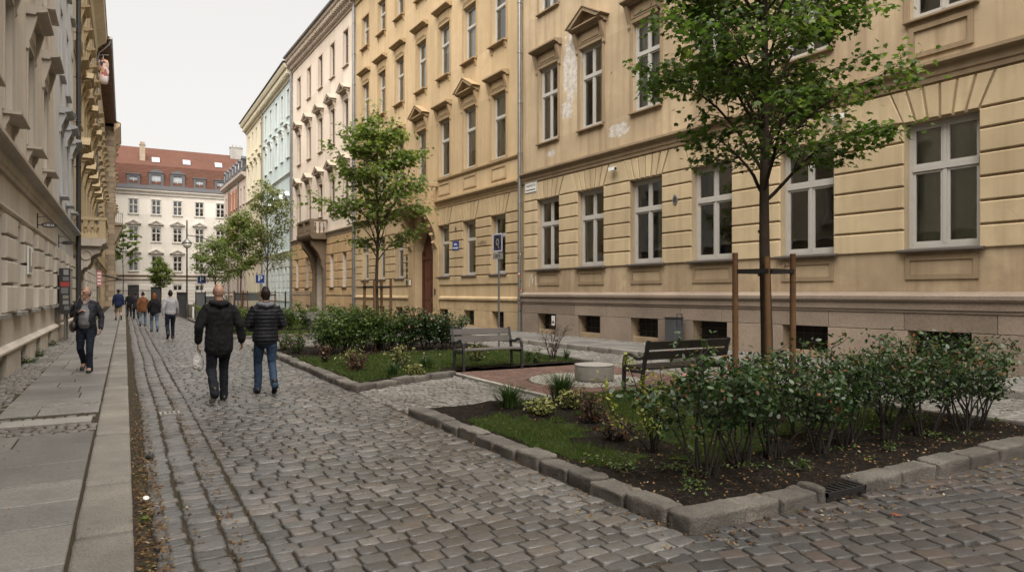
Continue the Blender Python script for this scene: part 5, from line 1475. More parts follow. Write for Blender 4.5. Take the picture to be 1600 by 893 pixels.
def tree(name, label, loc, H, W, hb, nb, lpt, lsize, leafm, tmpl, seed, r0=.07, lean=(0,0), group='young street trees', prof=None, twigs=(5,8), elev=(48,68), nside=10, tip=None, scat=1.0):
    rr = random.Random(seed); rng = np.random.default_rng(seed)
    t = thing(name, label, 'tree', loc, 0, group)
    mb = MB()
    npt = 14; ph = rr.uniform(0, 6)
    tp = [Vector((lean[0]*(k/npt)**1.5+.03*math.sin(k*.9+ph), lean[1]*(k/npt)**1.5+.03*math.cos(k*.7+ph), H*k/npt*.97)) for k in range(npt+1)]
    trad = [r0*(1-k/npt)**.8*.92+.008 for k in range(npt+1)]; trad[0] = r0*1.25
    mb.tube(tp, trad, nside)
    for k in range(5):     # old pruning scars
        z = rr.uniform(.8, hb); f = z/(H*.97)*npt; i = int(f)
        a = rr.uniform(0, 6.3); mb.lathe([(0,-.03),(r0*.35,-.02),(r0*.4,.01),(0,.03)], tuple(tp[i].lerp(tp[i+1], f-i)+Vector((math.cos(a),math.sin(a),0))*r0*.72), 6)
    def on_trunk(z):
        f = min(z/(H*.97)*npt, npt-.001); i = int(f); return tp[i].lerp(tp[i+1], f-i), trad[i]*(1-(f-i))+trad[i+1]*(f-i)
    P = []; O = []; Rn = []
    prof = prof or (lambda u: (.72+.5*u if u < .45 else .945-(u-.45)*1.28))
    az = rr.uniform(0, 6)
    def spray(p, d, n, shade):
        for _ in range(n):
            q = p + d*rr.uniform(-.1,.12) + Vector((rr.gauss(0,.075)*scat, rr.gauss(0,.075)*scat, rr.gauss(0,.035)*scat*scat-.02))
            P.append(q); O.append(math.atan2(d.y, d.x)); Rn.append(min(1, max(0, rr.gauss(.45,.25)+shade)))
    def twig(p, d, L, r, shade, depth=0):
        pts = [p]; rad = [r]; dd = d.copy(); q = p.copy(); ns = 4
        for k in range(ns):
            dd = (dd + Vector((rr.gauss(0,.14), rr.gauss(0,.14), rr.gauss(-.02,.1) - .06*k*(.4 if depth else 1))))
            dd.normalize(); q = q + dd*L/ns
            pts.append(q.copy()); rad.append(r*(1-(k+1)/ns)+.0022)
            if k > 0: spray(q, dd, max(1, int(lpt*(.5 if k < 2 else 1))), shade)
            if depth == 0 and L > .3:
                for sgn in (-1, 1):
                    if rr.random() < .65:
                        sd = rot_about(dd, Vector((0,0,1)), sgn*rr.uniform(.5,1.0)); sd.z = sd.z*.5+rr.uniform(-.1,.2)
                        twig(q, sd.normalized(), L*rr.uniform(.3,.5), r*.45, shade, 1)
        mb.tube(pts, rad, 5 if depth == 0 else 4, cap=False)
    for b in range(nb):
        u = (b+rr.uniform(.0,.8))/nb
        z = hb+(H*.93-hb)*u**1.05
        p, tr = on_trunk(z)
        az += 2.39996+rr.uniform(-.35,.35)
        L = W/2*prof(u)*rr.uniform(.82,1.16)
        el = R(rr.uniform(*elev) - 4*u)
        d = Vector((math.cos(az)*math.cos(el), math.sin(az)*math.cos(el), math.sin(el)))
        # straight-line length so that the tip reaches L sideways
        Lb = L/ max(.5, math.cos(el)*.75+.25)
        ns = 9; pts = [p]; rad = [max(.008, tr*.42*(.55+.45*prof(u)))]; q = p.copy(); dd = d.copy()
        shade = rr.uniform(-.15,.15)
        for k in range(ns):
            f = (k+1)/ns
            dd = dd + Vector((rr.gauss(0,.06), rr.gauss(0,.06), rr.gauss(0,.05)-.085))
            dd.normalize(); q = q + dd*Lb/ns
            pts.append(q.copy()); rad.append(rad[0]*(1-f)**.8+.003)
            if f > .28:
                for sgn in (-1, 1):
                    if rr.random() < .82:
                        sd = rot_about(dd, Vector((0,0,1)), sgn*rr.uniform(.45,1.15)); sd.z = sd.z*.55+rr.uniform(-.15,.15)
                        twig(q, sd.normalized(), rr.uniform(.28,.62)*(.55+.45*W/3.9)*(1.1-f*.35), rad[-1]*.55, shade)
        twig(q, dd, .4*(.6+.4*W/3.9), .005, shade)
        mb.tube(pts, rad, 6, cap=False)
    p, tr = on_trunk(H*.93)
    for k in range(4): twig(p+Vector((0,0,.12*k)), Vector((math.cos(k*1.6),math.sin(k*1.6),1.3)).normalized(), .45, .006, .1)
    mb.build('trunk', M['bark'], t, smooth=True)
    link('crown', leaf_mesh('crown', np.array([tuple(p) for p in P]), lsize, leafm, tmpl, rng, .42, .35, np.array(O), .35, np.array(Rn)), t)
    return t

tree('maple_tree', 'nearest young maple with dark green crown rising above the picture, staked in the front bed', (7.36,6.2,.08), 8.0, 2.95, 2.75, 44, 3.6, .078, M['leaf_maple'], MAPLE, 3, .085, scat=1.3, elev=(46,68), prof=lambda u: .72+.62*u if u < .5 else 1.03-(u-.5)*1.35)
tree('maple_tree', 'second young maple with bright green crown before the cream and ochre houses', (6.3,18.95,.08), 6.6, 2.9, 2.5, 34, 1.6, .105, M['leaf_light'], MAPLE, 8, .06, elev=(48,70), scat=1.35, prof=lambda u: .85+.9*u if u < .16 else 1.0-(u-.16)*.95)
tree('maple_tree', 'slim airy pale leaved tree in front of the pale blue house', (6.36,36.6,.05), 7.2, 2.1, 2.6, 28, 1.5, .13, M['leaf_pale'], OVAL, 14, .05, elev=(52,74), scat=1.7)
tree('maple_tree', 'olive green tree behind the two walking men, staked in the far bed', (6.4,46.0,.05), 6.5, 2.4, 2.3, 30, 1.7, .15, M['leaf_light'], DIAM, 21, .05, elev=(52,74), scat=1.9)
tree('maple_tree', 'smaller bushy tree left of the olive tree, next to the left parking sign', (5.75,54.2,0), 5.6, 2.5, 2.0, 26, 1.7, .15, M['leaf_light'], DIAM, 25, .05, elev=(52,74), scat=1.9)
tree('street_tree', 'small round tree standing before the cream house at the street end', (3.9,96,0), 5.6, 2.3, 1.9, 24, 2, .18, M['leaf_light'], DIAM, 31, .07, elev=(50,75), scat=2.0, group=None)
tree('street_tree', 'sparse tree half hidden behind the projecting corner house at the far left', (-.2,106,0), 11, 4.0, 5.0, 16, 2, .2, M['leaf_light'], DIAM, 37, .07, group=None)

def stakes(label, loc, top, base, sp, rz=0.0, n=4, m=None):
    t = thing('tree_support', label, 'tree support', (loc[0],loc[1],loc[2]), rz, 'wooden tree stakes')
    rr = random.Random(int(loc[0]*100))
    P4 = [(-sp,-.0),(-.05,-sp*.72),(.13,sp*.72),(sp,.06)][:n]
    for x, y in P4:
        mb = MB(); lx, ly = rr.uniform(-.03,.03), rr.uniform(-.03,.03)
        mb.tube([(x,y,base),(x+lx*.5,y+ly*.5,top*.5),(x+lx,y+ly,top+rr.uniform(-.04,.03))], [.042,.041,.038], 10); mb.build('post', M['stake'], t, angle=50)
    mb = MB(); z = top-.22
    loop = [P4[0], P4[1], P4[3], P4[2]]
    for a, b in zip(loop, loop[1:]+loop[:1]):
        dx, dy = b[0]-a[0], b[1]-a[1]; L = math.hypot(dx, dy); nx, ny = -dy/L*.045, dx/L*.045
        vs = []
        for s_ in (-1, 1):
            for (px, py) in (a, b): vs += [(px+nx*s_, py+ny*s_, z-.028), (px+nx*s_, py+ny*s_, z+.028)]
        mb.add(vs, [(0,2,3,1),(4,5,7,6),(0,1,5,4),(2,6,7,3),(1,3,7,5),(0,4,6,2)])
    mb.build('strap', M['black_iron'], t)
    return t
M['stake'] = stone('stake_wood', (0.17,0.095,0.05), 0.3, 0.85, 2.0, 0.2, 0.01, 0.2)
stakes('four brown wooden stakes with a black strap round the nearest maple', (7.36,6.2,.08), 2.12, -.1, .39, -R(29.5))
stakes('four wooden stakes with black strap round the second maple behind the middle hedge', (6.3,18.95,.08), 2.0, -.1, .38, R(-20))
stakes('wooden stakes round the slim pale tree beside the right parking sign', (6.36,36.6,.05), 1.75, -.1, .4, R(10))
stakes('wooden stakes round the olive tree behind the bald walking man', (6.4,46.0,.05), 1.8, -.1, .4, 0)

def shrub(name, label, loc, w, h, nst, nleaf, lsize, leafm, seed, tmpl=OVAL, cat='shrub', group=None, low=.3, lean=.55, stemr=.011, tall=.25, bare=0.0, flowers=None, depth=1.0):
    rr = random.Random(seed); rng = np.random.default_rng(seed)
    t = thing(name, label, cat, loc, rr.uniform(0,6), group)
    mb = MB(); tips = []
    for k in range(nst):
        a = 2*math.pi*(k+rr.random()*.7)/nst; e = rr.uniform(.15, 1.0)*lean
        x0 = (math.cos(a)*.07*w, math.sin(a)*.07*w*depth, -.05)
        hh = h*rr.uniform(.72, 1.0+tall*(rr.random() < .3)); pts = [Vector(x0)]; q = Vector(x0)
        ns = 7; d = Vector((math.cos(a)*e*w*.5, math.sin(a)*e*w*.5*depth, h*.9)).normalized()
        for i in range(ns):
            d = (d+Vector((rr.gauss(0,.15), rr.gauss(0,.15), rr.gauss(0,.06)+.02))).normalized()
            q = q+d*(hh/ns)*1.08; pts.append(q.copy())
        mb.tube(pts, [stemr*(1-i/(ns+1))+.002 for i in range(ns+1)], 5, cap=False)
        for i in range(1, ns+1):
            f = i/ns
            if f < low*.75: continue
            for _ in range(3 if f > low else 1):
                a2 = rr.uniform(0, 6.3); L = rr.uniform(.1,.32)*w*(1.05-f*.45)
                dv = Vector((math.cos(a2), math.sin(a2)*depth, rr.uniform(.1,.9)))
                e1 = pts[i]+dv*L*.5; e2 = e1+(dv+Vector((0,0,rr.uniform(-.4,.3))))*L*.5
                mb.tube([pts[i], e1, e2], [stemr*.4,stemr*.3,.0018], 4, cap=False)
                tips += [(e1, f), (e2, f), (e2, f), (pts[i].lerp(e1,.6), f)]
        tips += [(pts[-1], 1), (pts[-2], .9)]
    mb.build('stems', M['stem'], t, smooth=True)
    tips = [p for p in tips if p[1] > low*.9 or rr.random() < .25]
    P = []; Rn = []
    if nleaf:
        for _ in range(nleaf):
            q, f = rr.choice(tips)
            P.append((q.x+rr.gauss(0,.05*w), q.y+rr.gauss(0,.05*w), max(.03, q.z+rr.gauss(0,.035)*h)))
            Rn.append(min(1, max(0, rr.gauss(.45, .22)+(.12 if f > .85 else 0)+(.6 if rr.random() < .014 else 0))))
        link('leaves', leaf_mesh('leaves', np.array(P), lsize, leafm, tmpl, rng, .6, .15, None, .25, np.array(Rn)), t)
    if flowers:
        fm, nf, fs = flowers; pp = [rr.choice(tips)[0] for _ in range(nf)]
        pp = [(q.x+rr.gauss(0,.03), q.y+rr.gauss(0,.03), q.z+rr.uniform(.02,.07)) for q in pp]
        link('blossom', leaf_mesh('blossom', np.array(pp), fs, fm, OVAL, rng, .9, -.3, None, .2), t)
    return t
# near hedge: a row of separate shrubs along the front of the first island
ORD = ['corner','second','third','fourth','fifth','sixth','seventh','eighth','last']
hx = [4.5,5.02,5.55,6.1,6.7,7.3,7.95,8.6,9.1]
for k, x in enumerate(hx):
    lab = ('dark leafy corner shrub starting the near hedge, seen nearest the street' if k == 0 else
           'rightmost shrub ending the near hedge before the lane' if k == 8 else f'{ORD[k]} dark leafy shrub along the near hedge, counted from the street corner')
    shrub('hedge_shrub', lab, (x, 4.5+random.uniform(-.1,.1), .08), (1.0,.8,1.05,.75,.95,.85,1.1,.9,1.0)[k], (1.06,.88,1.0,.85,1.02,.93,1.1,1.0,.95)[k], 9, (1500,900,1300,800,1200,1000,1500,1200,1100)[k], (.062,.05,.058,.052,.06,.05,.06,.055,.058)[k], M['leaf_hedge'], 100+k, group='shrubs of the near hedge', low=.5, stemr=.011, lean=.75, tall=.18)
shrub('hedge_shrub', 'leafy shrub of the near hedge set back behind its middle', (6.5,5.0,.08), .9, .9, 6, 900, .058, M['leaf_hedge'], 131, group='shrubs of the near hedge', low=.36)
shrub('hedge_shrub', 'leafy shrub of the near hedge set back near its right end', (8.2,5.0,.08), 1.0, 1.05, 7, 1200, .058, M['leaf_hedge'], 132, group='shrubs of the near hedge', low=.34)
for k, x in enumerate((4.75,5.3,5.85,6.4,7.0,7.6,8.15)):
    shrub('hedge_shrub', f'{ORD[k] if k else "first"} shrub of the clipped middle hedge, counted from the street side', (x, 18.4+random.uniform(-.12,.12), .08), 1.4, 1.05, 9, 2600, .075, M['leaf_hedge2'] if k < 4 else M['leaf_hedge'], 200+k, group='shrubs of the middle hedge', low=.28, tall=.08)
for k, x in enumerate((4.2,4.9,5.6,6.3,7.0,7.7,8.4,9.0)):
    shrub('hedge_shrub', f'{ORD[k] if k else "first"} low shrub of the far hedge behind the third bench, counted from the street', (x, 31+random.uniform(-.15,.15), .05), 1.2, 1.05, 7, 800, .09, M['leaf_hedge2'], 300+k, DIAM, group='shrubs of the far hedge', low=.2)
for k, (x, y) in enumerate(((4.3,47.2),(5.0,48.2),(6.0,48.4))):
    shrub('bush', ['leftmost','middle','rightmost'][k]+' light green bush against the far grey fence', (x, y, 0), 1.0, 1.0, 6, 600, .11, M['leaf_light'], 330+k, DIAM, cat='bush', group='bushes at the fence', low=.1)
# small plants in the first island
def tuft(label, loc, w, h, n, seed, m=None, flowers=None, name='grass_tuft', cat='plant'):
    rr = random.Random(seed); V = []; F = []; rnd = []
    t = thing(name, label, cat, loc)
    tips = []
    for k in range(n):
        a = rr.uniform(0, 6.3); r = abs(rr.gauss(0,.3))*w*.35
        x, y = math.cos(a)*r, math.sin(a)*r
        out = rr.uniform(.05, .55)*w; hh = h*rr.uniform(.6,1.1); bw = rr.uniform(.005,.009)
        px, py = -math.sin(a)*bw, math.cos(a)*bw
        o = len(V); c = rr.random()*.92
        for i in range(5):
            f = i/4; ox = out*f**2; zz = hh*(f-.32*f**3); ww = 1-f*.85
            V += [(x+math.cos(a)*ox-px*ww, y+math.sin(a)*ox-py*ww, zz), (x+math.cos(a)*ox+px*ww, y+math.sin(a)*ox+py*ww, zz)]
            rnd += [c, c]
        F += [(o+2*i, o+2*i+1, o+2*i+3, o+2*i+2) for i in range(4)]
        tips.append((V[-1][0], V[-1][1], V[-1][2]))
    link('blades', np_mesh('blades', V, [np.array(F)], m or M['leaf_blade'], {'rnd': rnd}, smooth=True), t)
    if flowers:
        rng = np.random.default_rng(seed); pp = [(p[0]*.8, p[1]*.8, p[2]+rr.uniform(.02,.1)) for p in rr.sample(tips, flowers[1])]
        link('blossom', leaf_mesh('blossom', np.array(pp), flowers[2], flowers[0], OVAL, rng, .8, -.5), t)
    return t
tuft('dense tuft of dark strap leaves at the back left corner of the front bed', (4.75,8.45,.09), .85, .46, 260, 1)
tuft('larger tuft of strap leaves with yellow tips beside the brick square', (5.75,8.62,.09), .95, .56, 320, 2, flowers=(M['leaf_yellow'], 8, .03))
shrub('low_shrub', 'low variegated yellow green mound between the two strap leaf tufts', (4.85,7.75,.09), .5, .26, 8, 420, .055, M['leaf_variegated'], 401, cat='plant', low=.0, lean=.9, tall=0)
shrub('low_shrub', 'pale variegated plant just behind the reddish one in the front bed', (5.45,7.95,.09), .5, .28, 8, 420, .05, M['leaf_variegated'], 402, cat='plant', low=.0, lean=.9, tall=0)
shrub('low_shrub', 'reddish bronze leaved plant on the lawn edge of the front bed', (5.1,7.0,.09), .5, .34, 8, 330, .05, M['leaf_bronze'], 403, cat='plant', low=.1, lean=.8)
shrub('low_shrub', 'sparse bronze leaved plant nearer to the corner shrub', (4.72,6.0,.09), .5, .28, 8, 240, .045, M['leaf_bronze'], 404, cat='plant', low=.1, lean=.9)
shrub('golden_shrub', 'tall slender yellow leaved shrub standing left of the near hedge', (4.75,5.4,.09), .55, .85, 7, 420, .05, M['leaf_yellow'], 405, cat='shrub', low=.3, stemr=.008)
for k, (x, y) in enumerate(((4.0,5.0),(4.15,4.3),(6.9,4.2),(5.4,4.15))):
    shrub('seedling', ['small weed by the kerb left of the golden shrub','small leafy weed near the granite corner','small weed in the bare soil right of the drain','small weed in front of the second shrub'][k], (x, y, .08), .28, .13, 5, 60, .035, M['leaf_hedge2'], 420+k, cat='weed', low=0, lean=1.1, stemr=.004)
# second island
tuft('spiky tuft at the front kerb of the middle bed', (4.55,12.75,.08), .6, .36, 130, 5)
tuft('spiky tuft with pale flowers beside the first bench', (5.55,13.5,.08), .75, .42, 190, 6, flowers=(M['petal_pale'], 10, .035))
shrub('low_shrub', 'bright variegated mound at the front kerb of the middle bed', (4.95,12.6,.08), .55, .28, 8, 330, .06, M['leaf_variegated'], 411, cat='plant', low=0, lean=.9, tall=0)
shrub('low_shrub', 'yellowish flowering plant behind the bright mound', (5.2,14.1,.08), .55, .5, 8, 300, .06, M['leaf_variegated'], 412, cat='plant', low=.2, flowers=(M['petal_pale'], 20, .04))
shrub('low_shrub', 'bronze plant at the street side of the middle bed', (4.2,14.0,.08), .6, .4, 8, 260, .06, M['leaf_bronze'], 413, cat='plant', low=.1)
shrub('low_shrub', 'yellow and bronze plant on the middle lawn', (4.4,14.9,.08), .6, .42, 8, 300, .06, M['leaf_variegated'], 414, cat='plant', low=.1)
shrub('flowering_shrub', 'pale pink flowering plant near the middle hedge', (4.1,16.1,.08), .5, .4, 7, 220, .055, M['leaf_bronze'], 415, cat='plant', low=.1, flowers=(M['petal_pale'], 24, .045))
for k, (x, y, hh) in enumerate(((3.95,18.6,.55),(4.2,19.4,.6),(4.0,20.2,.5))):
    shrub('rose_bush', ['nearest','middle','farthest'][k]+' red flowering bush at the street end of the middle hedge', (x, y, .08), .6, hh, 8, 320, .06, M['leaf_hedge2'], 430+k, cat='bush', group='red flowering bushes', low=.1, flowers=(M['petal_red'], 40, .05))
shrub('bare_shrub', 'thorny almost bare shrub behind the square next to the first bench', (9.0,13.9,.08), .8, .95, 9, 130, .05, M['leaf_bronze'], 440, cat='shrub', low=.2, stemr=.009)
shrub('low_shrub', 'low green plant at the foot of the thorny shrub', (8.3,13.7,.08), .6, .3, 8, 200, .055, M['leaf_hedge2'], 441, cat='plant', low=0, lean=1)
tuft('grassy clump right of the thorny shrub', (9.35,13.8,.08), .5, .38, 90, 9)
shrub('low_shrub', 'sparse yellowish plant growing behind the first bench', (7.3,14.6,.08), .9, .5, 8, 200, .055, M['leaf_variegated'], 442, cat='plant', low=.2)
for k, (x, y) in enumerate(((-1.9,20.6),(-1.92,18.8),(-1.93,24.5))):
    shrub('wall_weed', ['green weeds growing at the foot of the left wall by a basement opening','small weeds at the left wall nearest the viewer','weeds at the left wall before the black cabinet'][k], (x, y, .12), .5, .2, 7, 150, .05, M['leaf_hedge2'], 450+k, cat='weed', low=0, lean=1.2, stemr=.004)

# stuff: lawn blades and fallen leaves ------------------------------------------
def blades(name, pts, h, w, seed, material):
    rng = np.random.default_rng(seed); n = len(pts); pts = np.asarray(pts, dtype=np.float32)
    a = rng.uniform(0, 2*np.pi, n); hh = h*rng.uniform(.5,1.3,n); le = hh*rng.uniform(.1,.9,n); b = rng.uniform(0,2*np.pi,n)
    dx, dy = np.cos(a)*w, np.sin(a)*w; ox, oy = np.cos(b)*le, np.sin(b)*le
    V = np.zeros((n,4,3), dtype=np.float32); V += pts[:, None, :]
    V[:,0,0] -= dx; V[:,0,1] -= dy; V[:,1,0] += dx; V[:,1,1] += dy
    V[:,2,0] += ox*.5+dx*.7; V[:,2,1] += oy*.5+dy*.7; V[:,2,2] += hh*.6
    V[:,3,0] += ox; V[:,3,1] += oy; V[:,3,2] += hh
    i = np.arange(n)[:, None]*4
    F = np.concatenate([i+np.array([[0,1,2]]), i+np.array([[0,2,3]])])
    rnd = np.repeat(np.clip(rng.normal(.45,.25,n),0,1), 4)
    return link(name, np_mesh(name, V.reshape(-1,3), [F], material, {'rnd': rnd}))
def scatter(fn, x0, x1, y0, y1, n, z, dens=None):
    out = []
    while n > 0:
        x, y = random.uniform(x0,x1), random.uniform(y0,y1); n -= 1
        if fn(x, y) and (dens is None or random.random() < dens(x, y)): out.append((x, y, z))
    return out
patchy = lambda x, y: .35+.9*(mnoise.noise(Vector((x*1.4, y*1.4, 1.0)))*.5+.5)
tag(blades('lawn', scatter(LAWN1,3.5,9.3,5,9,52000,.075,patchy), .05, .0028, 1, M['grass']), 'short green lawn grass in the front bed', None, None, 'stuff')
tag(blades('lawn', scatter(LAWN2,3.6,9.6,11.8,17.7,26000,.072,patchy), .06, .0045, 2, M['grass']), 'short green lawn grass in the middle bed', None, None, 'stuff')
tag(blades('lawn', scatter(LAWN3,3.6,9.5,26.9,47.5,16000,.075,None), .07, .012, 3, M['grass']), 'short green lawn grass in the far bed', None, None, 'stuff')
pts = scatter(lambda x,y: True, .06,.27,2.6,16,4200,.012, lambda x,y: .9*max(.12,1-abs(y-4.5)/8))
pts += scatter(lambda x,y: True, .42,.46,3,12,250,.0,None)+scatter(lambda x,y: True, .62,.72,3,14,700,.004,None)
pts += scatter(lambda x,y: True, 2.8,3.44,3.4,9.2,1700,.012, lambda x,y: ((x-2.75)/.69)**2*(.3+.7*(mnoise.noise(Vector((x*2,y*1.2,4)))>.0)))
pts += scatter(lambda x,y: True, 3.5,9.5,3.2,3.56,420,.012,None)
pts += scatter(lambda x,y: True, .5,9.5,1.8,9,330,.012,None)+scatter(lambda x,y: True,.5,3.3,9,22,250,.012,None)
pts += scatter(BED1, 3.5,9.6,3.5,8.9,3800,.115, lambda x,y: 1 if y < 5.5 else .12)
pts += scatter(lambda x,y: True, -2,-.05,3,20,120,.13,None)
pts += scatter(lambda x,y: in_gap1(x,y), 3.4,5.9,8.9,12.8,160,.012,None)
pts += scatter(BED2, 3.5,9.6,11.5,20,900,.1,None)
tag(link('fallen_leaves', leaf_mesh('fallen_leaves', np.array(pts), .03, M['dead_leaf'], OVAL, np.random.default_rng(4), .3, 0, None, .3)), 'small fallen leaves and debris along the kerbs', None, None, 'stuff')
tw = MB(); rr = random.Random(17)
for k in range(330):
    x, y = rr.uniform(3.8,9.5), rr.uniform(3.9,5.6); a = rr.uniform(0,6.3); L = rr.uniform(.04,.16)
    tw.tube([(x,y,.11),(x+math.cos(a)*L*.5,y+math.sin(a)*L*.5,.125),(x+math.cos(a+.3)*L,y+math.sin(a+.3)*L,.112)], .0025, 4, cap=False)
tag(tw.build('twig_litter', M['stem']), 'dry twigs littering the bare soil under the near hedge', None, None, 'stuff')
GC = [(rr.uniform(3.85,9.4), rr.uniform(3.95,5.4)) for _ in range(46)]
gp = []
for gx_, gy_ in GC:
    for _ in range(rr.randint(4,16)): gp.append((gx_+rr.gauss(0,.07), gy_+rr.gauss(0,.06), .12+rr.uniform(0,.04)))
tag(link('ground_cover', leaf_mesh('ground_cover', np.array(gp), .04, M['leaf_hedge2'], OVAL, np.random.default_rng(9), .5, .0, None, .2)), 'low scattered weeds on the bare soil under the near hedge', None, None, 'stuff')
moss = scatter(lambda x,y: True, 2.2,9,1.6,3.3,5200,-.012, lambda x,y: .5*(mnoise.noise(Vector((x*1.1,y*1.1,9)))>.12))
moss += scatter(lambda x,y: True, .08,.3,4,14,500,.0, lambda x,y: .6*(mnoise.noise(Vector((x*3,y*1.5,2)))>.2))
moss += scatter(lambda x,y: True, -1.98,-1.45,3,30,2600,.1, lambda x,y: .8*(mnoise.noise(Vector((x*2,y*.8,5)))>.05))
tag(blades('joint_weeds', moss, .022, .003, 8, M['grass']), 'moss and tiny weeds in the paving joints', None, None, 'stuff')
# ------------------------------------------------------------------ benches and street furniture
M['bench_wood'] = stone('weathered_bench_slats', (0.105,0.095,0.088), 0.25, 0.6, 2.0, 0.2, 0.004, 0.4)
M['bench_wood_dark'] = stone('dark_bench_slats', (0.04,0.033,0.028), 0.25, 0.6, 2.0, 0.2, 0.004, 0.4)
def bench(label, loc, rz, L, wood):
    t = thing('park_bench', label, 'bench', loc, rz, 'slatted park benches')
    # local: x along the bench, +y forward
    for k, y in enumerate((.02,.145,.27,.395)):
        mb = MB(); mb.prism([(-L/2+.03,.43+.004*k),(L/2-.03,.43+.004*k),(L/2-.03,.465+.004*k),(-L/2+.03,.465+.004*k)], y-.055, y+.055, .006); mb.build('seat_slat', wood, t)
    for k, (z, y) in enumerate(((.66,-.105),(.82,-.15))):
        mb = MB(); a = R(15); c, s = math.cos(a), math.sin(a); w = .065
        vs = []
        for x in (-L/2-.0, L/2+.0):
            for u, v in ((-w,-.016),(w,-.016),(w,.016),(-w,.016)): vs.append((x, y+v*c-u*s, z+u*c+v*s))
        mb.add(vs, [(0,1,2,3),(7,6,5,4),(0,4,5,1),(1,5,6,2),(2,6,7,3),(3,7,4,0)]); mb.build('back_slat', wood, t)
    for sx in (-1, 1):
        x = sx*(L/2-.04); mb = MB(); w = .025
        def bar(pts, th=.022):
            n = len(pts); vs = []
            for i, (y, z) in enumerate(pts):
                a = pts[max(i-1,0)]; b = pts[min(i+1,n-1)]
                dy, dz = b[0]-a[0], b[1]-a[1]; l = math.hypot(dy, dz); ny, nz = -dz/l*th, dy/l*th
                vs += [(x-w,y-ny,z-nz),(x+w,y-ny,z-nz),(x+w,y+ny,z+nz),(x-w,y+ny,z+nz)]
            fs = [(0,1,2,3),(4*n-1,4*n-2,4*n-3,4*n-4)]
            for i in range(n-1):
                for k in range(4): fs.append((4*i+k,4*i+(k+1)%4,4*i+4+(k+1)%4,4*i+4+k))
            mb.add(vs, fs)
        bar([(-.02,0),(-.02,.25),(-.04,.42),(-.085,.6),(-.135,.76),(-.175,.9)])
        bar([(.43,0),(.43,.3),(.425,.5),(.405,.6),(.36,.655),(.3,.665),(.2,.635),(.1,.6),(0.02,.605),(-.06,.625)])
        bar([(-.02,.405),(.2,.395),(.42,.41)])
        mb.build('end_frame', M['dark_metal'], t)
    return t
bench('grey slatted bench facing the viewer at the back of the brick square', (6.92,13.45,.02), math.pi, 1.5, M['bench_wood'])
bench('dark slatted bench seen from behind over the near hedge', (7.88,8.28,.06), 0, 1.8, M['bench_wood_dark'])
bench('grey bench with its back rest above the flowers left of the middle hedge', (7.05,27.3,.05), math.pi, 1.6, M['bench_wood'])
bench('dark bench half hidden behind the stems of the middle hedge', (6.6,22.0,.02), 0, 1.8, M['bench_wood_dark'])

t = thing('round_stool', 'round pale concrete seat drum on the mosaic circle', 'seat', (7.78,10.55,.03))
mb = MB(); mb.lathe([(.345,0),(.365,.02),(.37,.05),(.37,.27),(.355,.285)], (0,0,0), 40); mb.build('drum', M['concrete'], t, angle=40)
mb = MB(); mb.lathe([(.35,.286),(.368,.289),(.372,.297),(.368,.31),(.34,.315)], (0,0,0), 40); mb.build('seat', stone('pale_terrazzo', (.36,.35,.325), .12, .6, 1, .1), t, angle=40)

nrm = (-WD[1], WD[0])
p = on_wall(-8.75, .36, .14)
t = thing('litter_bin', 'dark grey metal litter bin against the stone plinth between two basement windows', 'bin', p, WRZ)
mb = MB(); mb.prism([(-.21,.06),(.21,.06),(.21,.82),(-.21,.82)], -.16, .16, .012); mb.build('body', paint('bin_grey', (.06,.065,.07), .5, .2), t)
mb = MB(); mb.box(-.23,.23,-.18,.18,.821,.85); mb.build('lid', M['dark_metal'], t)
mb = MB(); mb.tube([(-.215,-.1,.6),(-.225,-.1,.95),(-.225,.1,.95),(-.215,.1,.6)], .014, 8); mb.build('handle', M['dark_metal'], t)
mb = MB(); [mb.box(a-.02,a+.02,-.14,.14,0,.06) for a in (-.17,.17)]; mb.build('foot', M['dark_metal'], t)

t = thing('road_sign', 'blue sign with white ring symbol on a grey pole before the ochre house', 'sign', (9.62,17.75,.07), R(-29.5-54))
mb = MB(); mb.tube([(0,0,-.1),(0,0,3.36)], .03, 12); mb.build('pole', M['zinc'], t, angle=40)
mb = MB(); mb.box(-.25,.25,-.05,-.035,2.83,3.38); mb.build('board', paint('sign_violet', (.06,.05,.16), .4), t)
mb = MB()
for a,b,c,d in ((-.24,.24,2.84,2.87),(-.24,.24,3.34,3.37),(-.24,-.21,2.871,3.339),(.21,.24,2.871,3.339)): mb.box(a,b,-.054,-.0505,c,d)
mb.build('border', M['white_enamel'], t)
mb = MB(); mb.prism([(.17*math.cos(a), 3.105+.21*math.sin(a)) for a in np.linspace(0,2*math.pi,25)[:-1]], -.0545, -.0505); mb.build('disc', M['black_paint'], t)
mb = MB(); n = 24
f = lambda a, r: (r*math.cos(a), 3.125+r*1.35*math.sin(a))
for k in range(n):
    a0, a1 = 2*math.pi*k/n, 2*math.pi*(k+1)/n; mb.prism([f(a0,.045),f(a0,.075),f(a1,.075),f(a1,.045)], -.058, -.055)
mb.box(.03,.07,-.058,-.055,2.94,3.02); mb.build('symbol', paint('worn_white', (.3,.3,.32)), t)
mb = MB(); mb.box(-.24,.24,-.05,-.035,2.62,2.8); mb.build('plate', M['concrete'], t)
text('lettering', 'NIE D', .12, (0,-.0515,2.71), (math.pi/2,0,0), M['black_paint'], t, sx=.9)

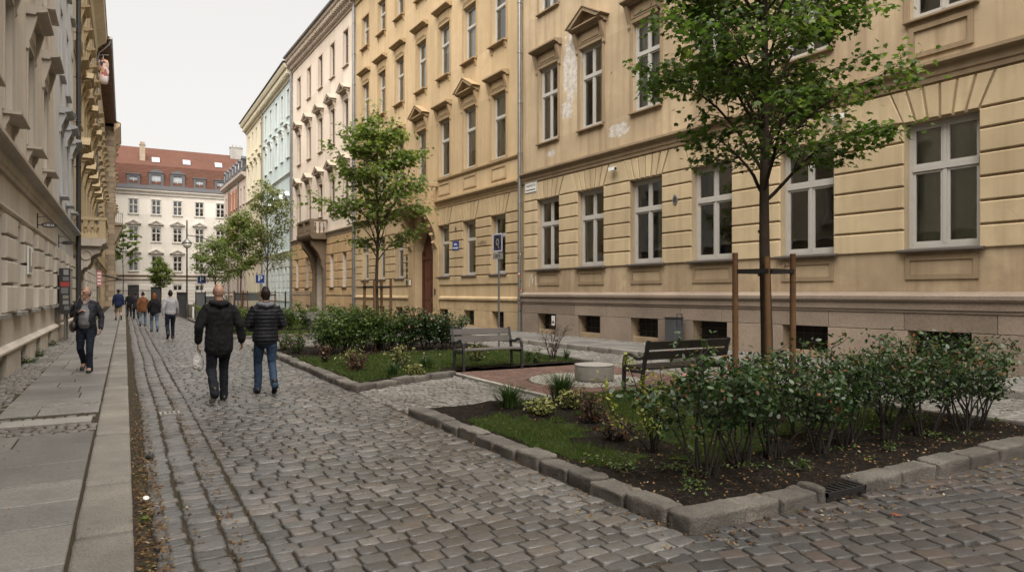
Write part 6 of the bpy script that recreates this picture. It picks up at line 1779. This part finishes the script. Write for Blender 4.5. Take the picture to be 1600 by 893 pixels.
def p_sign(label, loc, h, rz=0):
    t = thing('parking_sign', label, 'sign', loc, rz, 'blue parking signs')
    mb = MB(); mb.tube([(0,0,-.1),(0,0,h)], .03, 8); mb.build('pole', M['zinc'], t)
    mb = MB(); mb.box(-.3,.3,-.05,-.035,h-.62,h-.02); mb.build('board', M['blue_enamel'], t)
    mb = MB()
    for a,b,c,d in ((-.29,.29,h-.61,h-.585),(-.29,.29,h-.055,h-.03),(-.29,-.265,h-.584,h-.056),(.265,.29,h-.584,h-.056)): mb.box(a,b,-.053,-.0505,c,d)
    mb.build('border', M['white_enamel'], t)
    text('lettering', 'P', .52, (0,-.0515,h-.32), (math.pi/2,0,0), M['white_enamel'], t, .002, 1.1)
p_sign('blue parking sign left of the bald man, above the grey fence', (4.9,54.7,0), 2.98, R(-12))
p_sign('blue parking sign right of the bald man, above the man in the quilted jacket', (7.55,46.0,.05), 2.85, R(-15))

t = thing('street_lamp', 'tall street lamp with pale glass bowl and curved arm beyond the planted beds', 'street lamp', (3.59,50.1,0))
mb = MB(); mb.lathe([(.11,0),(.11,.9),(.07,1.0),(.055,1.1)], (0,0,0), 12); mb.tube([(0,0,1.05),(0,0,6.5)], [.055,.04], 10); mb.build('pole', M['dark_metal'], t, angle=40)
mb = MB(); mb.tube([(0,0,5.5),(.35,0,5.48),(.9,0,5.4),(1.5,0,5.15),(2.0,0,4.85),(2.3,0,4.45)], .03, 8); mb.build('arm', M['dark_metal'], t)
mb = MB(); mb.lathe([(.1,.28),(.14,.22),(.3,.08),(.31,.0)], (0,-.12,4.95), 18); mb.build('lamp_shade', M['zinc'], t, smooth=True)
mb = MB(); mb.lathe([(.29,-.002),(.27,-.12),(.2,-.24),(.08,-.3)], (0,-.12,4.95), 18); mb.build('glass_bowl', paint('opal_glass', (.7,.68,.62), .2, .03), t, smooth=True)

# grey fence round the yard at the far end of the beds
t = thing('yard_fence', 'dark grey metal fence with some solid panels at the far end of the planted beds', 'fence', (3.6,50.4,0))
segs = [((-.1,8.0),(0,0),True),((.55,.1),(1.15,.1),True),((1.15,.1),(3.0,.1),None),((3.0,.1),(4.7,.1),False),((4.7,.1),(6.4,.1),None),((6.4,.1),(8.2,.1),None)]
for (a, b, solid) in segs:
    dx, dy = b[0]-a[0], b[1]-a[1]; L = math.hypot(dx, dy); yaw = math.atan2(dy, dx)
    mb = MB()
    mb.box(0,L,-.02,.02,.08,.13); mb.box(0,L,-.02,.02,1.68,1.74)
    n = int(L/.11)
    for k in range(n):
        x = L*(k+.5)/n; mb.box(x-.008,x+.008,-.008,.008,.13,1.68)
    if solid: mb.box(.02,L-.02,.021,.03,.2,1.72)
    elif solid is False: mb.box(.03,L-.03,.021,.03,1.15,1.66)
    mb.build('panel', M['fence'] if 'fence' in M else M.setdefault('fence', paint('fence_grey', (.10,.105,.11), .55, .35)), t, loc=(a[0],a[1],0), rot=(0,0,yaw))
    for q in (a, b):
        mb = MB(); mb.box(q[0]-.03,q[0]+.03,q[1]-.031,q[1]+.031,0,1.8); mb.build('post', M['dark_metal'], t)
t = thing('yard_fence', 'black spiked railing in front of the cream house at the street end', 'fence', (-1,106.5,0))
mb = MB(); mb.box(0,5,-.02,.02,.3,.35); mb.box(0,5,-.02,.02,1.9,1.95)
for k in range(34): mb.tube([(.07+k*.145,0,0),(.07+k*.145,0,2.2)], .018, 4)
mb.build('railing', M['black_iron'], t)
t = thing('bollard', 'white bollard at the gap in the far grey fence', 'bollard', (3.98,50.3,0))
mb = MB(); mb.lathe([(.07,0),(.07,.68)], (0,0,0), 10); mb.build('post', M['white_enamel'], t, angle=40)
mb = MB(); mb.lathe([(.072,.681),(.05,.74),(0.01,.76)], (0,0,0), 10); mb.build('cap', M['white_enamel'], t, smooth=True)

# parked car in the yard, mostly behind the fence
t = thing('parked_car', 'small white car parked behind the far grey fence', 'car', (5.7,57.5,0), R(10))
cp = paint('car_white', (.62,.62,.61), .25, .03); 
mb = MB()
def loft(mb, rings, mi=0):
    n = len(rings[0]); o = len(mb.v)
    for r in rings: mb.v.extend(r)
    for i in range(len(rings)-1):
        for k in range(n):
            k2 = (k+1) % n; mb.f.append((o+i*n+k,o+i*n+k2,o+(i+1)*n+k2,o+(i+1)*n+k)); mb.m.append(mi)
    mb.f.append(tuple(o+k for k in range(n))[::-1]); mb.m.append(mi)
    e = o+(len(rings)-1)*n; mb.f.append(tuple(e+k for k in range(n))); mb.m.append(mi)
st_ = [(-1.95,.72,.35,.8),(-1.85,.82,.28,.92),(-1.0,.85,.22,.97),(0,.86,.22,.98),(1.0,.85,.22,.96),(1.75,.8,.28,.86),(1.95,.68,.36,.72)]
loft(mb, [[(-w*.93,y,z0),(w*.93,y,z0),(w,y,(z0+z1)/2),(w*.94,y,z1),(-w*.94,y,z1),(-w,y,(z0+z1)/2)] for y,w,z0,z1 in st_]); mb.build('body', cp, t, angle=35)
mb = MB(); loft(mb, [[(-w,y,.93),(w,y,.93),(w*.8,y,z1),(-w*.8,y,z1)] for y,w,z1 in ((-1.7,.76,.98),(-1.2,.78,1.42),(.2,.78,1.47),(1.05,.76,.98))]); mb.build('cabin', paint('car_glass', (.03,.035,.04), .1), t, angle=30)
mb = MB(); loft(mb, [[(-w,y,z),(w,y,z),(w*.9,y,z+.03),(-w*.9,y,z+.03)] for y,w,z in ((-1.22,.6,1.42),(-.4,.64,1.475),(.25,.6,1.465))]); mb.build('roof', cp, t)
for sx in (-1,1):
    for y in (-1.25,1.25):
        mb = MB(); mb.lathe([(.2,-.1),(.3,-.09),(.31,0),(.3,.09),(.2,.1)], (0,0,0), 18)
        wh = mb.build('wheel', M['black_iron'], t, loc=(sx*.78,y,.31), rot=(0,math.pi/2,0), angle=40)
        mb = MB(); mb.lathe([(.02,.0),(.19,.0),(.19,.02),(.03,.03)], (0,0,.1*sx), 14); mb.build('rim', M['zinc'], wh)
    mb = MB(); mb.box(sx*.62-.14,sx*.62+.14,-1.93,-1.86,.66,.8); mb.build('headlight', M['white_enamel'], t)
mb = MB(); mb.box(-.26,.26,-1.965,-1.952,.45,.56); mb.build('number_plate', M['white_enamel'], t)

# litter in the gutter
t = thing('bottle_cap', 'white round bottle cap lying in the left gutter', 'bottle cap', (.15,6.35,.012))
mb = MB(); mb.lathe([(.022,0),(.025,.004),(.024,.014),(.018,.017),(.014,.014)], (0,0,0), 16); mb.build('cap', M['white_enamel'], t, rot=(.5,.2,0))
t = thing('crushed_can', 'small dark crushed can lying in the left gutter', 'can', (.2,7.9,.03))
mb = MB(); mb.lathe([(.02,0),(.03,.01),(.024,.04),(.031,.07),(.02,.09)], (0,0,0), 10); mb.build('can', M['slate'], t, rot=(1.4,.3,.5))
t = thing('citrus_peel', 'yellowish scrap lying in the left gutter near the white cap', 'scrap', (.13,5.75,.012))
mb = MB(); mb.lathe([(.0,0),(.025,.008),(.03,.022),(.02,.03)], (0,0,0), 10); mb.build('scrap', M['leaf_yellow'], t)
t = thing('gully_grate', 'small metal grate set in the cobbled gutter', 'grate', (.55,10.75,.006))
mb = MB(); mb.box(-.13,.13,-.12,-.1,-.03,.012); mb.box(-.13,.13,.1,.12,-.03,.012); [mb.box(-.13+k*.057,-.1+k*.057,-.099,.099,-.03,.012) for k in range(5)]
mb.build('grate', M['concrete'], t)
t = thing('orange_leaf', 'single orange fallen leaf below the drain on the dark cobbles', 'leaf', (5.1,3.05,.02), .6)
me = leaf_mesh('blade', [(0,0,0),(.03,.02,.004)], .065, paint('orange_leaf', (.2,.06,.025), .7), MAPLE, np.random.default_rng(3), .15, 0)
link('blade', me, t)
# ------------------------------------------------------------------ people
def cloth(name, c, rough=.9, var=.25, scale=9, sheen=.0):
    m, nt, b = mat(name, rough, .2)
    v = coords(nt)
    nt.links.new(mixc(nt, ramp(nt, noise(nt, v, scale, 5, .65), [(.3,(0,0,0)),(.7,(1,1,1))]), tint(c,1-var), tint(c,1+var)), b.inputs[0])
    bump(nt, b, math_(nt, 'ADD', noise(nt, v, 16, 3, .6, .8), math_(nt, 'MULTIPLY', noise(nt, v, 260, 2), .25)), .55, .012)
    return m
M['skin'] = paint('skin', (.36,.215,.16), .5, .12, 0, .4, 12)
M['jacket_black'] = cloth('black_jacket_cloth', (.011,.011,.012)); M['jacket_quilt'] = cloth('black_quilted_nylon', (.012,.0125,.016), .5)
M['jacket_navy'] = cloth('dark_navy_jacket', (.019,.02,.026), .6); M['polo_grey'] = cloth('grey_polo', (.17,.17,.18))
M['jeans_dark'] = cloth('dark_jeans', (.012,.016,.028)); M['jeans_blue'] = cloth('blue_jeans', (.032,.055,.095)); M['jeans_pale'] = cloth('pale_jeans', (.10,.14,.19))
M['trousers_black'] = cloth('black_trousers', (.014,.016,.022)); M['sweater_grey'] = cloth('light_grey_sweater', (.30,.30,.32), .9, .08); M['coat_brown'] = cloth('brown_jacket', (.15,.065,.03))
M['jacket_blue'] = cloth('deep_blue_jacket', (.015,.022,.06)); M['khaki'] = cloth('khaki_shorts', (.22,.16,.09)); M['hood_grey'] = cloth('grey_hood_lining', (.13,.14,.16))
M['shoe_black'] = paint('black_shoe', (.012,.012,.013), .5, .2); M['sole_white'] = paint('white_rubber_sole', (.5,.49,.46), .6, .1); M['shoe_brown'] = paint('brown_shoe', (.07,.03,.018), .5, .2)
M['hair_dark'] = cloth('dark_hair', (.018,.012,.009), .6, .4, 40); M['hair_ginger'] = cloth('reddish_hair', (.16,.06,.022), .6, .4, 40); M['hair_grey'] = cloth('cropped_grey_hair', (.17,.14,.12), .8, .3, 60)
M['eye'] = paint('eye_dark', (.015,.012,.01), .2, .1); M['leather'] = paint('black_leather', (.014,.013,.013), .4, .2); M['plastic'] = cloth('translucent_plastic', (.5,.49,.48), .35, .1)

def limb(mb, pts, radii, n=14, side=(1,0,0)):
    """smooth closed limb; radii (ra across, rb fore-aft) per point"""
    P = [Vector(p) for p in pts]; Rr = [(r, r) if not hasattr(r, '__len__') else r for r in radii]
    # round the two ends
    def ext(p, q, r):
        d = (p-q); d = d.normalized() if d.length > 1e-6 else Vector((0,0,1)); return [(p+d*min(r)*f, (r[0]*k, r[1]*k)) for f, k in ((.5,.84),(.85,.48))]
    a = ext(P[0], P[1], Rr[0]); b = ext(P[-1], P[-2], Rr[-1])
    P = [a[1][0], a[0][0]]+P+[b[0][0], b[1][0]]; Rr = [a[1][1], a[0][1]]+Rr+[b[0][1], b[1][1]]
    o = len(mb.v); S = Vector(side)
    for i, p in enumerate(P):
        d = P[min(i+1,len(P)-1)]-P[max(i-1,0)]
        if d.length < 1e-6: d = Vector((0,0,1))
        d.normalize(); u = S-d*S.dot(d)
        if u.length < 1e-4: u = d.orthogonal()
        u.normalize(); w = d.cross(u)
        for k in range(n):
            t = 2*math.pi*k/n; mb.v.append(tuple(p+u*math.cos(t)*Rr[i][0]+w*math.sin(t)*Rr[i][1]))
    for i in range(len(P)-1):
        for k in range(n):
            k2 = (k+1) % n; mb.f.append((o+i*n+k,o+i*n+k2,o+(i+1)*n+k2,o+(i+1)*n+k)); mb.m.append(0)
    mb.f.append(tuple(o+k for k in range(n))[::-1]); mb.m.append(0)
    e = o+(len(P)-1)*n; mb.f.append(tuple(e+k for k in range(n))); mb.m.append(0)

def fuse(mb, name, m, parent, voxel, smooth=4, fold=0.0, fscale=9.0, seed=0, quilt=0.0, cut=None):
    """union the limbs of mb into one continuous skin"""
    me = mb.mesh('tmp', m); o = bpy.data.objects.new('tmp', me); col.objects.link(o)
    r = o.modifiers.new('r', 'REMESH'); r.mode = 'VOXEL'; r.voxel_size = voxel
    s = o.modifiers.new('s', 'SMOOTH'); s.factor = .5; s.iterations = smooth
    dg = bpy.context.evaluated_depsgraph_get(); out = bpy.data.meshes.new_from_object(o.evaluated_get(dg))
    bpy.data.objects.remove(o); bpy.data.meshes.remove(me)
    out.materials.clear(); out.materials.append(m)
    if fold or quilt:
        n = len(out.vertices); co = np.empty(n*3, dtype=np.float32); no = np.empty(n*3, dtype=np.float32)
        out.vertices.foreach_get('co', co); out.vertices.foreach_get('normal', no); co = co.reshape(-1,3); no = no.reshape(-1,3)
        dsp = np.array([mnoise.noise(Vector((c[0]*fscale, c[1]*fscale, c[2]*fscale*.55+seed*3.3)))+.5*mnoise.noise(Vector((c[0]*fscale*2.3+9, c[1]*fscale*2.3, c[2]*fscale*1.9+seed))) for c in co])*fold
        if quilt: dsp += quilt*(np.abs(np.sin(np.pi*co[:,2]/.062))**.6-.6)
        co += no*dsp[:,None]; out.vertices.foreach_set('co', co.ravel())
    if cut:      # open front
        import bmesh
        bm = bmesh.new(); bm.from_mesh(out)
        bmesh.ops.delete(bm, geom=[f for f in bm.faces if cut(f.calc_center_median())], context='FACES')
        bm.to_mesh(out); bm.free()
    out.polygons.foreach_set('use_smooth', [True]*len(out.polygons)); out.update()
    return link(name, out, parent)

def lerp3(a, b, t): return tuple(a[i]+(b[i]-a[i])*t for i in range(3))
def person(label, loc, rz, H=1.8, legs='L', arms=None, head=0.0, tilt=0.0, top=None, bottom=None, shoe=None, hair=None, hairkind='short', voxel=.009,
           hem=.84, bulk=1.0, belly=0.0, hood=None, quilt=False, shirt=None, shorts=False, collar=None, group=None, stripes=False, fem=False):
    t = thing('person', label, 'person', loc, rz, group); t.scale = (H/1.8,)*3
    fl = 1 if legs == 'L' else -1      # trailing leg: L(-x) or R(+x)
    hipw = .092
    # hip, knee, ankle, toe
    tr = [(-fl*hipw,-.01,.93), (-fl*.105,.03,.50), (-fl*.11,-.27,.185), (-fl*.12,-.13,.03)]
    ld = [(fl*hipw,.01,.93), (fl*.10,.17,.50), (fl*.10,.17,.085), (fl*.125,.37,.035)]
    A = arms or {}
    sw = .172 if not fem else .15
    arm = {}
    for s in (-1, 1):
        fwd = .12*s*fl
        arm[s] = A.get(s) or [(s*sw,0,1.42), (s*(sw+.07),-.03+fwd*.4,1.15), (s*(sw+.08),.06+fwd,.90), (s*(sw+.07),.09+fwd*1.2,.80)]
    # ---- body
    b = MB(); hc = Vector((0,.015,1.665))
    Rz = Matrix.Rotation(head, 3, 'Z') @ Matrix.Rotation(tilt, 3, 'X')
    hp = lambda x, y, z: tuple(hc+Rz @ Vector((x,y,z)))
    limb(b, [hp(0,-.014,.084), hp(0,-.014,.062), hp(0,-.012,.025), hp(0,-.006,-.02), hp(0,.008,-.06), hp(0,.024,-.09)], [(.056,.07),(.069,.088),(.0765,.098),(.073,.091),(.06,.072),(.04,.045)], 18)
    limb(b, [hp(0,.085,.02), hp(0,.108,-.022)], [.011,.016], 8)           # nose
    limb(b, [hp(-.03,.083,.03), hp(.03,.083,.03)], [.014,.014], 8, (0,0,1))   # brow
    limb(b, [hp(-.022,.083,-.062), hp(.022,.083,-.062)], [.011,.011], 8, (0,0,1))   # lips
    limb(b, [hp(0,.07,-.09), hp(0,.075,-.1)], [.02,.018], 8)              # chin
    for s in (-1, 1): limb(b, [hp(s*.076,-.012,.022), hp(s*.078,-.008,-.028)], [(.013,.027),(.01,.017)], 8)
    limb(b, [(0,-.012,1.46), (0,-.004,1.53), hp(0,-.015,-.07)], [(.075,.07),(.058,.06),(.055,.062)], 14)
    limb(b, [(0,0,.9),(0,0,1.0),(0,0,1.12),(0,0,1.28),(0,-.005,1.4),(0,-.01,1.46)], [(.15,.105),(.155,.105),(.14,.1),(.165,.11),(.17,.1),(.1,.075)], 18)
    for s in (-1, 1):
        p = arm[s]; limb(b, [(s*.1,0,1.42)]+list(p[:3]), [.045,.05,.04,.027], 12)
        w, hd = Vector(p[2]), Vector(p[3]); d = (hd-w).normalized(); sd = Vector((0,1,0))-d*d.y
        if sd.length < .2: sd = Vector((0,0,1))-d*d.z
        sd.normalize(); nn = d.cross(sd)
        limb(b, [w, w+d*.045, w+d*.085], [(.026,.017),(.038,.016),(.036,.014)], 10, sd)
        inw = -s*(1 if nn.x > 0 else -1)
        for k, (off, L) in enumerate(((.03,.07),(.01,.08),(-.011,.075),(-.031,.058))):
            q = w+d*.08+sd*off; limb(b, [q, q+d*L*.5+nn*inw*.008, q+d*L*.8+nn*inw*.026, q+d*L*.85+nn*inw*.04], [.0095,.009,.008,.0075], 8)
        q = w+d*.025+sd*.03; limb(b, [q, q+sd*.03+d*.03, q+sd*.034+d*.06+nn*inw*.015], [.012,.0105,.009], 8)
    for L in (tr, ld):
        limb(b, [L[0], lerp3(L[0],L[1],.5), L[1], lerp3(L[1],L[2],.35), L[2]], [(.085,.09),(.072,.078),(.052,.056),(.053,.058),(.036,.04)], 14)
        limb(b, [L[2], lerp3(L[2],L[3],.6), L[3]], [.036,(.04,.03),(.038,.02)], 10)
    fuse(b, 'body', M['skin'], t, voxel*.85, 3)
    e = MB()
    for s in (-1, 1): e.lathe([(0,-.008),(.008,-.004),(.009,0),(.008,.004),(0,.008)], hp(s*.031,.083,.008), 8)
    e.build('eyes', M['eye'], t, smooth=True)
    # ---- hair
    if hair:
        h = MB()
        if hairkind == 'short':
            limb(h, [hp(0,-.018,.094), hp(0,-.018,.066), hp(0,-.022,.025), hp(0,-.034,-.025), hp(0,-.046,-.062)], [(.053,.066),(.071,.088),(.081,.095),(.078,.078),(.058,.05)], 16)
        elif hairkind == 'bald':
            limb(h, [hp(0,-.028,.03), hp(0,-.03,.0), hp(0,-.036,-.03)], [(.077,.083),(.0775,.082),(.07,.07)], 16)
        elif hairkind == 'cap':
            limb(h, [hp(0,-.014,.1), hp(0,-.014,.05), hp(0,-.02,.02)], [(.065,.075),(.085,.1),(.086,.1)], 14)
            limb(h, [hp(0,0,.12), hp(0,-.01,.2)], [(.03,.03),(.006,.006)], 8)
        else:
            limb(h, [hp(0,-.016,.1), hp(0,-.02,.04), hp(0,-.045,-.03), hp(0,-.06,-.11), hp(0,-.06,-.16)], [(.064,.076),(.088,.102),(.092,.08),(.09,.055),(.06,.035)], 14)
        fuse(h, 'hair' if hairkind != 'cap' else 'hat', hair, t, voxel, 3, .002, 40)
    # ---- trousers
    tm = MB(); k = .012
    limb(tm, [(0,-.005,.86),(0,-.005,.97),(0,0,1.04+.0*belly)], [(.168,.118),(.168,.118+belly*.3),(.16,.112+belly*.4)], 18)
    for L in (tr, ld):
        ank = lerp3(L[1],L[2],1.08)
        if shorts: limb(tm, [L[0], lerp3(L[0],L[1],.5), lerp3(L[0],L[1],1.0)], [(.098,.105),(.092,.098),(.085,.09)], 14)
        else: limb(tm, [L[0], lerp3(L[0],L[1],.5), L[1], lerp3(L[1],L[2],.4), ank], [(.098,.104),(.086,.092),(.068,.072),(.066,.072),(.06,.066)], 14)
    fuse(tm, 'shorts' if shorts else 'trousers', bottom, t, voxel, 3, .012, 11, 2)
    # ---- top
    j = MB(); B = bulk
    low = [(0,0,hem),(0,0,hem+.08)] if hem < .95 else [(0,0,hem)]
    limb(j, low+[(0,belly*.35,1.02),(0,belly*.45,1.14),(0,belly*.1,1.28),(0,-.008,1.39),(0,-.014,1.455),(0,-.01,1.50)],
         [(.188*B,.135*B)]*len(low)+[(.182*B,.128*B+belly*.45),(.178*B,.127*B+belly*.5),(.195*B,.134*B+belly*.1),(.19*B,.12*B),(.115,.088),(.075,.072)], 20)
    for s in (-1, 1):
        p = arm[s]; wr = lerp3(p[1],p[2],.95)
        sh_ = (s*sw*1.02, p[0][1]-.004, 1.418)
        limb(j, [(s*.02,-.012,1.475), (s*.09,-.012,1.455), (s*sw*.86,-.006,1.425)], [(.06,.062),(.07,.062),(.066,.064)], 12)
        limb(j, [(s*.11,0,1.40), sh_, lerp3(sh_,p[1],.28), lerp3(sh_,p[1],.6), p[1], lerp3(p[1],p[2],.5), wr], [.07*B,.075*B,.07*B,.064*B,.058*B,.053*B,.047*B], 14)
    if hood:
        pass
    jk = fuse(j, 'jacket' if collar is None else collar, top, t, voxel, 3, .017 if not quilt else .006, 9, 5, .009 if quilt else 0, cut=(lambda c: c.y > .035 and abs(c.x) < .06+.05*max(0,min(1,(1.42-c.z)/.35))+.012*math.sin(c.z*21) and c.z < 1.6) if shirt else None)
    if hood:
        h = MB()
        limb(h, [(-.1,.03,1.515),(-.085,-.06,1.5),(0,-.105,1.475),(.085,-.06,1.5),(.1,.03,1.515)], [(.035,.045),(.042,.06),(.048,.075),(.042,.06),(.035,.045)], 12, (0,0,1))
        fuse(h, 'hood', hood, jk, voxel, 3, .006, 18)
    if shirt:   # the front of the shirt between the open jacket edges
        h = MB()
        limb(h, [(0,.0,.97),(0,belly*.35,1.04),(0,belly*.5,1.14),(0,belly*.2,1.28),(0,-.006,1.39),(0,-.012,1.46),(0,-.008,1.5)], [(.158,.118+belly*.2),(.165,.122+belly*.45),(.165,.124+belly*.5),(.172,.122+belly*.15),(.165,.108),(.09,.078),(.066,.066)], 18)
        fuse(h, 'shirt', shirt, t, voxel, 3, .005, 12)
        h = MB()
        for s in (-1, 1): limb(h, [(s*.02,.1,1.43),(s*.055,.055,1.49),(s*.06,-.02,1.515)], [(.012,.03),(.012,.03),(.012,.03)], 8)
        fuse(h, 'collar', shirt, t, voxel, 2)
    # ---- shoes
    for L, trail in ((tr, True), (ld, False)):
        h = MB(); an, to = Vector(L[2]), Vector(L[3]); d = to-an; 
        f = Vector((d.x, d.y, d.z)); 
        heel = an+Vector((0,-.045,-.045)) if not trail else an+Vector((0,-.035,-.02))
        heel = Vector((heel.x, heel.y, max(heel.z, .035)))
        limb(h, [an+Vector((0,-.012,.055)), an+Vector((0,-.004,.0)), heel], [(.044,.048),(.046,.058),(.038,.04)], 12)
        limb(h, [heel, heel.lerp(to,.5)+Vector((0,0,.012)), to], [(.036,.034),(.042,.04),(.044,.026)], 12)
        sh = fuse(h, 'shoe', shoe, t, voxel, 2)
        h = MB(); n = (to-heel).normalized(); up = Vector((0,-n.z,n.y)); 
        limb(h, [heel-up*.032, heel.lerp(to,.5)-up*.03, to-up*.018], [(.038,.008),(.043,.008),(.042,.008)], 12)
        fuse(h, 'sole', M['sole_white'] if stripes else M['shoe_black'], sh, voxel*.7, 1)
        if stripes:
            h = MB()
            for q in (.35,.5,.65):
                for s in (-1, 1):
                    c = heel.lerp(to, q)+Vector((s*.042,0,.012)); h.tube([c-Vector((0,.012,.02)), c+Vector((0,.008,.02))], .006, 5)
            h.build('stripe', M['sole_white'], sh)
    return t

# man walking towards the viewer on the pavement
FR = math.pi-R(12)
A1 = {1: [(.172,0,1.42),(.275,-.05,1.2),(.10,.17,1.265),(.03,.2,1.30)], -1: [(-.172,0,1.42),(-.275,-.03,1.15),(-.285,.05,.91),(-.275,.08,.82)]}
person('balding man in open dark jacket and grey polo walking towards the viewer', (-.67,16.1,.122), FR, 1.70, 'R', A1, head=R(-35), top=M['jacket_navy'], bottom=M['jeans_dark'], shoe=M['shoe_black'],
       hair=M['hair_grey'], hairkind='bald', hem=.80, bulk=1.06, belly=.09, shirt=M['polo_grey'], voxel=.008)
t = thing('shoulder_bag', 'black shoulder bag hanging at the side of the man on the left pavement', 'bag', (-.67, 16.1, .122), FR)
b = MB(); limb(b, [(.17,.2,.93),(.215,.08,.90),(.23,-.08,.93)], [(.05,.085),(.065,.115),(.05,.09)], 14, (1,0,0)); fuse(b, 'body', M['leather'], t, .01, 4, .006, 10)
b = MB(); b.tube([(.17,.19,1.0),(.16,.175,1.14),(.14,.15,1.3),(.12,.09,1.42),(.115,.0,1.5),(.15,-.11,1.38),(.2,-.13,1.2),(.225,-.1,1.0)], .013, 6); b.build('strap', M['leather'], t)
# the two men walking away
A2 = {-1: [(-.172,0,1.42),(-.285,-.03,1.14),(-.285,.05,.92),(-.28,.06,.82)], 1: [(.172,0,1.42),(.29,-.05,1.15),(.335,.02,.91),(.345,.05,.81)]}
person('bald man in black hooded jacket walking away down the cobbled street with a pale bag', (1.27,11.45,.005), R(4), 1.84, 'L', A2, head=R(-28), top=M['jacket_black'], bottom=M['trousers_black'], shoe=M['shoe_black'],
       hair=None, hem=.80, bulk=1.1, hood=M['jacket_black'], stripes=True, voxel=.008)
t = thing('plastic_bag', 'crumpled translucent plastic bag in the hand of the bald man in black', 'bag', (1.27-.29, 11.53, .82), R(20))
b = MB(); limb(b, [(0,0,.0),(0,.005,-.07),(.01,0,-.16),(.0,.0,-.27)], [(.02,.015),(.05,.03),(.085,.045),(.09,.05)], 12); fuse(b, 'body', M['plastic'], t, .008, 2, .018, 16)
b = MB(); b.tube([(-.01,-.01,.0),(-.015,0,.05),(0,.012,.06),(.015,0,.05),(.01,.01,0)], .006, 6); b.build('handle', M['plastic'], t)
A3 = {-1: [(-.172,0,1.42),(-.285,.0,1.16),(-.2,.19,1.08),(-.13,.26,1.08)], 1: [(.172,0,1.42),(.29,-.01,1.16),(.22,.19,1.09),(.15,.26,1.09)]}
person('dark haired man in black quilted jacket and blue jeans walking away beside the planted bed', (2.06,12.05,.005), R(-3), 1.80, 'R', A3, head=R(3), top=M['jacket_quilt'], bottom=M['jeans_blue'], shoe=M['shoe_black'],
       hair=M['hair_dark'], hem=.90, bulk=1.12, hood=M['hood_grey'], quilt=True, stripes=False, voxel=.008)
# people farther down the street
far = [('man in pale grey sweater walking away in the street with dark jeans', (1.46,28.1,0), R(4), 1.80, 'L', dict(top=M['sweater_grey'], bottom=M['jeans_dark'], shoe=M['shoe_brown'], hair=M['hair_dark'], hem=.93, collar='sweater')),
       ('ginger haired woman in black jacket and pale jeans walking away', (1.12,33.6,0), R(2), 1.68, 'R', dict(top=M['jacket_black'], bottom=M['jeans_pale'], shoe=M['shoe_black'], hair=M['hair_ginger'], hairkind='long', hem=.88, bulk=1.05, fem=True)),
       ('person in brown jacket and dark pointed hat walking away in the street', (.80,39.5,0), R(-4), 1.72, 'L', dict(top=M['coat_brown'], bottom=M['jeans_pale'], shoe=M['shoe_black'], hair=M['jacket_black'], hairkind='cap', hem=.82, bulk=1.05)),
       ('man in deep blue jacket and khaki shorts walking away on the left pavement', (-.32,45.3,.122), R(8), 1.78, 'R', dict(top=M['jacket_blue'], bottom=M['khaki'], shoe=M['shoe_black'], hair=M['hair_dark'], hem=.85, bulk=1.12, shorts=True)),
       ('distant person in black coat beside the left kerb, left of the two dark figures', (.28,55.5,0), R(0), 1.74, 'L', dict(top=M['jacket_black'], bottom=M['trousers_black'], shoe=M['shoe_black'], hair=M['hair_dark'], hem=.8)),
       ('distant person in black coat, right of the two dark figures far down the street', (.62,50.3,0), R(5), 1.72, 'R', dict(top=M['jacket_navy'], bottom=M['trousers_black'], shoe=M['shoe_black'], hair=M['hair_dark'], hem=.78))]
for lab, loc, rz, hh, lg, kw in far: person(lab, loc, rz, hh, lg, voxel=.014, **kw)
# ------------------------------------------------------------------ camera, light, sky
cam = bpy.data.cameras.new('camera'); cam.sensor_width = 36; cam.lens = 36*1067/1600.0
cam.clip_end = 2000; cam.clip_start = .05
cam.shift_y = (457-446.5)/1600.0
co = bpy.data.objects.new('camera', cam); col.objects.link(co)
co.location = (0, 0, 1.70); co.rotation_euler = (math.pi/2, 0, -math.atan(605/1067.0))
scene.camera = co
w = bpy.data.worlds.new('World'); scene.world = w; w.use_nodes = True
nt = w.node_tree; bg = nt.nodes['Background']
SUN_EL, SUN_AZ = R(56), R(-150)     # azimuth from +Y towards +X
sky = N(nt, 'ShaderNodeTexSky'); sky.sky_type = 'NISHITA'; sky.sun_disc = False
sky.sun_elevation = SUN_EL; sky.sun_rotation = SUN_AZ
sky.air_density = 1.0; sky.dust_density = 4.0; sky.ozone_density = 1.0
# thin high overcast: the blue is washed out to a warm white
hs = N(nt, 'ShaderNodeHueSaturation', Saturation=0.12); nt.links.new(sky.outputs[0], hs.inputs['Color'])
ov = mixc(nt, 0.6, hs.outputs[0], (7.0, 6.8, 6.5))
nt.links.new(ov, bg.inputs[0]); bg.inputs[1].default_value = 0.05
sl_ = bpy.data.lights.new('sun', 'SUN'); sl_.energy = 3.5; sl_.angle = R(85); sl_.color = (1.0, .935, .85)
so = bpy.data.objects.new('sun', sl_); col.objects.link(so)
d = Vector((math.sin(SUN_AZ)*math.cos(SUN_EL), math.cos(SUN_AZ)*math.cos(SUN_EL), math.sin(SUN_EL)))
so.rotation_euler = (-d).to_track_quat('-Z', 'Y').to_euler(); so.location = (0, 40, 60)
vs = scene.view_settings; vs.view_transform = 'Standard'; vs.look = 'None'; vs.exposure = 1.7; vs.gamma = 1; vs.use_curve_mapping = False
scene.display_settings.display_device = 'sRGB'
cy = scene.cycles
cy.use_denoising = True; cy.max_bounces = 8; cy.diffuse_bounces = 4; cy.glossy_bounces = 3; cy.transparent_max_bounces = 12; cy.transmission_bounces = 4
cy.sample_clamp_indirect = 6; cy.caustics_reflective = False; cy.caustics_refractive = False
